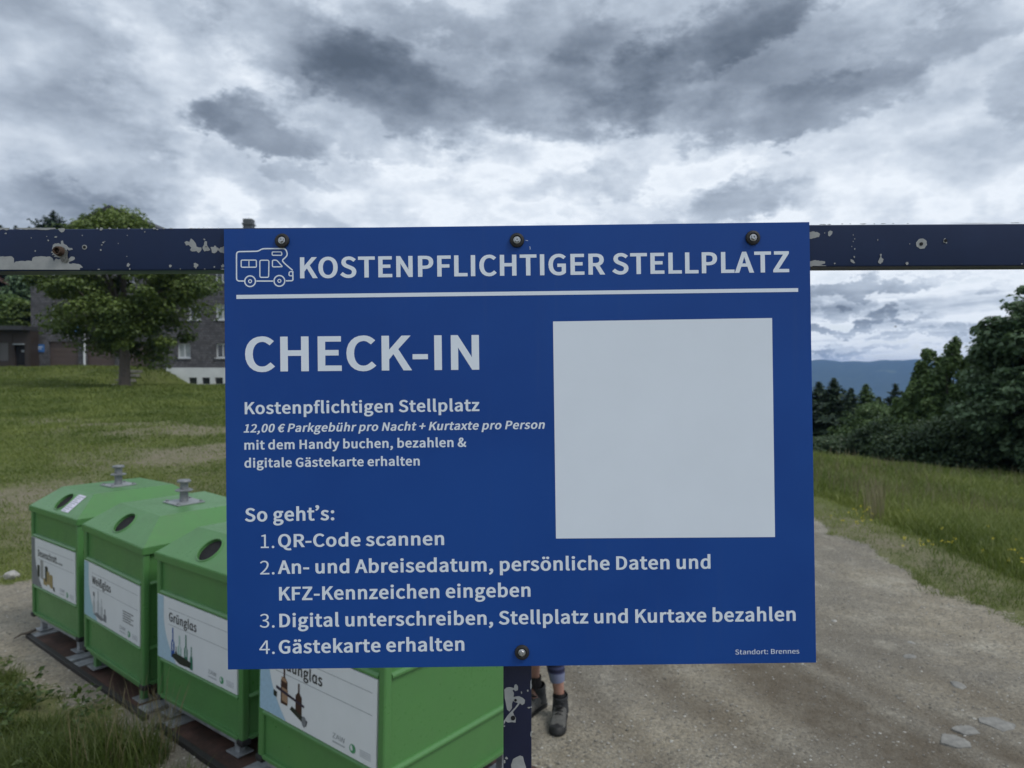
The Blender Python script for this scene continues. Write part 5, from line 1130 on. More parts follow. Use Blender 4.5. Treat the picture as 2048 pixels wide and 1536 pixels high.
  'G': [658, [[371, -12, 438, -6, 498, 11, 548, 36, 587, 69, 587, 363, 357, 363, 357, 289, 506, 289, 506, 106, 472, 84, 429, 70, 380, 65, 311, 74, 253, 100, 207, 142, 173, 199, 153, 270, 146, 352, 154, 434, 175, 503, 210, 559, 256, 601, 313, 626, 379, 635, 427, 630, 467, 616, 501, 595, 530, 569, 578, 626, 543, 658, 498, 685, 443, 705, 376, 712, 288, 701, 211, 669, 146, 616, 97, 544, 66, 455, 55, 350, 66, 244, 96, 155, 144, 83, 208, 31, 284, -1]]],
  'S': [569, [[290, -12, 389, 3, 464, 45, 511, 108, 528, 186, 517, 254, 486, 306, 441, 344, 384, 373, 285, 416, 243, 435, 206, 458, 179, 490, 168, 534, 177, 576, 204, 608, 245, 628, 299, 635, 345, 631, 387, 618, 424, 597, 458, 570, 504, 626, 463, 661, 414, 688, 359, 706, 299, 712, 211, 699, 141, 660, 95, 602, 78, 527, 91, 460, 125, 409, 171, 373, 221, 348, 321, 304, 367, 282, 405, 257, 429, 225, 438, 179, 428, 132, 400, 96, 353, 73, 291, 65, 237, 71, 186, 89, 139, 116, 98, 152, 46, 91, 95, 48, 153, 16, 219, -5]]],
  'W': [838, [[173, 0, 278, 0, 382, 422, 417, 582, 421, 582, 456, 422, 562, 0, 668, 0, 813, 700, 729, 700, 653, 319, 615, 92, 609, 92, 560, 319, 462, 700, 381, 700, 285, 319, 235, 92, 231, 92, 189, 319, 116, 700, 25, 700]]],
  'Z': [576, [[48, 0, 531, 0, 531, 75, 157, 75, 526, 647, 526, 700, 81, 700, 81, 626, 417, 626, 48, 53]]],
  'a': [538, [[207, -12, 254, -7, 299, 9, 340, 33, 379, 62, 382, 62, 390, 0, 461, 0, 461, 319, 451, 407, 419, 474, 363, 517, 282, 532, 221, 526, 166, 509, 118, 488, 78, 464, 112, 404, 145, 424, 182, 442, 223, 455, 267, 459, 320, 448, 353, 419, 370, 377, 374, 329, 274, 313, 194, 292, 133, 265, 90, 229, 65, 186, 56, 135, 68, 72, 99, 26, 147, -3], [232, 58, 185, 66, 153, 93, 140, 140, 152, 186, 192, 223, 264, 251, 374, 270, 374, 126, 338, 97, 303, 75, 268, 63]]],
  'b': [590, [[316, -12, 374, -4, 427, 21, 473, 61, 509, 116, 533, 185, 541, 267, 535, 343, 518, 407, 488, 460, 448, 499, 397, 523, 335, 532, 292, 526, 250, 511, 209, 488, 172, 459, 176, 552, 176, 760, 88, 760, 88, 0, 158, 0, 165, 53, 169, 53, 204, 26, 241, 5, 279, -8], [302, 61, 274, 64, 243, 73, 210, 89, 176, 115, 176, 388, 212, 418, 247, 440, 280, 454, 313, 458, 377, 445, 419, 406, 443, 345, 451, 266, 440, 180, 408, 116, 361, 75]]],
  'c': [487, [[292, -12, 338, -8, 382, 5, 423, 25, 460, 53, 422, 112, 387, 86, 346, 67, 300, 60, 235, 74, 184, 115, 151, 177, 139, 259, 152, 340, 186, 403, 237, 444, 303, 458, 341, 453, 375, 437, 406, 414, 450, 471, 420, 494, 386, 514, 346, 527, 299, 532, 234, 524, 175, 500, 124, 460, 85, 406, 59, 339, 50, 259, 58, 179, 82, 112, 119, 59, 168, 20, 227, -4]]],
  'd': [592, [[265, -12, 310, -7, 352, 9, 389, 33, 422, 61, 425, 61, 433, 0, 504, 0, 504, 760, 416, 760, 416, 561, 421, 472, 388, 497, 354, 516, 317, 528, 275, 532, 217, 523, 164, 498, 118, 458, 82, 404, 59, 337, 51, 259, 57, 179, 77, 112, 109, 58, 151, 19, 204, -4], [284, 61, 223, 75, 178, 114, 150, 176, 140, 260, 152, 341, 184, 403, 232, 444, 290, 458, 322, 455, 353, 446, 385, 429, 416, 404, 416, 132, 384, 101, 352, 79, 318, 65]]],
  'e': [529, [[298, -12, 348, -8, 392, 3, 432, 19, 468, 40, 437, 98, 398, 76, 355, 62, 308, 57, 240, 70, 187, 106, 151, 164, 136, 239, 485, 239, 489, 288, 475, 389, 435, 466, 370, 515, 282, 532, 223, 523, 169, 499, 121, 459, 84, 405, 59, 338, 50, 259, 58, 179, 83, 113, 122, 59, 172, 20, 231, -4], [135, 301, 152, 370, 186, 420, 231, 451, 284, 462, 338, 452, 379, 421, 404, 370, 413, 301]]],
  'g': [539, [[263, -239, 371, -224, 454, -185, 507, -128, 525, -59, 514, -4, 480, 35, 423, 57, 345, 64, 243, 64, 188, 71, 160, 91, 152, 120, 156, 146, 168, 165, 185, 182, 210, 173, 236, 166, 262, 164, 336, 177, 397, 213, 437, 270, 452, 345, 446, 387, 432, 423, 410, 452, 516, 452, 516, 519, 335, 519, 315, 525, 290, 530, 262, 532, 187, 519, 126, 482, 83, 424, 68, 347, 74, 302, 89, 264, 111, 232, 136, 207, 136, 203, 108, 179, 87, 147, 78, 107, 84, 70, 101, 42, 125, 22, 125, 17, 93, -7, 69, -36, 54, -67, 49, -100, 64, -159, 108, -203, 176, -230], [262, 223, 220, 232, 185, 257, 161, 296, 152, 347, 161, 398, 184, 436, 219, 460, 262, 468, 305, 460, 340, 436, 364, 398, 372, 347, 364, 296, 340, 257, 304, 232], [275, -179, 212, -172, 165, -154, 135, -125, 125, -88, 130, -58, 147, -28, 178, 0, 244, -8, 334, -8, 392, -14, 427, -35, 439, -74, 428, -113, 395, -146, 343, -170]]],
  'h': [580, [[88, 0, 176, 0, 176, 376, 212, 411, 246, 436, 280, 451, 317, 456, 361, 448, 392, 423, 410, 380, 415, 317, 415, 0, 502, 0, 502, 329, 493, 416, 464, 480, 414, 519, 344, 532, 294, 525, 249, 506, 209, 479, 172, 445, 176, 552, 176, 760, 88, 760]]],
  'i': [263, [[88, 0, 176, 0, 176, 519, 88, 519], [132, 626, 162, 633, 183, 653, 190, 684, 183, 713, 162, 733, 132, 740, 102, 733, 82, 713, 74, 684, 82, 653, 102, 633]]],
  'l': [271, [[180, -12, 201, -11, 217, -8, 230, -5, 218, 62, 200, 60, 187, 64, 179, 76, 176, 97, 176, 760, 88, 760, 88, 103, 93, 54, 109, 18, 138, -5]]],
  'n': [583, [[88, 0, 176, 0, 176, 376, 212, 411, 246, 436, 280, 451, 317, 456, 361, 448, 392, 423, 410, 380, 415, 317, 415, 0, 502, 0, 502, 329, 493, 416, 464, 480, 414, 519, 344, 532, 294, 525, 249, 506, 208, 478, 170, 443, 168, 443, 159, 519, 88, 519]]],
  'o': [579, [[289, -12, 351, -4, 408, 20, 457, 59, 495, 112, 520, 179, 529, 259, 520, 339, 495, 406, 457, 460, 408, 500, 351, 524, 289, 532, 228, 524, 171, 500, 122, 460, 84, 406, 59, 339, 50, 259, 59, 179, 84, 112, 122, 59, 171, 20, 228, -4], [289, 60, 228, 74, 181, 115, 150, 177, 139, 259, 150, 340, 181, 403, 228, 444, 289, 458, 351, 444, 398, 403, 429, 340, 440, 259, 429, 177, 398, 115, 351, 74]]],
  'r': [371, [[88, 0, 176, 0, 176, 333, 204, 389, 237, 426, 272, 447, 306, 454, 325, 453, 340, 450, 356, 445, 372, 520, 356, 527, 338, 531, 317, 532, 275, 524, 236, 503, 200, 469, 170, 424, 168, 424, 159, 519, 88, 519]]],
  's': [447, [[223, -12, 304, 0, 363, 33, 399, 82, 412, 141, 398, 203, 361, 246, 311, 276, 254, 299, 212, 315, 176, 334, 152, 357, 142, 389, 153, 426, 184, 454, 239, 464, 282, 458, 320, 442, 356, 418, 398, 473, 366, 496, 327, 514, 284, 527, 238, 532, 162, 520, 106, 489, 71, 442, 59, 385, 73, 328, 107, 287, 156, 257, 210, 235, 253, 218, 291, 198, 318, 171, 329, 137, 317, 96, 283, 66, 226, 55, 183, 60, 143, 72, 107, 92, 73, 117, 31, 59, 71, 31, 118, 8, 169, -7]]],
  't': [360, [[250, -12, 283, -10, 316, -3, 347, 7, 329, 73, 311, 65, 290, 60, 270, 58, 223, 70, 197, 104, 190, 158, 190, 448, 331, 448, 331, 519, 190, 519, 190, 665, 117, 665, 108, 519, 26, 514, 26, 448, 103, 448, 103, 160, 111, 90, 135, 35, 181, 0]]],
  'u': [580, [[240, -12, 289, -6, 333, 13, 373, 43, 411, 81, 414, 81, 420, 0, 493, 0, 493, 519, 406, 519, 406, 151, 371, 111, 337, 84, 303, 68, 265, 63, 221, 71, 191, 96, 174, 138, 168, 201, 168, 519, 80, 519, 80, 190, 90, 102, 119, 39, 168, 1]]],
  'ß': [614, [[414, -12, 484, 0, 538, 33, 572, 83, 583, 145, 568, 217, 529, 265, 478, 298, 427, 326, 388, 356, 372, 399, 388, 449, 421, 495, 455, 547, 470, 615, 458, 675, 425, 725, 370, 758, 296, 771, 208, 755, 142, 711, 102, 641, 88, 550, 88, 0, 174, 0, 174, 534, 182, 607, 206, 658, 244, 690, 295, 700, 344, 688, 375, 655, 385, 606, 370, 548, 338, 500, 305, 451, 290, 390, 323, 305, 396, 256, 468, 211, 501, 141, 491, 99, 460, 67, 410, 55, 372, 60, 334, 75, 297, 101, 263, 40, 296, 18, 332, 1, 371, -9]]],
  'ü': [580, [[240, -12, 289, -6, 333, 13, 373, 43, 411, 81, 414, 81, 420, 0, 493, 0, 493, 519, 406, 519, 406, 151, 371, 111, 337, 84, 303, 68, 265, 63, 221, 71, 191, 96, 174, 138, 168, 201, 168, 519, 80, 519, 80, 190, 90, 102, 119, 39, 168, 1], [186, 627, 214, 634, 233, 653, 240, 680, 233, 707, 214, 725, 186, 732, 159, 725, 141, 707, 134, 680, 141, 653, 159, 634], [392, 627, 419, 634, 438, 653, 445, 680, 438, 707, 419, 725, 392, 732, 365, 725, 346, 707, 339, 680, 346, 653, 365, 634]]],
  'ɑ': [597, [[265, -12, 311, -6, 354, 10, 392, 34, 424, 63, 427, 63, 442, 19, 469, -5, 509, -12, 556, -5, 544, 62, 527, 60, 515, 64, 507, 76, 504, 97, 504, 519, 434, 519, 426, 468, 424, 468, 390, 496, 355, 516, 318, 528, 277, 532, 218, 523, 165, 498, 119, 458, 83, 404, 59, 337, 51, 259, 57, 179, 77, 112, 109, 58, 151, 19, 204, -4], [284, 61, 223, 75, 178, 114, 150, 176, 140, 260, 152, 341, 184, 403, 232, 444, 290, 458, 322, 455, 353, 446, 385, 429, 416, 404, 416, 132, 384, 101, 352, 79, 318, 65]]],
 },
}
def _area(p): return 0.5 * sum(p[i][0] * p[(i + 1) % len(p)][1] - p[(i + 1) % len(p)][0] * p[i][1] for i in range(len(p)))
def _inside(p, poly):
    c = False; n = len(poly)
    for i in range(n):
        a, b = poly[i], poly[i - 1]
        if (a[1] > p[1]) != (b[1] > p[1]) and p[0] < (b[0] - a[0]) * (p[1] - a[1]) / (b[1] - a[1]) + a[0]: c = not c
    return c
def _sgn(w):
    c = GLYPHS[w]['l'][1][0]
    return 1 if _area([(c[i], c[i + 1]) for i in range(0, len(c), 2)]) > 0 else -1
SIGN = {w: _sgn(w) for w in GLYPHS}
def text_geo(s, w='b', track=0):
    """triangles of a line of lettering, cap height 700 units, baseline at 0"""
    V, Fc, x = [], [], 0
    for ch in s:
        adv, cs = GLYPHS[w][ch]
        loops = [[Vector((c[i] + x, c[i + 1], 0)) for i in range(0, len(c), 2)] for c in cs]
        outer = [l for l in loops if _area(l) * SIGN[w] > 0]
        for o_ in outer:
            grp = [o_] + [l for l in loops if _area(l) * SIGN[w] < 0 and _inside(l[0], o_)]
            flat = [p for l in grp for p in l]; b = len(V)
            for t in tessellate_polygon(grp):
                p, q, r_ = (flat[i] for i in t)
                ar = (q.x - p.x) * (r_.y - p.y) - (r_.x - p.x) * (q.y - p.y)
                if abs(ar) > 1e-6: Fc.append(tuple(b + i for i in (t if ar > 0 else t[::-1])))
            V += [(p.x, p.y) for p in flat]
        x += adv + track
    return np.array(V, float), Fc
def lettering(s, u0, u1, v0, v1, cap, w, y, mat, parent, ital=0, name='lettering', mw=None):
    """print s between (u0,v0) and (u1,v1), metres in the x-z plane"""
    V, Fc = text_geo(s, w)
    cs = cap / 700.0
    if ital: V[:, 0] += 0.20 * V[:, 1] * 1.0
    a = V[:, 0].min(); b = V[:, 0].max(); k = (u1 - u0) / (b - a)
    X = u0 + (V[:, 0] - a) * k; Z = v0 + (v1 - v0) * (X - u0) / (u1 - u0) + V[:, 1] * cs
    me = bpy.data.meshes.new(name); me.from_pydata([(p, y, q) for p, q in zip(X, Z)], [], Fc)
    return link(name, me, mat, parent, mw=mw)

# sign print: text, left x, right x, left and right baseline, cap height (millimetres from the top left corner of the board)
LINES=[
 ('KOSTENPFLICHTIGER STELLPLATZ',103.7,771.3,68.5,68.3,28.71,'b',0),
 ('CHECK-IN',27.6,346.8,195.1,196.2,47.43,'b',0),
 ('Kostenpflichtigen Stellplatz',26.4,346.4,253.1,252.6,16.50,'b',0),
 ('12,00 € Parkgebühr pro Nacht + Kurtaxte pro Person',24.6,435.4,278.1,277.8,11.45,'b',1),
 ('mit dem Handy buchen, bezahlen &',25.5,328.0,301.4,301.1,12.53,'b',0),
 ('digitale Gästekarte erhalten',25.3,264.2,325.8,325.8,12.53,'b',0),
 ('So geht’s:',25.1,147.2,399.4,398.7,18.36,'b',0),
 ('1.',46.5,65.0,435.4,435.5,18.35,'r',0),
 ('QR-Code scannen',70.1,296.2,434.8,434.3,17.87,'b',0),
 ('2.',45.2,65.0,471.3,471.3,18.34,'r',0),
 ('An- und Abreisedatum, persönliche Daten und',69.3,658.2,470.9,470.7,18.35,'b',0),
 ('KFZ-Kennzeichen eingeben',70.8,412.9,507.0,505.9,18.34,'b',0),
 ('3.',44.1,64.3,543.4,543.5,18.32,'r',0),
 ('Digital unterschreiben, Stellplatz und Kurtaxe bezahlen',70.8,772.9,543.3,542.9,18.32,'b',0),
 ('4.',43.2,64.2,579.2,579.3,18.31,'r',0),
 ('Gästekarte erhalten',69.7,322.1,579.1,578.0,18.31,'b',0),
 ('Standort: Brennes',690.2,777.1,587.5,587.2,6.51,'r',0),
]

# ------------------------------------------------------------------ metal frame (post and beam) with flaking paint
def frame_paint():
    m, T = material('navy_frame_paint')
    c = T.coord('Object'); n = T.noise(c, 9, 5, 0.6); f = T.noise(c, 180, 3, 0.6)
    base = T.mix(T.mr(n, 0.3, 0.7), (0.0045, 0.0145, 0.052), (0.0065, 0.019, 0.064))
    base = T.mix(T.mr(f, 0.68, 0.80, 0, 0.4), base, (0.05, 0.065, 0.11))
    T.put(T.b.inputs['Base Color'], base)
    T.put(T.b.inputs['Roughness'], T.mr(n, 0.3, 0.7, 0.32, 0.5, smooth=False))
    T.b.inputs['Specular IOR Level'].default_value = 0.28
    T.put(T.b.inputs['Normal'], T.bump(n, 0.12, 0.004))
    return m
M['navy'] = frame_paint()
M['primer'] = plain('bare_galvanised_patch', (0.30, 0.31, 0.31), 0.6, 0.1, var=0.16, scale=60, bump=0.2, bscale=300, bdist=0.0006)
M['rust'] = plain('rusty_stub', (0.060, 0.036, 0.024), 0.8, 0.2, var=0.4, scale=80, bump=0.5, bscale=300, bdist=0.001)
M['post_navy'] = plain('deep_navy_post_paint', (0.0045, 0.008, 0.034), 0.4, var=0.15, scale=12, bump=0.1, bdist=0.002)

YF = 0.9780                                     # front face of the frame, just behind the board
def beam_xz(px, py):
    """place on the frame's front face for a spot of the photograph"""
    a = (px - 1024) / 1420.0; b = -(py - 768) / 1420.0
    p = -0.0161967
    dy = math.cos(p) - b * math.sin(p); dz = math.sin(p) + b * math.cos(p)
    return a / dy * YF, 2.2 + dz / dy * YF

def blob(cx, cz, rx, rz, seed, n=26, rough=0.35):
    r = random.Random(seed); ph = [r.uniform(0, 6.28) for _ in range(5)]; am = [r.uniform(0.3, 1) for _ in range(5)]
    pts = []
    for k in range(n):
        a = k * 2 * math.pi / n
        q = 1 + rough * sum(am[j] * math.sin((j + 2) * a + ph[j]) for j in range(5)) / 2.2 + r.uniform(-.07, .07)
        pts.append((cx + rx * q * math.cos(a), cz + rz * q * math.sin(a)))
    return pts

def add_patch(V, Fc, pts, y, th=0.00025):
    loop = [Vector((p[0] * 1000, p[1] * 1000, 0)) for p in pts]; b = len(V)
    for t in tessellate_polygon([loop]):
        p, q, r_ = (loop[i] for i in t); ar = (q.x - p.x) * (r_.y - p.y) - (r_.x - p.x) * (q.y - p.y)
        if abs(ar) > 1e-9: Fc.append(tuple(b + i for i in (t if ar > 0 else t[::-1])))
    V += [(p[0], y, p[1]) for p in pts]
    n = len(pts); V += [(p[0], y + th, p[1]) for p in pts]
    s = 1 if _area(pts) > 0 else -1
    for k in range(n):
        j = (k + 1) % n; q = (b + k, b + n + k, b + n + j, b + j); Fc.append(q if s > 0 else q[::-1])

def build_frame():
    t = thing('metal_frame', 'dark navy metal post and crossbeam with flaking paint carrying the blue sign', 'sign frame', Matrix.Translation((0.0076, YF + 0.02, 0)))
    off = Matrix.Translation((-0.0076, -(YF + 0.02), 0))
    zc = 2.3718; sl = 0.0054
    rot = Euler((0, -math.atan(sl), 0)).to_matrix()
    b = MB(); b.box((0.0, YF + 0.02, zc), (3.3, 0.04, 0.0577), rot, bev=0.0028, seg=3)
    beam = b.build('beam', M['navy'], t, mw=off, smooth=True)
    p = MB(); p.box((0.0076, YF + 0.0195, (zc - 0.029) / 2 - 0.1), (0.0392, 0.039, zc - 0.029 + 0.2), bev=0.003, seg=3)
    post = p.build('post', M['post_navy'], t, mw=off, smooth=True)
    # bare patches, each digitised as a small irregular flake
    V, Fc = [], []
    P = beam_xz
    big = [
        [(-20, 513), (24, 513), (28, 517), (28, 526), (32, 523), (40, 522), (64, 522), (66, 515), (72, 513), (100, 513), (105, 516), (108, 524), (112, 517), (118, 519), (128, 515), (136, 519), (142, 513), (149, 514), (150, 518), (146, 521), (138, 524), (138, 527), (150, 527), (160, 529), (166, 535), (160, 536), (160, 539.3), (-20, 539.3)],
        [(-20, 455.3), (20, 455.5), (18, 459), (13, 461), (6, 458), (2, 460), (-20, 458)],
        [(30, 455.5), (110, 455.6), (112, 458), (84, 460), (60, 459), (34, 458.5)],
        [(117, 456.5), (129, 456.5), (130, 460), (127, 464), (123, 465), (119, 462), (117, 459)],
        [(104, 498), (106, 490), (110, 487), (117, 486), (122, 489), (122, 482), (126, 481), (127, 487), (133, 490), (137, 495), (144, 496), (146, 499), (138, 501), (135, 498), (130, 506), (126, 516), (108, 514), (110, 510), (104, 510), (107, 506), (102, 505), (106, 501)],
        [(369, 485), (373, 482), (379, 484), (382, 477), (388, 482), (391, 486), (393, 493), (398, 495), (403, 495), (403, 500), (397, 506), (393, 502), (384, 503), (380, 500), (383, 495), (378, 490), (372, 491)],
        [(405, 496), (408, 490), (410, 482), (414, 483), (414, 490), (418, 496), (421, 500), (416, 502), (409, 503)],
        [(436, 500), (441, 495), (452, 491), (452, 508), (441, 505)],
        [(1616, 465), (1624, 463), (1634, 464), (1640, 468), (1638, 474), (1630, 476), (1622, 478), (1616, 477)],
        [(1656, 464), (1660, 461), (1665, 463), (1664, 468), (1659, 473), (1656, 471)],
        [(1616, 524), (1630, 520), (1640, 522), (1650, 523), (1650, 527), (1642, 530), (1630, 532.3), (1616, 532.3)],
        [(1701, 518), (1706, 520), (1710, 526), (1707, 527), (1701, 523)],
        [(1832, 485), (1838, 478), (1846, 477), (1853, 482), (1854, 490), (1849, 497), (1840, 498), (1833, 493)],
    ]
    for k, poly in enumerate(big):
        pts = [P(*q) for q in poly]; res = []
        r = random.Random(k)
        for a, c in zip(pts, pts[1:] + pts[:1]):
            res.append(a)
            L = math.hypot(c[0] - a[0], c[1] - a[1]); m = int(L / 0.0022)
            for j in range(1, min(m, 12)):
                f = j / min(m, 12); nx, nz = -(c[1] - a[1]) / L, (c[0] - a[0]) / L
                d = r.uniform(-1, 1) * 0.00055
                if not (abs(nx) < .05 and (a[1] < P(0, 538)[1] or a[1] > P(0, 456.5)[1])): res.append((a[0] + (c[0] - a[0]) * f + nx * d, a[1] + (c[1] - a[1]) * f + nz * d))
        add_patch(V, Fc, res, YF - 0.00025 - 0.00001 * k)
    small = [(112, 474, 2.6, 1.6), (97, 481, 1.6, 1.6), (12, 467, 2, 1.6), (94, 473, .9, .8), (63, 476, 1, .8), (71, 502, 1.3, 1.3), (165, 471, 1.2, 1.2), (207, 485, 1.9, 1.8), (204, 490, 1.5, 1.2), (202, 500, 1.6, 2.0), (210, 483, .8, .8),
             (237, 487, 1, 1), (255, 471, 1, 1), (290, 464, 1.1, 1.3), (254, 513, 1, .9), (257, 530, 3.2, 3.2), (260, 538, 1.4, 1.4), (341, 532, 2.6, 3.0), (392, 531, 4.6, 4.8), (429, 534, 1.6, 1.6), (409, 479, 1.8, 1.6), (446, 532, 3, 3.4), (446, 538.5, 4, 1.2), (429.5, 499, 7.2, 7.0),
             (195, 457, 2, 1.6), (203, 458, 3, 3), (220, 457, 3, 1.6), (235, 457, .8, 1.6), (258, 457, 2.6, 1.8), (284, 457, 2.4, 2.2), (309, 457, 3.2, 1.8), (315, 459, 2, 1.2), (328, 457, 2, 1.6), (343, 457, 4, 1), (385, 457, 6, .8), (398, 457, 2.5, .8), (408, 457, 1.3, 1.3), (415, 457, .8, 1.2), (425, 457, .8, 1.2), (437, 457, 1.2, 1), (198, 538.7, 3, .8), (361, 538, 1, 1), (410, 538, 1.4, .8),
             (1706, 470, 1, 1), (1709, 478, .8, 1.2), (1706, 483, .8, 1), (1709, 498, 1.1, 1.5), (1708, 514, 1.5, 1.8), (1703, 493, .8, .9), (1649, 466, .8, 1.4), (1755, 480, .8, 1.8), (1761, 510, 2.1, 2.1), (1761, 521, 4.6, 6.6), (1669, 527, 1.7, 1.4), (1813.5, 527, 2.8, 3.2), (1890, 482, 3.9, 4.6), (2043, 528, 1.5, 1.2), (1819, 488, 1, .8),
             (1645, 449, 8, .6), (1658, 449, 4, .7), (1684, 448, 2, .8), (1700, 448, 1.6, .7), (1726, 448, 6, .8), (1748, 448, 1.4, .8), (1766, 447.5, 5, .6), (1786, 447.5, 2, .6), (1815, 447.3, 2, .6), (1960, 446.6, 46, .55), (2030, 446, 12, .6), (1640, 531.5, 12, .8)]
    for k, (a, c, rx, rz) in enumerate(small):
        x, z = P(a, c); s = YF / 1420
        add_patch(V, Fc, blob(x, z, rx * s, rz * s, 100 + k, 14 if rx < 3 else 24, 0.3), YF - 0.0006 - 0.000004 * k)
    me = bpy.data.meshes.new('bare_patches'); me.from_pydata(V, [], Fc)
    link('bare_patches', me, M['primer'], beam, kind='stuff')
    # flakes on the post, same sheet idea
    V, Fc = [], []
    pbig = [
        [(1008.5, 1379), (1013, 1375), (1020, 1374), (1028, 1376), (1029, 1370), (1032, 1368), (1036, 1372), (1036, 1380), (1031, 1382), (1027, 1379), (1025, 1381), (1028, 1386), (1027, 1394), (1031, 1393), (1038, 1392), (1046, 1396), (1050, 1400), (1049, 1407), (1044, 1410), (1040, 1406), (1036, 1412), (1030, 1419), (1026, 1424), (1028, 1430), (1032, 1436), (1031, 1445), (1024, 1444), (1016, 1445), (1011, 1442), (1007.5, 1450), (1007.5, 1442), (1015, 1431), (1021, 1424), (1030, 1415), (1036, 1406), (1030, 1404), (1026, 1402), (1024, 1407), (1024, 1416), (1019, 1423), (1014, 1419), (1012, 1408), (1009.5, 1396)],
        [(1022, 1530), (1026, 1518), (1033, 1514), (1040, 1511), (1046, 1513), (1048, 1522), (1052, 1534), (1052, 1562), (1040, 1575), (1028, 1560), (1024, 1545)],
    ]
    for k, poly in enumerate(pbig): add_patch(V, Fc, [P(*q) for q in poly], YF - 0.0003)
    for k, (a, c, rx, rz) in enumerate([(1043, 1385, 1.2, 2.4), (1055.5, 1381, 1.6, 2.2), (1062, 1369, 1.5, 10), (1058, 1415, 3.0, 1.6), (1062, 1414, 1.4, 1.4), (1062, 1468, 1.2, 6), (1013, 1516, 2.6, 2.6), (1009, 1523, 2, 3.5), (1008.5, 1452, 1.6, 1.5)]):
        x, z = P(a, c); s = YF / 1420; add_patch(V, Fc, blob(x, z, rx * s, rz * s, 300 + k, 16, 0.3), YF - 0.0005 - 0.000004 * k)
    me = bpy.data.meshes.new('bare_patches'); me.from_pydata(V, [], Fc)
    link('bare_patches', me, M['primer'], post, kind='stuff')
    # drilled holes: black discs a hair proud, coloured for the dark inside
    for px, py, r, par in ((169.5, 494.5, 2.9, beam), (412.5, 493.5, 0.9, beam), (1842, 488, 3.4, beam), (1890.5, 481.5, 3.4, beam), (1031, 1400, 2.6, post), (1026, 1435.5, 4.6, post)):
        x, z = P(px, py); s = YF / 1420 * r
        if (px, py) == (169.5, 494.5) :
            c = MB(); c.lathe([(s * 1.65, 0), (s * 1.65, 0.0008), (s * 0.9, 0.0008), (s * 0.9, 0)], n=18, M=Matrix.Translation((x, YF, z)) @ Matrix.Rotation(R(90), 4, 'X')); c.build('hole_rim', M['primer'], par)
        c = MB(); c.lathe([(0, 0.0002), (s, 0.0002), (s, 0.0011), (0, 0.0011)], n=18, M=Matrix.Translation((x, YF, z)) @ Matrix.Rotation(R(90), 4, 'X')); c.build('drill_hole', M['void'], par)
    # rusty broken pipe stub
    x, z = P(121, 503)
    Q = Matrix.Translation((x, YF, z)) @ Matrix.Rotation(R(90), 4, 'X')
    d = MB(); s = YF / 1420
    d.lathe([(10 * s, 0), (9.0 * s, 0.004), (8.4 * s, 0.007), (7.8 * s, 0.009), (5.4 * s, 0.009), (5.0 * s, 0.004), (2.4 * s, 0.004), (2.0 * s, 0.007), (0, 0.007)], n=20, M=Q)
    for v in d.bm.verts: v.co += Vector((random.uniform(-1, 1), random.uniform(-1, 1), random.uniform(-1, 1))) * 0.0004
    stub = d.build('pipe_stub', M['rust'], beam, smooth=True)
    g = MB(); V2, F2 = [], []
    add_patch(V2, F2, blob(x + 8 * s, z - 8 * s, 9 * s, 14 * s, 5, 30, 0.22), YF - 0.0013)
    me = bpy.data.meshes.new('sealant_smear'); me.from_pydata(V2, [], F2); link('sealant_smear', me, plain('grey_sealant', (0.10, 0.105, 0.10), 0.8, var=0.6, scale=300, bump=0.5, bscale=500, bdist=0.001), beam)
build_frame()

# ------------------------------------------------------------------ the sign board
def sign_blue():
    m, T = material('sign_blue')
    c = T.coord('Object'); n = T.noise(c, 3.2, 4, 0.55); f = T.noise(c, 260, 3, 0.6)
    base = T.mix(T.m('MULTIPLY', T.mr(n, 0.35, 0.65), 1.0), (0.0060, 0.050, 0.245), (0.0080, 0.060, 0.275))
    x, y, z = T.xyz(c)
    stv = T.noise(T.cxyz(T.m('MULTIPLY', x, 60.0), 0.0, T.m('MULTIPLY', z, 2.5)), 1.0, 5, 0.6)
    base = T.mix(T.mr(stv, 0.55, 0.80, 0, 0.10), base, (0.05, 0.09, 0.20))
    dust = T.noise(c, 620, 2, 0.5)
    base = T.mix(T.mr(dust, 0.74, 0.80, 0, 0.35), base, (0.16, 0.20, 0.30))
    T.put(T.b.inputs['Base Color'], base)
    T.put(T.b.inputs['Roughness'], T.mr(n, 0.3, 0.7, 0.40, 0.50, smooth=False)); T.b.inputs['Specular IOR Level'].default_value = 0.24
    T.put(T.b.inputs['Normal'], T.bump(T.m('ADD', n, T.m('MULTIPLY', f, 0.02)), 0.04, 0.004))
    return m
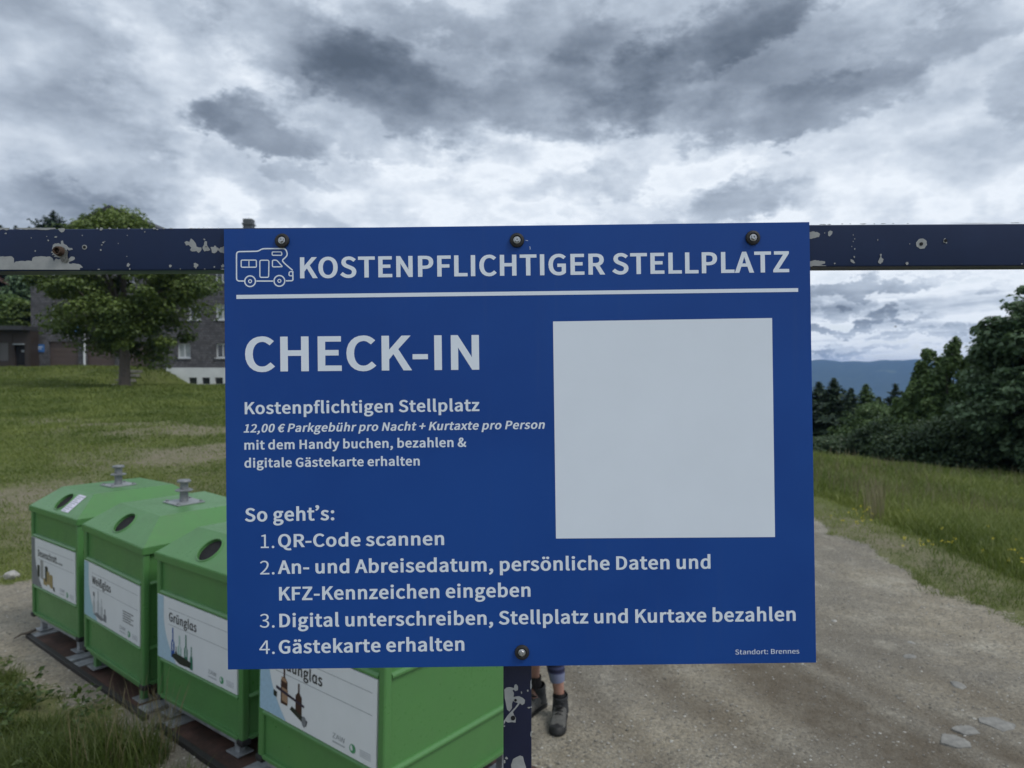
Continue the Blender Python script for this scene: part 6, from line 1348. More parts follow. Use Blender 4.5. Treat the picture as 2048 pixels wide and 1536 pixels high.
def build_sign():
    MW = Matrix.Translation((0.00981, 0.96597, 2.10072)) @ Matrix.Rotation(-0.001, 4, 'Z') @ Matrix.Rotation(-0.02358, 4, 'X') @ Matrix.Rotation(-0.0122, 4, 'Y')
    t = thing('information_sign', 'large blue check-in sign with white German lettering bolted to the metal frame', 'sign', MW)
    U = lambda mm: (mm - 400) / 1000.0
    W = lambda mm: (300 - mm) / 1000.0
    b = MB(); b.box((0, 0.0015, 0), (0.8, 0.003, 0.6), bev=0.0004, seg=2); b.build('panel', sign_blue(), t)
    yf = -0.00022
    for s, u0, u1, v0, v1, cap, w, it in LINES:
        lettering(s, U(u0), U(u1), W(v0), W(v1), cap / 1000.0, w, yf, M['letter'], t, it)
    plate('underline', [(U(16.5), W(95.57)), (U(783.05), W(95.31)), (U(783.1), W(90.25)), (U(16.5), W(90.1))], yf, M['letter'], t)
    q = M['letter']
    plate('print_field', [(U(448.5), W(427.3)), (U(746.5), W(428.8)), (U(746.9), W(130.6)), (U(448.2), W(131.7))], yf, q, t)
    # camper van icon drawn with ribbons
    def ribbon(V, F, pts, w, closed=False):
        pts = [Vector(p).to_2d() for p in pts]; n = len(pts); L, Rr = [], []
        for i, p in enumerate(pts):
            a = pts[i - 1] if (i > 0 or closed) else None; c = pts[(i + 1) % n] if (i < n - 1 or closed) else None
            d1 = (p - a).normalized() if a is not None else None; d2 = (c - p).normalized() if c is not None else None
            d1 = d1 or d2; d2 = d2 or d1
            n1 = Vector((-d1.y, d1.x)); n2 = Vector((-d2.y, d2.x)); mm = (n1 + n2); mm = mm / max(0.35, mm.length_squared / 2) if mm.length > 1e-4 else n1
            L.append(p + mm * w / 2 * 1.0); Rr.append(p - mm * w / 2)
        b0 = len(V)
        for l, r_ in zip(L, Rr): V.append((U(l.x), yf, W(l.y))); V.append((U(r_.x), yf, W(r_.y)))
        for i in range(n if closed else n - 1):
            j = (i + 1) % n; F.append((b0 + 2 * i, b0 + 2 * i + 1, b0 + 2 * j + 1, b0 + 2 * j))
    def rnd(pts, r, closed=True, k=4):
        out = []; n = len(pts)
        for i, p in enumerate(pts):
            if not closed and i in (0, n - 1): out.append(p); continue
            a = Vector(pts[i - 1]); c = Vector(pts[(i + 1) % n]); p = Vector(p)
            da = (a - p); dc = (c - p); rr = min(r, da.length * 0.45, dc.length * 0.45)
            s = p + da.normalized() * rr; e = p + dc.normalized() * rr
            for j in range(k + 1):
                f = j / k; out.append(tuple(s * (1 - f) ** 2 + p * 2 * f * (1 - f) + e * f * f))
        return out
    V, F = [], []; lw = 1.75
    ribbon(V, F, rnd([(27.0, 71.2), (16.9, 71.1), (17.2, 31.0), (46.8, 30.75), (52.6, 27.3), (84.6, 27.6), (87.2, 37.0), (79.2, 43.6), (82.4, 47.6), (93.7, 57.5)], 4.2, False), lw)
    ribbon(V, F, rnd([(93.8, 58.6), (93.9, 71.6), (84.2, 71.7)], 2.0, False), lw)
    ribbon(V, F, [(43.9, 71.45), (66.9, 71.75)], lw)
    ribbon(V, F, rnd([(92.8, 59.2), (89.0, 59.3), (88.4, 64.8), (92.9, 64.9)], 2.4, False), 1.5)
    ribbon(V, F, rnd([(23.5, 42.6), (44.2, 42.8), (44.2, 52.5), (23.4, 52.3)], 1.6), 1.5, True)
    ribbon(V, F, [(34.1, 43.7), (34.05, 51.5)], 1.3)
    ribbon(V, F, rnd([(49.0, 43.1), (61.4, 43.2), (60.8, 66.6), (48.8, 66.5)], 2.2), 1.5, True)
    ribbon(V, F, rnd([(66.2, 43.1), (71.9, 43.2), (80.0, 52.3), (66.1, 52.4)], 1.8), 1.5, True)
    ribbon(V, F, rnd([(65.9, 31.9), (78.9, 32.0), (79.1, 36.7), (65.9, 36.5)], 1.6), 1.5, True)
    for cx, cy in ((35.4, 71.6), (75.4, 71.65)):
        for rr, ww in ((7.3, 1.75), (2.1, 1.3)):
            ribbon(V, F, [(cx + rr * math.cos(k * math.pi / 16), cy + rr * math.sin(k * math.pi / 16)) for k in range(32)], ww, True)
    me = bpy.data.meshes.new('camper_icon'); me.from_pydata(V, [], F); link('camper_icon', me, M['letter'], t)
    V, F = [], []
    ribbon(V, F, [(412.0, 20.2), (415.4, 20.9)], 0.5); ribbon(V, F, [(417.7, 28.8), (418.3, 31), (418.0, 32.9)], 0.6)
    me = bpy.data.meshes.new('scratch'); me.from_pydata(V, [], F); link('scratch', me, M['letter'], t)
    # screws with rubber washers
    steel = plain('screw_steel', (0.42, 0.43, 0.44), 0.32, 0.85, var=0.15, scale=400)
    for k, (u, v) in enumerate([(80.1, 17.1), (400.4, 20.4), (721.9, 21.0), (400.4, 580.8)]):
        B_ = Matrix.Translation((U(u), -0.0001, W(v))) @ Matrix.Rotation(R(90), 4, 'X') @ Matrix.Rotation(0.4 + k * 1.1, 4, 'Z')
        if k in (0, 3): B_ = B_ @ Matrix.Rotation(R(5 if k else -6), 4, 'X')
        w = MB(); w.lathe([(0.0098, 0.0), (0.0099, 0.0022), (0.0090, 0.0036), (0.0066, 0.0044), (0.0058, 0.0040), (0.0052, 0.0030), (0.0, 0.0028)], n=40, M=B_)
        ws = w.build('washer', M['black'], t, smooth=True)
        h = MB(); h.lathe([(0.0046, 0.0029), (0.0048, 0.0036), (0.0030, 0.0040)], n=30, M=B_)
        h.lathe([(0.0036, 0.0036), (0.0036, 0.0066), (0.0031, 0.0071), (0.0013, 0.0071), (0.0010, 0.0062), (0.0, 0.0060)], n=6, M=B_)
        h.build('screw_head', steel, ws)
build_sign()

# ------------------------------------------------------------------ recycling containers
CW, CD, CH, CR, CI, CJ = 0.963, 1.013, 0.919, 0.151, 0.187, 0.175     # width, depth, eave height, roof rise, roof insets
def bottle_poly(cx, z0, w, h, neck=0.32, nh=0.38):
    a = w / 2; n = a * neck
    return [(cx - a, z0), (cx + a, z0), (cx + a, z0 + h * (1 - nh - 0.12)), (cx + n, z0 + h * (1 - nh)), (cx + n, z0 + h), (cx - n, z0 + h), (cx - n, z0 + h * (1 - nh)), (cx - a, z0 + h * (1 - nh - 0.12))]
INKS = {}
def ink(name, col):
    if name not in INKS: INKS[name] = plain('print_' + name, col, 0.45, var=0.10, scale=60)
    return INKS[name]

def container(kind, label, mw, texts, seed):
    t = thing('recycling_container', label, 'recycling container', mw, 'green recycling containers in a row')
    w2 = CW / 2
    zs1, zs0 = 0.672, 0.243                          # top and bottom of the poster band
    # corner posts, rounded
    for sx in (-1, 1):
        for sy in (0, 1):
            b = MB(); wd = 0.045
            cx = sx * (w2 - wd / 2 - 0.002); cy = wd / 2 + 0.002 if sy == 0 else CD - wd / 2 - 0.002
            b.box((cx, cy, (CH - 0.045) / 2), (wd, wd, CH - 0.045), bev=0.014, seg=3); b.build('corner_post', M['green'], t, smooth=True)
    # carcass panels set back between the posts, split by folded ledges
    b = MB()
    for (z0, z1) in ((0.0, zs0), (zs0, zs1), (zs1, CH - 0.045)):
        pass
    b.box((0, CD / 2, CH / 2 - 0.015), (CW - 0.040, CD - 0.040, CH - 0.05)); body = b.build('body', M['green'], t)
    for z in (zs0, zs1):
        for (cx, cy, sx_, sy_) in ((0, 0.010, CW - 0.092, 0.026), (0, CD - 0.010, CW - 0.092, 0.026)):
            b = MB(); d = -1 if cy < 0.5 else 1
            b.prism([(cy + d * 0.0, z + 0.012), (cy + d * 0.011, z + 0.001), (cy + d * 0.011, z - 0.010), (cy - d * 0.012, z - 0.012), (cy - d * 0.012, z + 0.014)], -(CW - 0.092) / 2, (CW - 0.092) / 2, 'x', bev=0.0012)
            b.build('ledge', M['green'], t)
        for sx in (-1, 1):
            b = MB(); X0 = sx * (w2 - 0.012)
            b.prism([(X0, z + 0.012), (X0 + sx * 0.011, z + 0.001), (X0 + sx * 0.011, z - 0.010), (X0 - sx * 0.012, z - 0.012), (X0 - sx * 0.012, z + 0.014)], 0.047, CD - 0.047, 'y', bev=0.0012)
            b.build('ledge', M['green'], t)
    # lower rim
    for (c, s) in (((0, 0.012, 0.010), (CW - 0.09, 0.024, 0.022)), ((0, CD - 0.012, 0.010), (CW - 0.09, 0.024, 0.022)), ((-w2 + 0.012, CD / 2, 0.010), (0.024, CD - 0.09, 0.022)), ((w2 - 0.012, CD / 2, 0.010), (0.024, CD - 0.09, 0.022))):
        b = MB(); b.box(c, s, bev=0.004); b.build('rim_bar', M['green'], t)
    # roof: lip, hipped faces with a round mouth, flat top
    b = MB(); ov = 0.008
    e = [(-w2 - ov, -ov), (w2 + ov, -ov), (w2 + ov, CD + ov), (-w2 - ov, CD + ov)]
    b.prism(e, CH - 0.048, CH - 0.001, 'z', bev=0.004); lip = None
    q = [(-w2 + CJ, CI), (w2 - CJ, CI), (w2 - CJ, CD - CI), (-w2 + CJ, CD - CI)]
    zt = CH + CR
    E3 = [(x, y, CH) for x, y in [(-w2, 0), (w2, 0), (w2, CD), (-w2, CD)]]; T3 = [(x, y, zt) for x, y in q]
    b.poly([E3[1], E3[2], T3[2], T3[1]]); b.poly([E3[3], E3[0], T3[0], T3[3]]); b.poly([T3[0], T3[1], T3[2], T3[3]])
    # front and back faces carry the hole
    sl = math.hypot(CI, CR); hr = 0.080
    for side in (0, 1):
        loop = [Vector((-w2, 0, 0)), Vector((w2, 0, 0)), Vector((w2 - CJ, sl, 0)), Vector((-w2 + CJ, sl, 0))]
        hole = [Vector((hr * 1.06 * math.cos(k * math.pi / 20), sl * 0.47 + hr * math.sin(k * math.pi / 20), 0)) for k in range(40)]
        flat = loop + hole
        def mp(p, d=0.0):
            f = p.y / sl; y = CI * f + d * CR / sl; z = CH + CR * f - d * CI / sl
            return (p.x, y if side == 0 else CD - y, z)
        vs = [b.bm.verts.new(mp(p)) for p in flat]
        for tr_ in tessellate_polygon([loop, hole]):
            try: b.bm.faces.new([vs[i] for i in tr_])
            except ValueError: pass
        inn = [b.bm.verts.new(mp(p, 0.016)) for p in hole]
        for k in range(40): b.bm.faces.new((vs[4 + k], vs[4 + (k + 1) % 40], inn[(k + 1) % 40], inn[k]))
    bmesh.ops.remove_doubles(b.bm, verts=b.bm.verts[:], dist=0.0004)
    roof = b.build('roof', M['green'], t)
    for side in (0, 1):
        def mp2(u, v, d):
            f = v / sl; y = CI * f + d * CR / sl; z = CH + CR * f - d * CI / sl
            return Vector((u, y if side == 0 else CD - y, z))
        b = MB(); ring = []
        prof = [(1.0, 0.006), (1.0, -0.004), (1.05, -0.007), (1.12, -0.004), (1.14, 0.001)]
        for k in range(40):
            a = k * math.pi / 20
            ring.append([b.bm.verts.new(mp2(hr * 1.06 * r_ * math.cos(a), sl * 0.47 + hr * r_ * math.sin(a), d)) for r_, d in prof])
        for k in range(40):
            for j in range(len(prof) - 1): b.bm.faces.new((ring[k][j], ring[(k + 1) % 40][j], ring[(k + 1) % 40][j + 1], ring[k][j + 1]))
        b.build('mouth_rim', M['green'], roof, smooth=True)
        b = MB(); b.poly([mp2(hr * 1.2 * math.cos(a * math.pi / 12), sl * 0.47 + hr * 1.15 * math.sin(a * math.pi / 12), 0.014) for a in range(24)]); b.build('mouth_dark_disc', M['void'], roof)  # black disc closing the opening; its colour stands for the dark inside
    # lifting mushroom
    kp = (0, CD / 2, zt)
    b = MB(); b.box((0, CD / 2, zt + 0.006), (0.21, 0.21, 0.010), Euler((0, 0, R(2))).to_matrix(), bev=0.002); pl = b.build('lifting_plate', M['galv'], t)
    for sx in (-1, 1):
        for sy in (-1, 1):
            b = MB(); b.lathe([(0.011, 0.0), (0.011, 0.010), (0.0, 0.011)], (sx * 0.085, CD / 2 + sy * 0.085, zt + 0.011), 6); b.build('bolt', M['iron'], pl)
    b = MB(); b.lathe([(0.031, 0.011), (0.029, 0.085), (0.031, 0.088), (0.060, 0.090), (0.062, 0.096), (0.050, 0.102), (0.029, 0.104), (0.028, 0.150), (0.047, 0.153), (0.049, 0.162), (0.044, 0.170), (0.0, 0.174)], kp, 28)
    b.build('lifting_mushroom', M['iron'], t, smooth=True)
    # poster
    u0, u1 = -w2 + 0.024, w2 - 0.050; yp = -0.0005
    uw, vh = u1 - u0, zs1 - 0.015 - (zs0 + 0.016); vt = zs1 - 0.015
    b = MB(); b.box(((u0 + u1) / 2, 0.0105, vt - vh / 2), (uw, 0.022, vh), bev=0.001); po = b.build('poster_board', M['print_white'], t)
    X = lambda f: u0 + f * uw
    Z = lambda f: vt - f * vh
    y1 = yp - 0.0006
    side_col = {'A': (0.16, 0.17, 0.19), 'B': (0.30, 0.48, 0.55), 'C': (0.36, 0.50, 0.60), 'D': (0.32, 0.47, 0.60)}[kind]
    arc = [(X(0.0), Z(0.995)), (X(0.0), Z(0.005)), (X(0.085), Z(0.005))] + [(X(0.085 + 0.17 * k / 8 * (k / 8)), Z(0.3 + 0.695 * k / 8)) for k in range(9)]
    plate('colour_field', arc, y1, ink('side_' + kind, side_col), po)
    for f in (0.165, 0.415): plate('rule', [(X(0.15), Z(f + 0.004)), (X(0.97), Z(f + 0.004)), (X(0.97), Z(f - 0.003)), (X(0.15), Z(f - 0.003))], y1, M['inkgrey'], po)
    title, tw = texts
    V, Fc = text_geo(title.replace('a', 'ɑ'), 'b')
    cap = 0.056; k = cap / 700 * tw
    s = Vector
    me = bpy.data.meshes.new('lettering'); me.from_pydata([(X(0.155) + p * k, y1 - 0.0004, Z(0.36) + q * cap / 700) for p, q in V], [], Fc); link('lettering', me, M['ink'], po)
    if kind == 'A': lettering('sauber', X(0.60), X(0.74), Z(0.36), Z(0.36), 0.020, 'r', y1 - 0.0004, M['ink'], po)
    def P(name, pts, col, dy=0.0005): return plate(name, pts, y1 - dy, ink(*col), po)
    blue = ('blue', (0.01, 0.07, 0.30)); grn = ('bottle_green', (0.03, 0.16, 0.10)); pale = ('pale_green', (0.30, 0.45, 0.40)); dk = ('dark_glass', (0.018, 0.022, 0.018)); brn = ('brown_glass', (0.045, 0.018, 0.014)); tan = ('tan', (0.30, 0.19, 0.12)); gold = ('tin_gold', (0.30, 0.23, 0.10)); tin = ('tin', (0.30, 0.30, 0.30)); clr = ('clear_glass', (0.42, 0.44, 0.46)); w_ = ('glint', (0.60, 0.64, 0.66))
    if kind == 'C':
        P('bottle_print', bottle_poly(X(0.21), Z(0.91), 0.040, 0.185), blue); P('bottle_print', bottle_poly(X(0.30), Z(0.90), 0.044, 0.150), pale, 0.0006)
        P('bottle_print', bottle_poly(X(0.385), Z(0.92), 0.040, 0.180), grn, 0.0007); P('bottle_print', bottle_poly(X(0.255), Z(0.90), 0.022, 0.075), dk, 0.0008)
        P('bottle_print', bottle_poly(X(0.455), Z(0.965), 0.030, 0.140), grn, 0.0009)
        P('bottle_print', [(X(0.20), Z(0.90)), (X(0.30), Z(0.965)), (X(0.44), Z(0.95)), (X(0.455), Z(0.86)), (X(0.36), Z(0.83)), (X(0.25), Z(0.82)), (X(0.20), Z(0.86))], dk, 0.0010)
        for uu in (0.205, 0.30, 0.382): P('bottle_print', [(X(uu), Z(0.80)), (X(uu + 0.012), Z(0.80)), (X(uu + 0.012), Z(0.66)), (X(uu), Z(0.66))], w_, 0.0012)
    if kind == 'B':
        for uu, h in ((0.19, 0.15), (0.27, 0.175), (0.335, 0.13)): P('bottle_print', bottle_poly(X(uu), Z(0.88), 0.036, h), clr, 0.0005 + uu * 0.0005)
        P('bottle_print', bottle_poly(X(0.40), Z(0.93), 0.045, 0.09), ('grey_glass', (0.17, 0.18, 0.20)), 0.0008)
        P('bottle_print', [(X(0.175), Z(0.50)), (X(0.205), Z(0.50)), (X(0.205), Z(0.57)), (X(0.175), Z(0.57))], ('grey_glass', (0.17, 0.18, 0.20)), 0.0010)
        P('bottle_print', [(X(0.18), Z(0.90)), (X(0.33), Z(0.95)), (X(0.40), Z(0.90)), (X(0.25), Z(0.84))], ('grey_glass', (0.17, 0.18, 0.20)), 0.0011)
        for j in range(5): P('small_print', [(X(0.72), Z(0.555 + j * 0.042)), (X(0.90 - 0.04 * (j % 2)), Z(0.555 + j * 0.042)), (X(0.90 - 0.04 * (j % 2)), Z(0.538 + j * 0.042)), (X(0.72), Z(0.538 + j * 0.042))], ('text_dark', (0.10, 0.10, 0.11)))
    if kind == 'A':
        for uu, zz, ww, hh, c in ((0.17, 0.78, 0.05, 0.09, dk), (0.25, 0.80, 0.06, 0.15, tin), (0.36, 0.82, 0.06, 0.12, dk), (0.40, 0.86, 0.055, 0.10, gold), (0.47, 0.90, 0.06, 0.10, gold), (0.33, 0.90, 0.08, 0.05, gold), (0.53, 0.94, 0.03, 0.03, dk)):
            P('tin_print', [(X(uu) - ww / 2, Z(zz)), (X(uu) + ww / 2, Z(zz + 0.01)), (X(uu) + ww / 2, Z(zz) + hh), (X(uu), Z(zz) + hh * 1.06), (X(uu) - ww / 2, Z(zz) + hh)], c, 0.0005 + uu * 0.001)
    if kind == 'D':
        P('bottle_print', bottle_poly(X(0.235), Z(0.80), 0.055, 0.185, 0.25, 0.25), brn); P('bottle_print', bottle_poly(X(0.37), Z(0.83), 0.050, 0.150, 0.25, 0.3), brn, 0.0006)
        P('bottle_print', [(X(0.215), Z(0.76)), (X(0.27), Z(0.77)), (X(0.27), Z(0.60)), (X(0.215), Z(0.59))], tan, 0.0009)
        P('bottle_print', [(X(0.21), Z(0.46)), (X(0.255), Z(0.47)), (X(0.26), Z(0.52)), (X(0.21), Z(0.51))], tan, 0.00095)
        P('bottle_print', [(X(0.135), Z(0.67)), (X(0.17), Z(0.685)), (X(0.165), Z(0.755)), (X(0.135), Z(0.745))], dk, 0.0009); P('bottle_print', [(X(0.16), Z(0.60)), (X(0.42), Z(0.69)), (X(0.42), Z(0.72)), (X(0.16), Z(0.64))], ('purple_dark', (0.03, 0.02, 0.04)), 0.0011)
        P('bottle_print', [(X(0.29), Z(0.82)), (X(0.44), Z(0.93)), (X(0.45), Z(0.86)), (X(0.31), Z(0.77))], dk, 0.0010)
        P('bottle_print', [(X(0.42) + 0.018 * math.cos(a), Z(0.885) + 0.026 * math.sin(a)) for a in [k * math.pi / 8 for k in range(16)]], ('grey_glass', (0.17, 0.18, 0.20)), 0.0013)
    # maker's mark: letters, green disc with comma shaped gap, small print
    lettering('ZAW', X(0.665), X(0.765), Z(0.885), Z(0.885), 0.024, 'r', y1 - 0.0004, M['inkgrey'], po)
    P('small_print', [(X(0.665), Z(0.935)), (X(0.765), Z(0.935)), (X(0.765), Z(0.918)), (X(0.665), Z(0.918))], ('text_grey', (0.34, 0.36, 0.38)))
    cx, cz, r_ = X(0.825), Z(0.895), 0.021
    P('logo_disc', [(cx + r_ * math.cos(k * math.pi / 12), cz + r_ * math.sin(k * math.pi / 12)) for k in range(24)], ('logo_green', (0.06, 0.26, 0.12)))
    P('logo_gap', [(cx - 0.2 * r_ + 0.55 * r_ * math.cos(a), cz + 0.15 * r_ + 0.6 * r_ * math.sin(a)) for a in [k * math.pi / 8 for k in range(4, 14)]] + [(cx + 0.1 * r_, cz - 0.1 * r_)], ('paper', (0.62, 0.64, 0.66)), 0.0008)
    for j in range(4): P('small_print', [(X(0.88), Z(0.865 + j * 0.022)), (X(0.965), Z(0.865 + j * 0.022)), (X(0.965), Z(0.857 + j * 0.022)), (X(0.88), Z(0.857 + j * 0.022))], ('text_grey', (0.34, 0.36, 0.38)))
    # rubber buffers at the lower corners, under-frame and legs
    for sx in (-1, 1):
        b = MB(); b.box((sx * (w2 - 0.022), 0.024, -0.006), (0.060, 0.060, 0.034), bev=0.010); b.build('corner_buffer', M['black'], t, smooth=True)
    legm = M['green'] if kind == 'B' else M['galv']
    for y in (0.05, CD - 0.05):
        b = MB(); b.box((0, y, -0.030), (CW - 0.10, 0.045, 0.030), bev=0.003); b.build('under_rail', M['green'] if kind == 'B' else M['galv'], t)
    drop = mw.translation.z - 0.035
    for sx in (-1, 1):
        for y in (0.055, CD - 0.055):
            b = MB(); x = sx * (w2 - 0.11)
            b.box((x, y, -0.046 - (drop - 0.046) / 2), (0.045, 0.040, drop - 0.046), bev=0.004); lg = b.build('leg', legm, t)
            f = MB(); f.box((x, y, -drop + 0.004), (0.12, 0.10, 0.008), bev=0.001); f.build('foot_plate', M['galv'], lg)
    if kind == 'A':
        # taped notice on the sloping front of the roof
        u, f0 = 0.165, 0.50
        def mp(uu, vv, d): ff = vv / sl; return (uu, CI * ff + d * CR / sl, CH + CR * ff - d * CI / sl)
        b = MB(); a0, a1, c0, c1 = 0.105, 0.245, 0.03, 0.205
        for d in (-0.0022,): b.poly([mp(a0, c0, d), mp(a1, c0, d), mp(a1, c1, d), mp(a0, c1, d)])
        no = b.build('notice_sheet', plain('notice_paper', (0.62, 0.60, 0.70), 0.5, var=0.03), t)
        for j in range(9):
            b = MB()
            v = c1 - 0.018 - j * 0.018; aa = a0 + 0.012; bb = a1 - 0.012 - 0.025 * ((j * 7) % 3)
            b.poly([mp(aa, v - 0.004, -0.0028), mp(bb, v - 0.004, -0.0028), mp(bb, v + 0.003, -0.0028), mp(aa, v + 0.003, -0.0028)]); b.build('print_line', M['inkgrey'], no)
    return t

def rigid(x, y, z, yaw, tx, ty):
    return Matrix.Translation((x, y, z)) @ Matrix.Rotation(yaw, 4, 'Z') @ Matrix.Rotation(tx, 4, 'X') @ Matrix.Rotation(ty, 4, 'Y')
BINS = [
    ('A', 'green container for cans marked Dosenschrott, farthest left, with a paper notice on its roof', (-3.6919, 5.6893, 0.1604, -0.6609, 0.0021, 0.0012), ('Dosenschrott', 0.80)),
    ('B', 'green container marked Weißglas on green legs, second from the left', (-2.7773, 4.8887, 0.1624, -0.6752, 0.0039, 0.0321), ('Weißglas', 0.93)),
    ('C', 'green container marked Grünglas with coloured bottles on its poster, third from the left', (-1.8866, 4.2103, 0.1377, -0.6469, -0.0004, 0.0086), ('Grünglas', 0.98)),
    ('D', 'nearest green container marked Braunglas, cut off by the blue sign and lower picture edge', (-0.9395, 3.3352, 0.2145, -0.6661, -0.0099, 0.0195), ('Braunglas', 0.98)),
]
for k, lb, pose, tx in BINS: container(k, lb, rigid(*pose), tx, ord(k))

# steel bases: rusty tread plates between galvanised cross members
def tread():
    m, T = material('rusty_tread_plate')
    c = T.coord('Object'); n = T.noise(c, 6, 6, 0.65); f = T.noise(c, 60, 4, 0.6)
    base = T.mix(T.mr(n, 0.35, 0.65), (0.045, 0.026, 0.019), (0.095, 0.050, 0.037)); base = T.mix(T.mr(f, 0.55, 0.75, 0, 0.5), base, (0.05, 0.045, 0.04))
    T.put(T.b.inputs['Base Color'], base); T.b.inputs['Roughness'].default_value = 0.7; T.b.inputs['Metallic'].default_value = 0.2
    T.put(T.b.inputs['Normal'], T.bump(T.vor(c, 55.0), 0.4, 0.003))
    return m
M['tread'] = tread()
def steel_base(label, xa, ya, L, yaw, cells):
    mw = Matrix.Translation((xa, ya, 0.0)) @ Matrix.Rotation(yaw, 4, 'Z')
    t = thing('steel_base', label, 'steel base', mw, 'rusty steel bases under the containers')
    Dp = 1.08
    for y in (0.0, 0.40, Dp - 0.40, Dp):
        b = MB(); b.box((L / 2, y, 0.012), (L, 0.035 if y in (0.0, Dp) else 0.05, 0.040), bev=0.003); b.build('angle_rail', M['tread'] if y else M['iron_dark'], t)
    for x in cells:
        b = MB(); b.box((x, Dp / 2, 0.020), (0.11, Dp - 0.04, 0.022), bev=0.003); b.build('cross_member', M['galv'], t)
    for a, c in zip(cells, cells[1:]):
        if c - a < 0.2: continue
        for y0, y1 in ((0.02, 0.38), (Dp - 0.38, Dp - 0.02)):
            b = MB(); b.box(((a + c) / 2, (y0 + y1) / 2, 0.022), (c - a - 0.115, y1 - y0, 0.008)); b.build('tread_plate', M['tread'], t)
M['iron_dark'] = plain('dark_iron_edge', (0.035, 0.033, 0.032), 0.6, 0.3, var=0.3, scale=30)
ang = -0.6905
steel_base('long rusty steel base under the two left containers', -4.02, 5.86, 2.22, ang, [0.07, 0.84, 1.0, 2.10])
steel_base('rusty steel base under the two right containers', -2.19, 4.36, 2.14, ang, [0.07, 0.92, 1.20, 2.06])

# ------------------------------------------------------------------ walker behind the post
def skin_body(name, verts, edges, rad, mat, parent, root=0, sub=2):
    me = bpy.data.meshes.new(name); me.from_pydata(verts, edges, [])
    o = bpy.data.objects.new(name, me); COL.objects.link(o)
    md = o.modifiers.new('skin', 'SKIN'); md.use_smooth_shade = True
    for i, r_ in enumerate(rad):
        s = me.skin_vertices[0].data[i]; s.radius = r_ if hasattr(r_, '__len__') else (r_, r_); s.use_root = (i == root)
    sb = o.modifiers.new('sub', 'SUBSURF'); sb.levels = sub; sb.render_levels = sub
    bpy.context.view_layer.update()
    dg = bpy.context.evaluated_depsgraph_get()
    m2 = bpy.data.meshes.new_from_object(o.evaluated_get(dg)); m2.name = name
    bpy.data.objects.remove(o)
    m2.polygons.foreach_set('use_smooth', [True] * len(m2.polygons))
    return link(name, m2, mat, parent)

def skin_mat():
    m, T = material('skin'); c = T.coord('Object'); n = T.noise(c, 18, 4, 0.6)
    T.put(T.b.inputs['Base Color'], T.mix(T.mr(n, 0.3, 0.7), (0.33, 0.175, 0.13), (0.40, 0.225, 0.17)))
    T.b.inputs['Roughness'].default_value = 0.5; T.b.inputs['Subsurface Weight'].default_value = 0.1; T.b.inputs['Subsurface Radius'].default_value = (0.01, 0.004, 0.002)
    return m
def brace_mat():
    m, T = material('knee_brace_knit'); c = T.coord('Object'); x, y, z = T.xyz(c)
    b = T.m('SINE', T.m('MULTIPLY', z, 170.0))
    navy = T.mix(T.mr(b, -0.2, 0.4), (0.012, 0.014, 0.045), (0.045, 0.05, 0.12))
    T.put(T.b.inputs['Base Color'], T.mix(T.mr(z, 0.302, 0.308), (0.17, 0.19, 0.29), navy)); T.b.inputs['Roughness'].default_value = 0.85
    return m
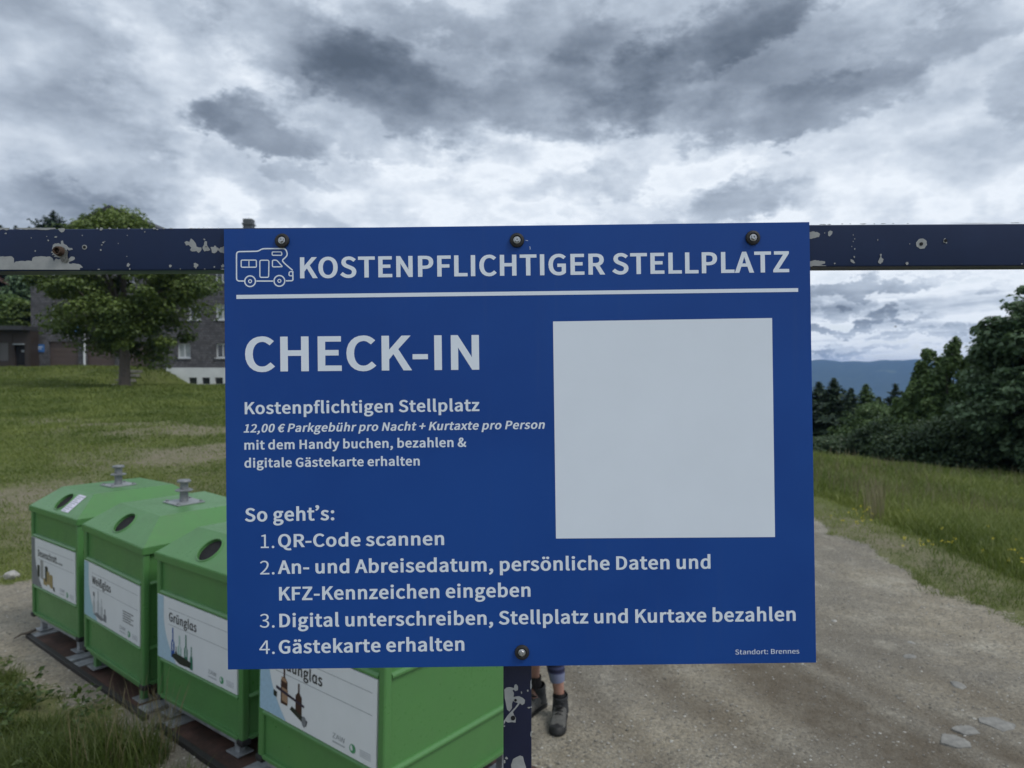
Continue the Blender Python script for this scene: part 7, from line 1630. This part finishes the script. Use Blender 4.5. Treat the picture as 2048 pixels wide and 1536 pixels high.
def person():
    M['skin'] = skin_mat()
    ox, oy = 0.21, 4.50
    t = thing('person', 'person in dark hiking boots with a navy and grey knee brace walking behind the post', 'person', Matrix.Translation((ox, oy, 0)))
    p = lambda x, y, z: (x - ox, y - oy, z)
    # joints; the walker faces the camera (-y); S = own left leg (right in the picture)
    V = [p(.215, 4.56, .93),            # 0 pelvis
         p(.215, 4.57, 1.06), p(.215, 4.57, 1.22), p(.215, 4.565, 1.38), p(.215, 4.555, 1.46), p(.215, 4.54, 1.53), p(.215, 4.525, 1.60), p(.215, 4.52, 1.67),   # 1..7 spine, neck, head
         p(.300, 4.55, .88), p(.275, 4.47, .52), p(.266, 4.475, .42), p(.278, 4.475, .33), p(.296, 4.475, .20), p(.303, 4.475, .10), p(.300, 4.40, .045),        # 8..14 front leg
         p(.130, 4.56, .88), p(.135, 4.57, .52), p(.136, 4.58, .42), p(.138, 4.60, .33), p(.145, 4.61, .20), p(.150, 4.60, .10), p(.120, 4.53, .045),          # 15..21 rear leg
         p(.385, 4.56, 1.39), p(.455, 4.58, 1.14), p(.470, 4.50, .92), p(.470, 4.47, .85),    # 22..25 arm
         p(.045, 4.56, 1.39), p(-.020, 4.60, 1.14), p(-.030, 4.56, .92), p(-.030, 4.54, .85)]  # 26..29
    E = [(0, 1), (1, 2), (2, 3), (3, 4), (4, 5), (5, 6), (6, 7), (0, 8), (8, 9), (9, 10), (10, 11), (11, 12), (12, 13), (13, 14), (0, 15), (15, 16), (16, 17), (17, 18), (18, 19), (19, 20), (20, 21), (3, 22), (22, 23), (23, 24), (24, 25), (3, 26), (26, 27), (27, 28), (28, 29)]
    Rr = [(.14, .10), (.125, .09), (.135, .095), (.14, .095), (.055, .055), (.060, .068), (.080, .098), (.066, .082),
          .085, .056, .052, .052, .037, .034, .034, .085, .056, .052, .052, .037, .034, .034,
          .048, .038, .027, (.034, .020), .048, .038, .027, (.034, .020)]
    # fingers: four and a thumb on each hand
    for hand, sx in ((25, 1), (29, -1)):
        hx, hy, hz = V[hand]
        for k in range(4):
            b0 = len(V); o = (k - 1.5) * 0.019; ln = (0.030, 0.034, 0.032, 0.025)[k]
            V += [(hx, hy + o, hz - 0.045), (hx - sx * .004, hy + o * 1.1, hz - 0.045 - ln), (hx - sx * .014, hy + o * 1.1, hz - 0.045 - ln * 1.8)]
            E += [(hand, b0), (b0, b0 + 1), (b0 + 1, b0 + 2)]; Rr += [.0095, .0085, .0075]
        b0 = len(V); V += [(hx - sx * .012, hy - 0.038, hz - 0.012), (hx - sx * .018, hy - 0.052, hz - 0.042)]; E += [(hand, b0), (b0, b0 + 1)]; Rr += [.011, .009]
    body = skin_body('body', V, E, Rr, M['skin'], t)
    # face
    hx, hy, hz = V[6]
    g = MB(); g.lathe([(0, -0.020), (0.013, -0.012), (0.010, 0.006), (0.004, 0.026), (0, 0.03)], n=12, M=Matrix.Translation((hx, hy - 0.088, hz + 0.0)) @ Matrix.Diagonal((1, 1.2, 1, 1))); g.build('nose', M['skin'], t, smooth=True)
    g = MB(); g.tube([(hx - .022, hy - .082, hz - .034), (hx, hy - .088, hz - .036), (hx + .022, hy - .082, hz - .034)], [.003, .006, .003], 8); g.build('mouth', ink('lip', (0.25, 0.08, 0.07)), t, smooth=True)
    for s in (-1, 1):
        g = MB(); g.lathe([(0, -.011), (.008, -.008), (.011, 0), (.008, .008), (0, .011)], n=14, M=Matrix.Translation((hx + s * .031, hy - .076, hz + .022))); ey = g.build('eye', ink('eye_white', (.55, .55, .53)), t, smooth=True)
        g = MB(); g.lathe([(0, .0), (.0052, .0), (.005, .0015), (0, .002)], n=14, M=Matrix.Translation((hx + s * .031, hy - .0865, hz + .022)) @ Matrix.Rotation(R(90), 4, 'X')); g.build('iris', ink('iris', (.03, .05, .06)), ey)
        g = MB(); g.lathe([(0, -.028), (.012, -.018), (.016, .01), (.010, .026), (0, .03)], n=12, M=Matrix.Translation((hx + s * .082, hy + .004, hz + .005)) @ Matrix.Diagonal((.45, 1, 1, 1))); g.build('ear', M['skin'], t, smooth=True)
    hv = [(hx, hy + .005, hz + .105), (hx, hy + .045, hz + .06), (hx, hy + .062, hz - .01), (hx, hy + .045, hz - .055)]
    skin_body('hair', hv, [(0, 1), (1, 2), (2, 3)], [(.060, .050), (.082, .058), (.074, .045), (.05, .03)], ink('hair', (.05, .03, .02)), t)
    # shirt and shorts: shells over the body's joints
    sv = [tuple(Vector(V[0]) + Vector((0, 0, -.03))), V[1], V[2], tuple(Vector(V[3]) + Vector((0, 0, .015))), V[22], tuple(Vector(V[22]).lerp(Vector(V[23]), .55)), V[26], tuple(Vector(V[26]).lerp(Vector(V[27]), .55))]
    skin_body('shirt', sv, [(0, 1), (1, 2), (2, 3), (3, 4), (4, 5), (3, 6), (6, 7)], [(.168, .128), (.165, .124), (.168, .126), (.150, .112), .078, .070, .078, .070], plain('shirt_cloth', (.09, .11, .13), .8), t)
    pv = [tuple(Vector(V[0]) + Vector((0, 0, .0))), V[8], tuple(Vector(V[8]).lerp(Vector(V[9]), .75)), V[15], tuple(Vector(V[15]).lerp(Vector(V[16]), .75))]
    skin_body('shorts', pv, [(0, 1), (1, 2), (0, 3), (3, 4)], [(.150, .120), .115, .096, .115, .096], plain('shorts_cloth', (.03, .03, .035), .8), t)
    # knee brace: snug sleeve, navy above, grey band below
    ln = [(.274, 4.470, .515), (.268, 4.470, .46), (.266, 4.473, .41), (.272, 4.474, .365), (.281, 4.475, .31), (.289, 4.475, .245)]
    b = MB(); b.tube([p(*q) for q in ln], [.066, .063, .060, .0575, .055, .0455], 20, False); b.build('knee_brace', brace_mat(), t, smooth=True)
    b = MB(); b.tube([p(.147, 4.608, .16), p(.149, 4.602, .185), p(.150, 4.60, .225)], [.046, .044, .041], 16, False); b.build('sock', M['black'], t, smooth=True)
    b = MB(); b.tube([p(.304, 4.475, .13), p(.302, 4.475, .172)], [.042, .0405], 16, False); b.build('sock', M['black'], t, smooth=True)
    # boots
    lea = plain('boot_suede', (.085, .083, .076), .8, var=.35, scale=40, bump=.4, bscale=120, bdist=.002)
    lea2 = plain('boot_fabric', (.028, .030, .032), .75, var=.3, scale=40)
    rub = plain('boot_rubber', (.012, .012, .012), .6)
    def boot(ax, ay, yaw, lab=None):
        Mx = Matrix.Translation((ax - ox, ay - oy, 0)) @ Matrix.Rotation(yaw, 4, 'Z')
        b = MB(); n = 20; rings = []
        # local: heel at +y .085, toe at -y .195
        secs = [(.088, .030, .062, .020), (.070, .038, .085, .016), (.035, .042, .10, .016), (0, .043, .105, .016), (-.04, .044, .098, .016), (-.08, .047, .083, .016), (-.12, .050, .068, .016), (-.16, .046, .056, .016), (-.185, .034, .046, .018), (-.197, .018, .036, .022)]
        for y, w, h, z0 in secs:
            rings.append([b.bm.verts.new(Mx @ Vector((w * math.copysign(abs(math.cos(a)) ** .8, math.cos(a)), y, z0 + (h - z0) * (0.5 + 0.5 * math.copysign(abs(math.sin(a)) ** .8, math.sin(a)))))) for a in [k * 2 * math.pi / n for k in range(n)]])
        for a, c in zip(rings, rings[1:]):
            for k in range(n): b.bm.faces.new((a[k], a[(k + 1) % n], c[(k + 1) % n], c[k]))
        b.bm.faces.new(rings[0][::-1]); b.bm.faces.new(rings[-1])
        bt = b.build('boot', lea, t, smooth=True, sharp=80)
        b = MB(); b.tube([Mx @ Vector(q) for q in ((0, .028, .05), (0, .032, .09), (0, .030, .125), (0, .026, .152), (0, .024, .160))], [.054, .050, .048, .050, .046], 18, False); b.build('ankle_shaft', lea2, bt, smooth=True)
        out = [(.030, .094), (-.030, .094), (-.046, .06), (-.045, 0), (-.047, -.06), (-.054, -.12), (-.050, -.165), (-.030, -.198), (0, -.208), (.030, -.198), (.050, -.165), (.054, -.12), (.047, -.06), (.045, 0), (.046, .06)]
        b = MB(); b.prism(out, 0.004, 0.024, 'z', bev=.004); b.bm.transform(Mx); b.build('sole', rub, bt, smooth=True)
        b = MB(); 
        b.lathe([(0.053, 0.0), (0.050, 0.018), (0.038, 0.032), (0.0, 0.040)], n=20, M=Mx @ Matrix.Translation((0, -.150, .020)) @ Matrix.Diagonal((.98, 1.12, 1, 1))); b.build('toe_cap', rub, bt, smooth=True)
        for k in range(5):
            b = MB(); y = -.085 + .022 * k; z = .090 + .0135 * k - (0.0 if k < 3 else -.004)
            b.tube([Mx @ Vector((-.026, y + .006, z - .012)), Mx @ Vector((0, y, z + .004)), Mx @ Vector((.026, y + .006, z - .012))], .0034, 6); b.build('lace', lea2 if k % 2 else rub, bt)
        b = MB(); b.prism([(-.024, -.11), (.024, -.11), (.022, .0), (-.022, .0)], .066, .074, 'z', bev=.002)
        b.bm.transform(Mx @ Matrix.Rotation(R(-22), 4, 'X') @ Matrix.Translation((0, 0, .018))); b.build('tongue', rub, bt)
    boot(.302, 4.445, R(-10)); boot(.155, 4.59, R(-38))
person()

# a bird far out over the valley
def bird():
    Y = 60.0; x = place(1790, Y); z = 2.2 + (745 - 654) / 1420 * Y
    t = thing('bird', 'tiny dark bird flying against the clouds above the blue hills', 'bird', Matrix.Translation((x, Y, z)))
    b = MB(); b.tube([(-.10, 0, 0), (-.04, 0, .01), (.05, 0, .02), (.10, 0, .03), (.13, 0, .03)], [.01, .035, .04, .022, .004], 8); b.build('body', M['ink'], t, smooth=True)
    for s in (-1, 1):
        b = MB(); b.prism([(-.03, 0), (.04, 0), (.02, s * .13), (-.06, s * .24), (-.05, s * .1)], .015, .022, 'z'); o = b.build('wing', M['ink'], t); o.rotation_euler = (R(s * 18), 0, 0)
bird()
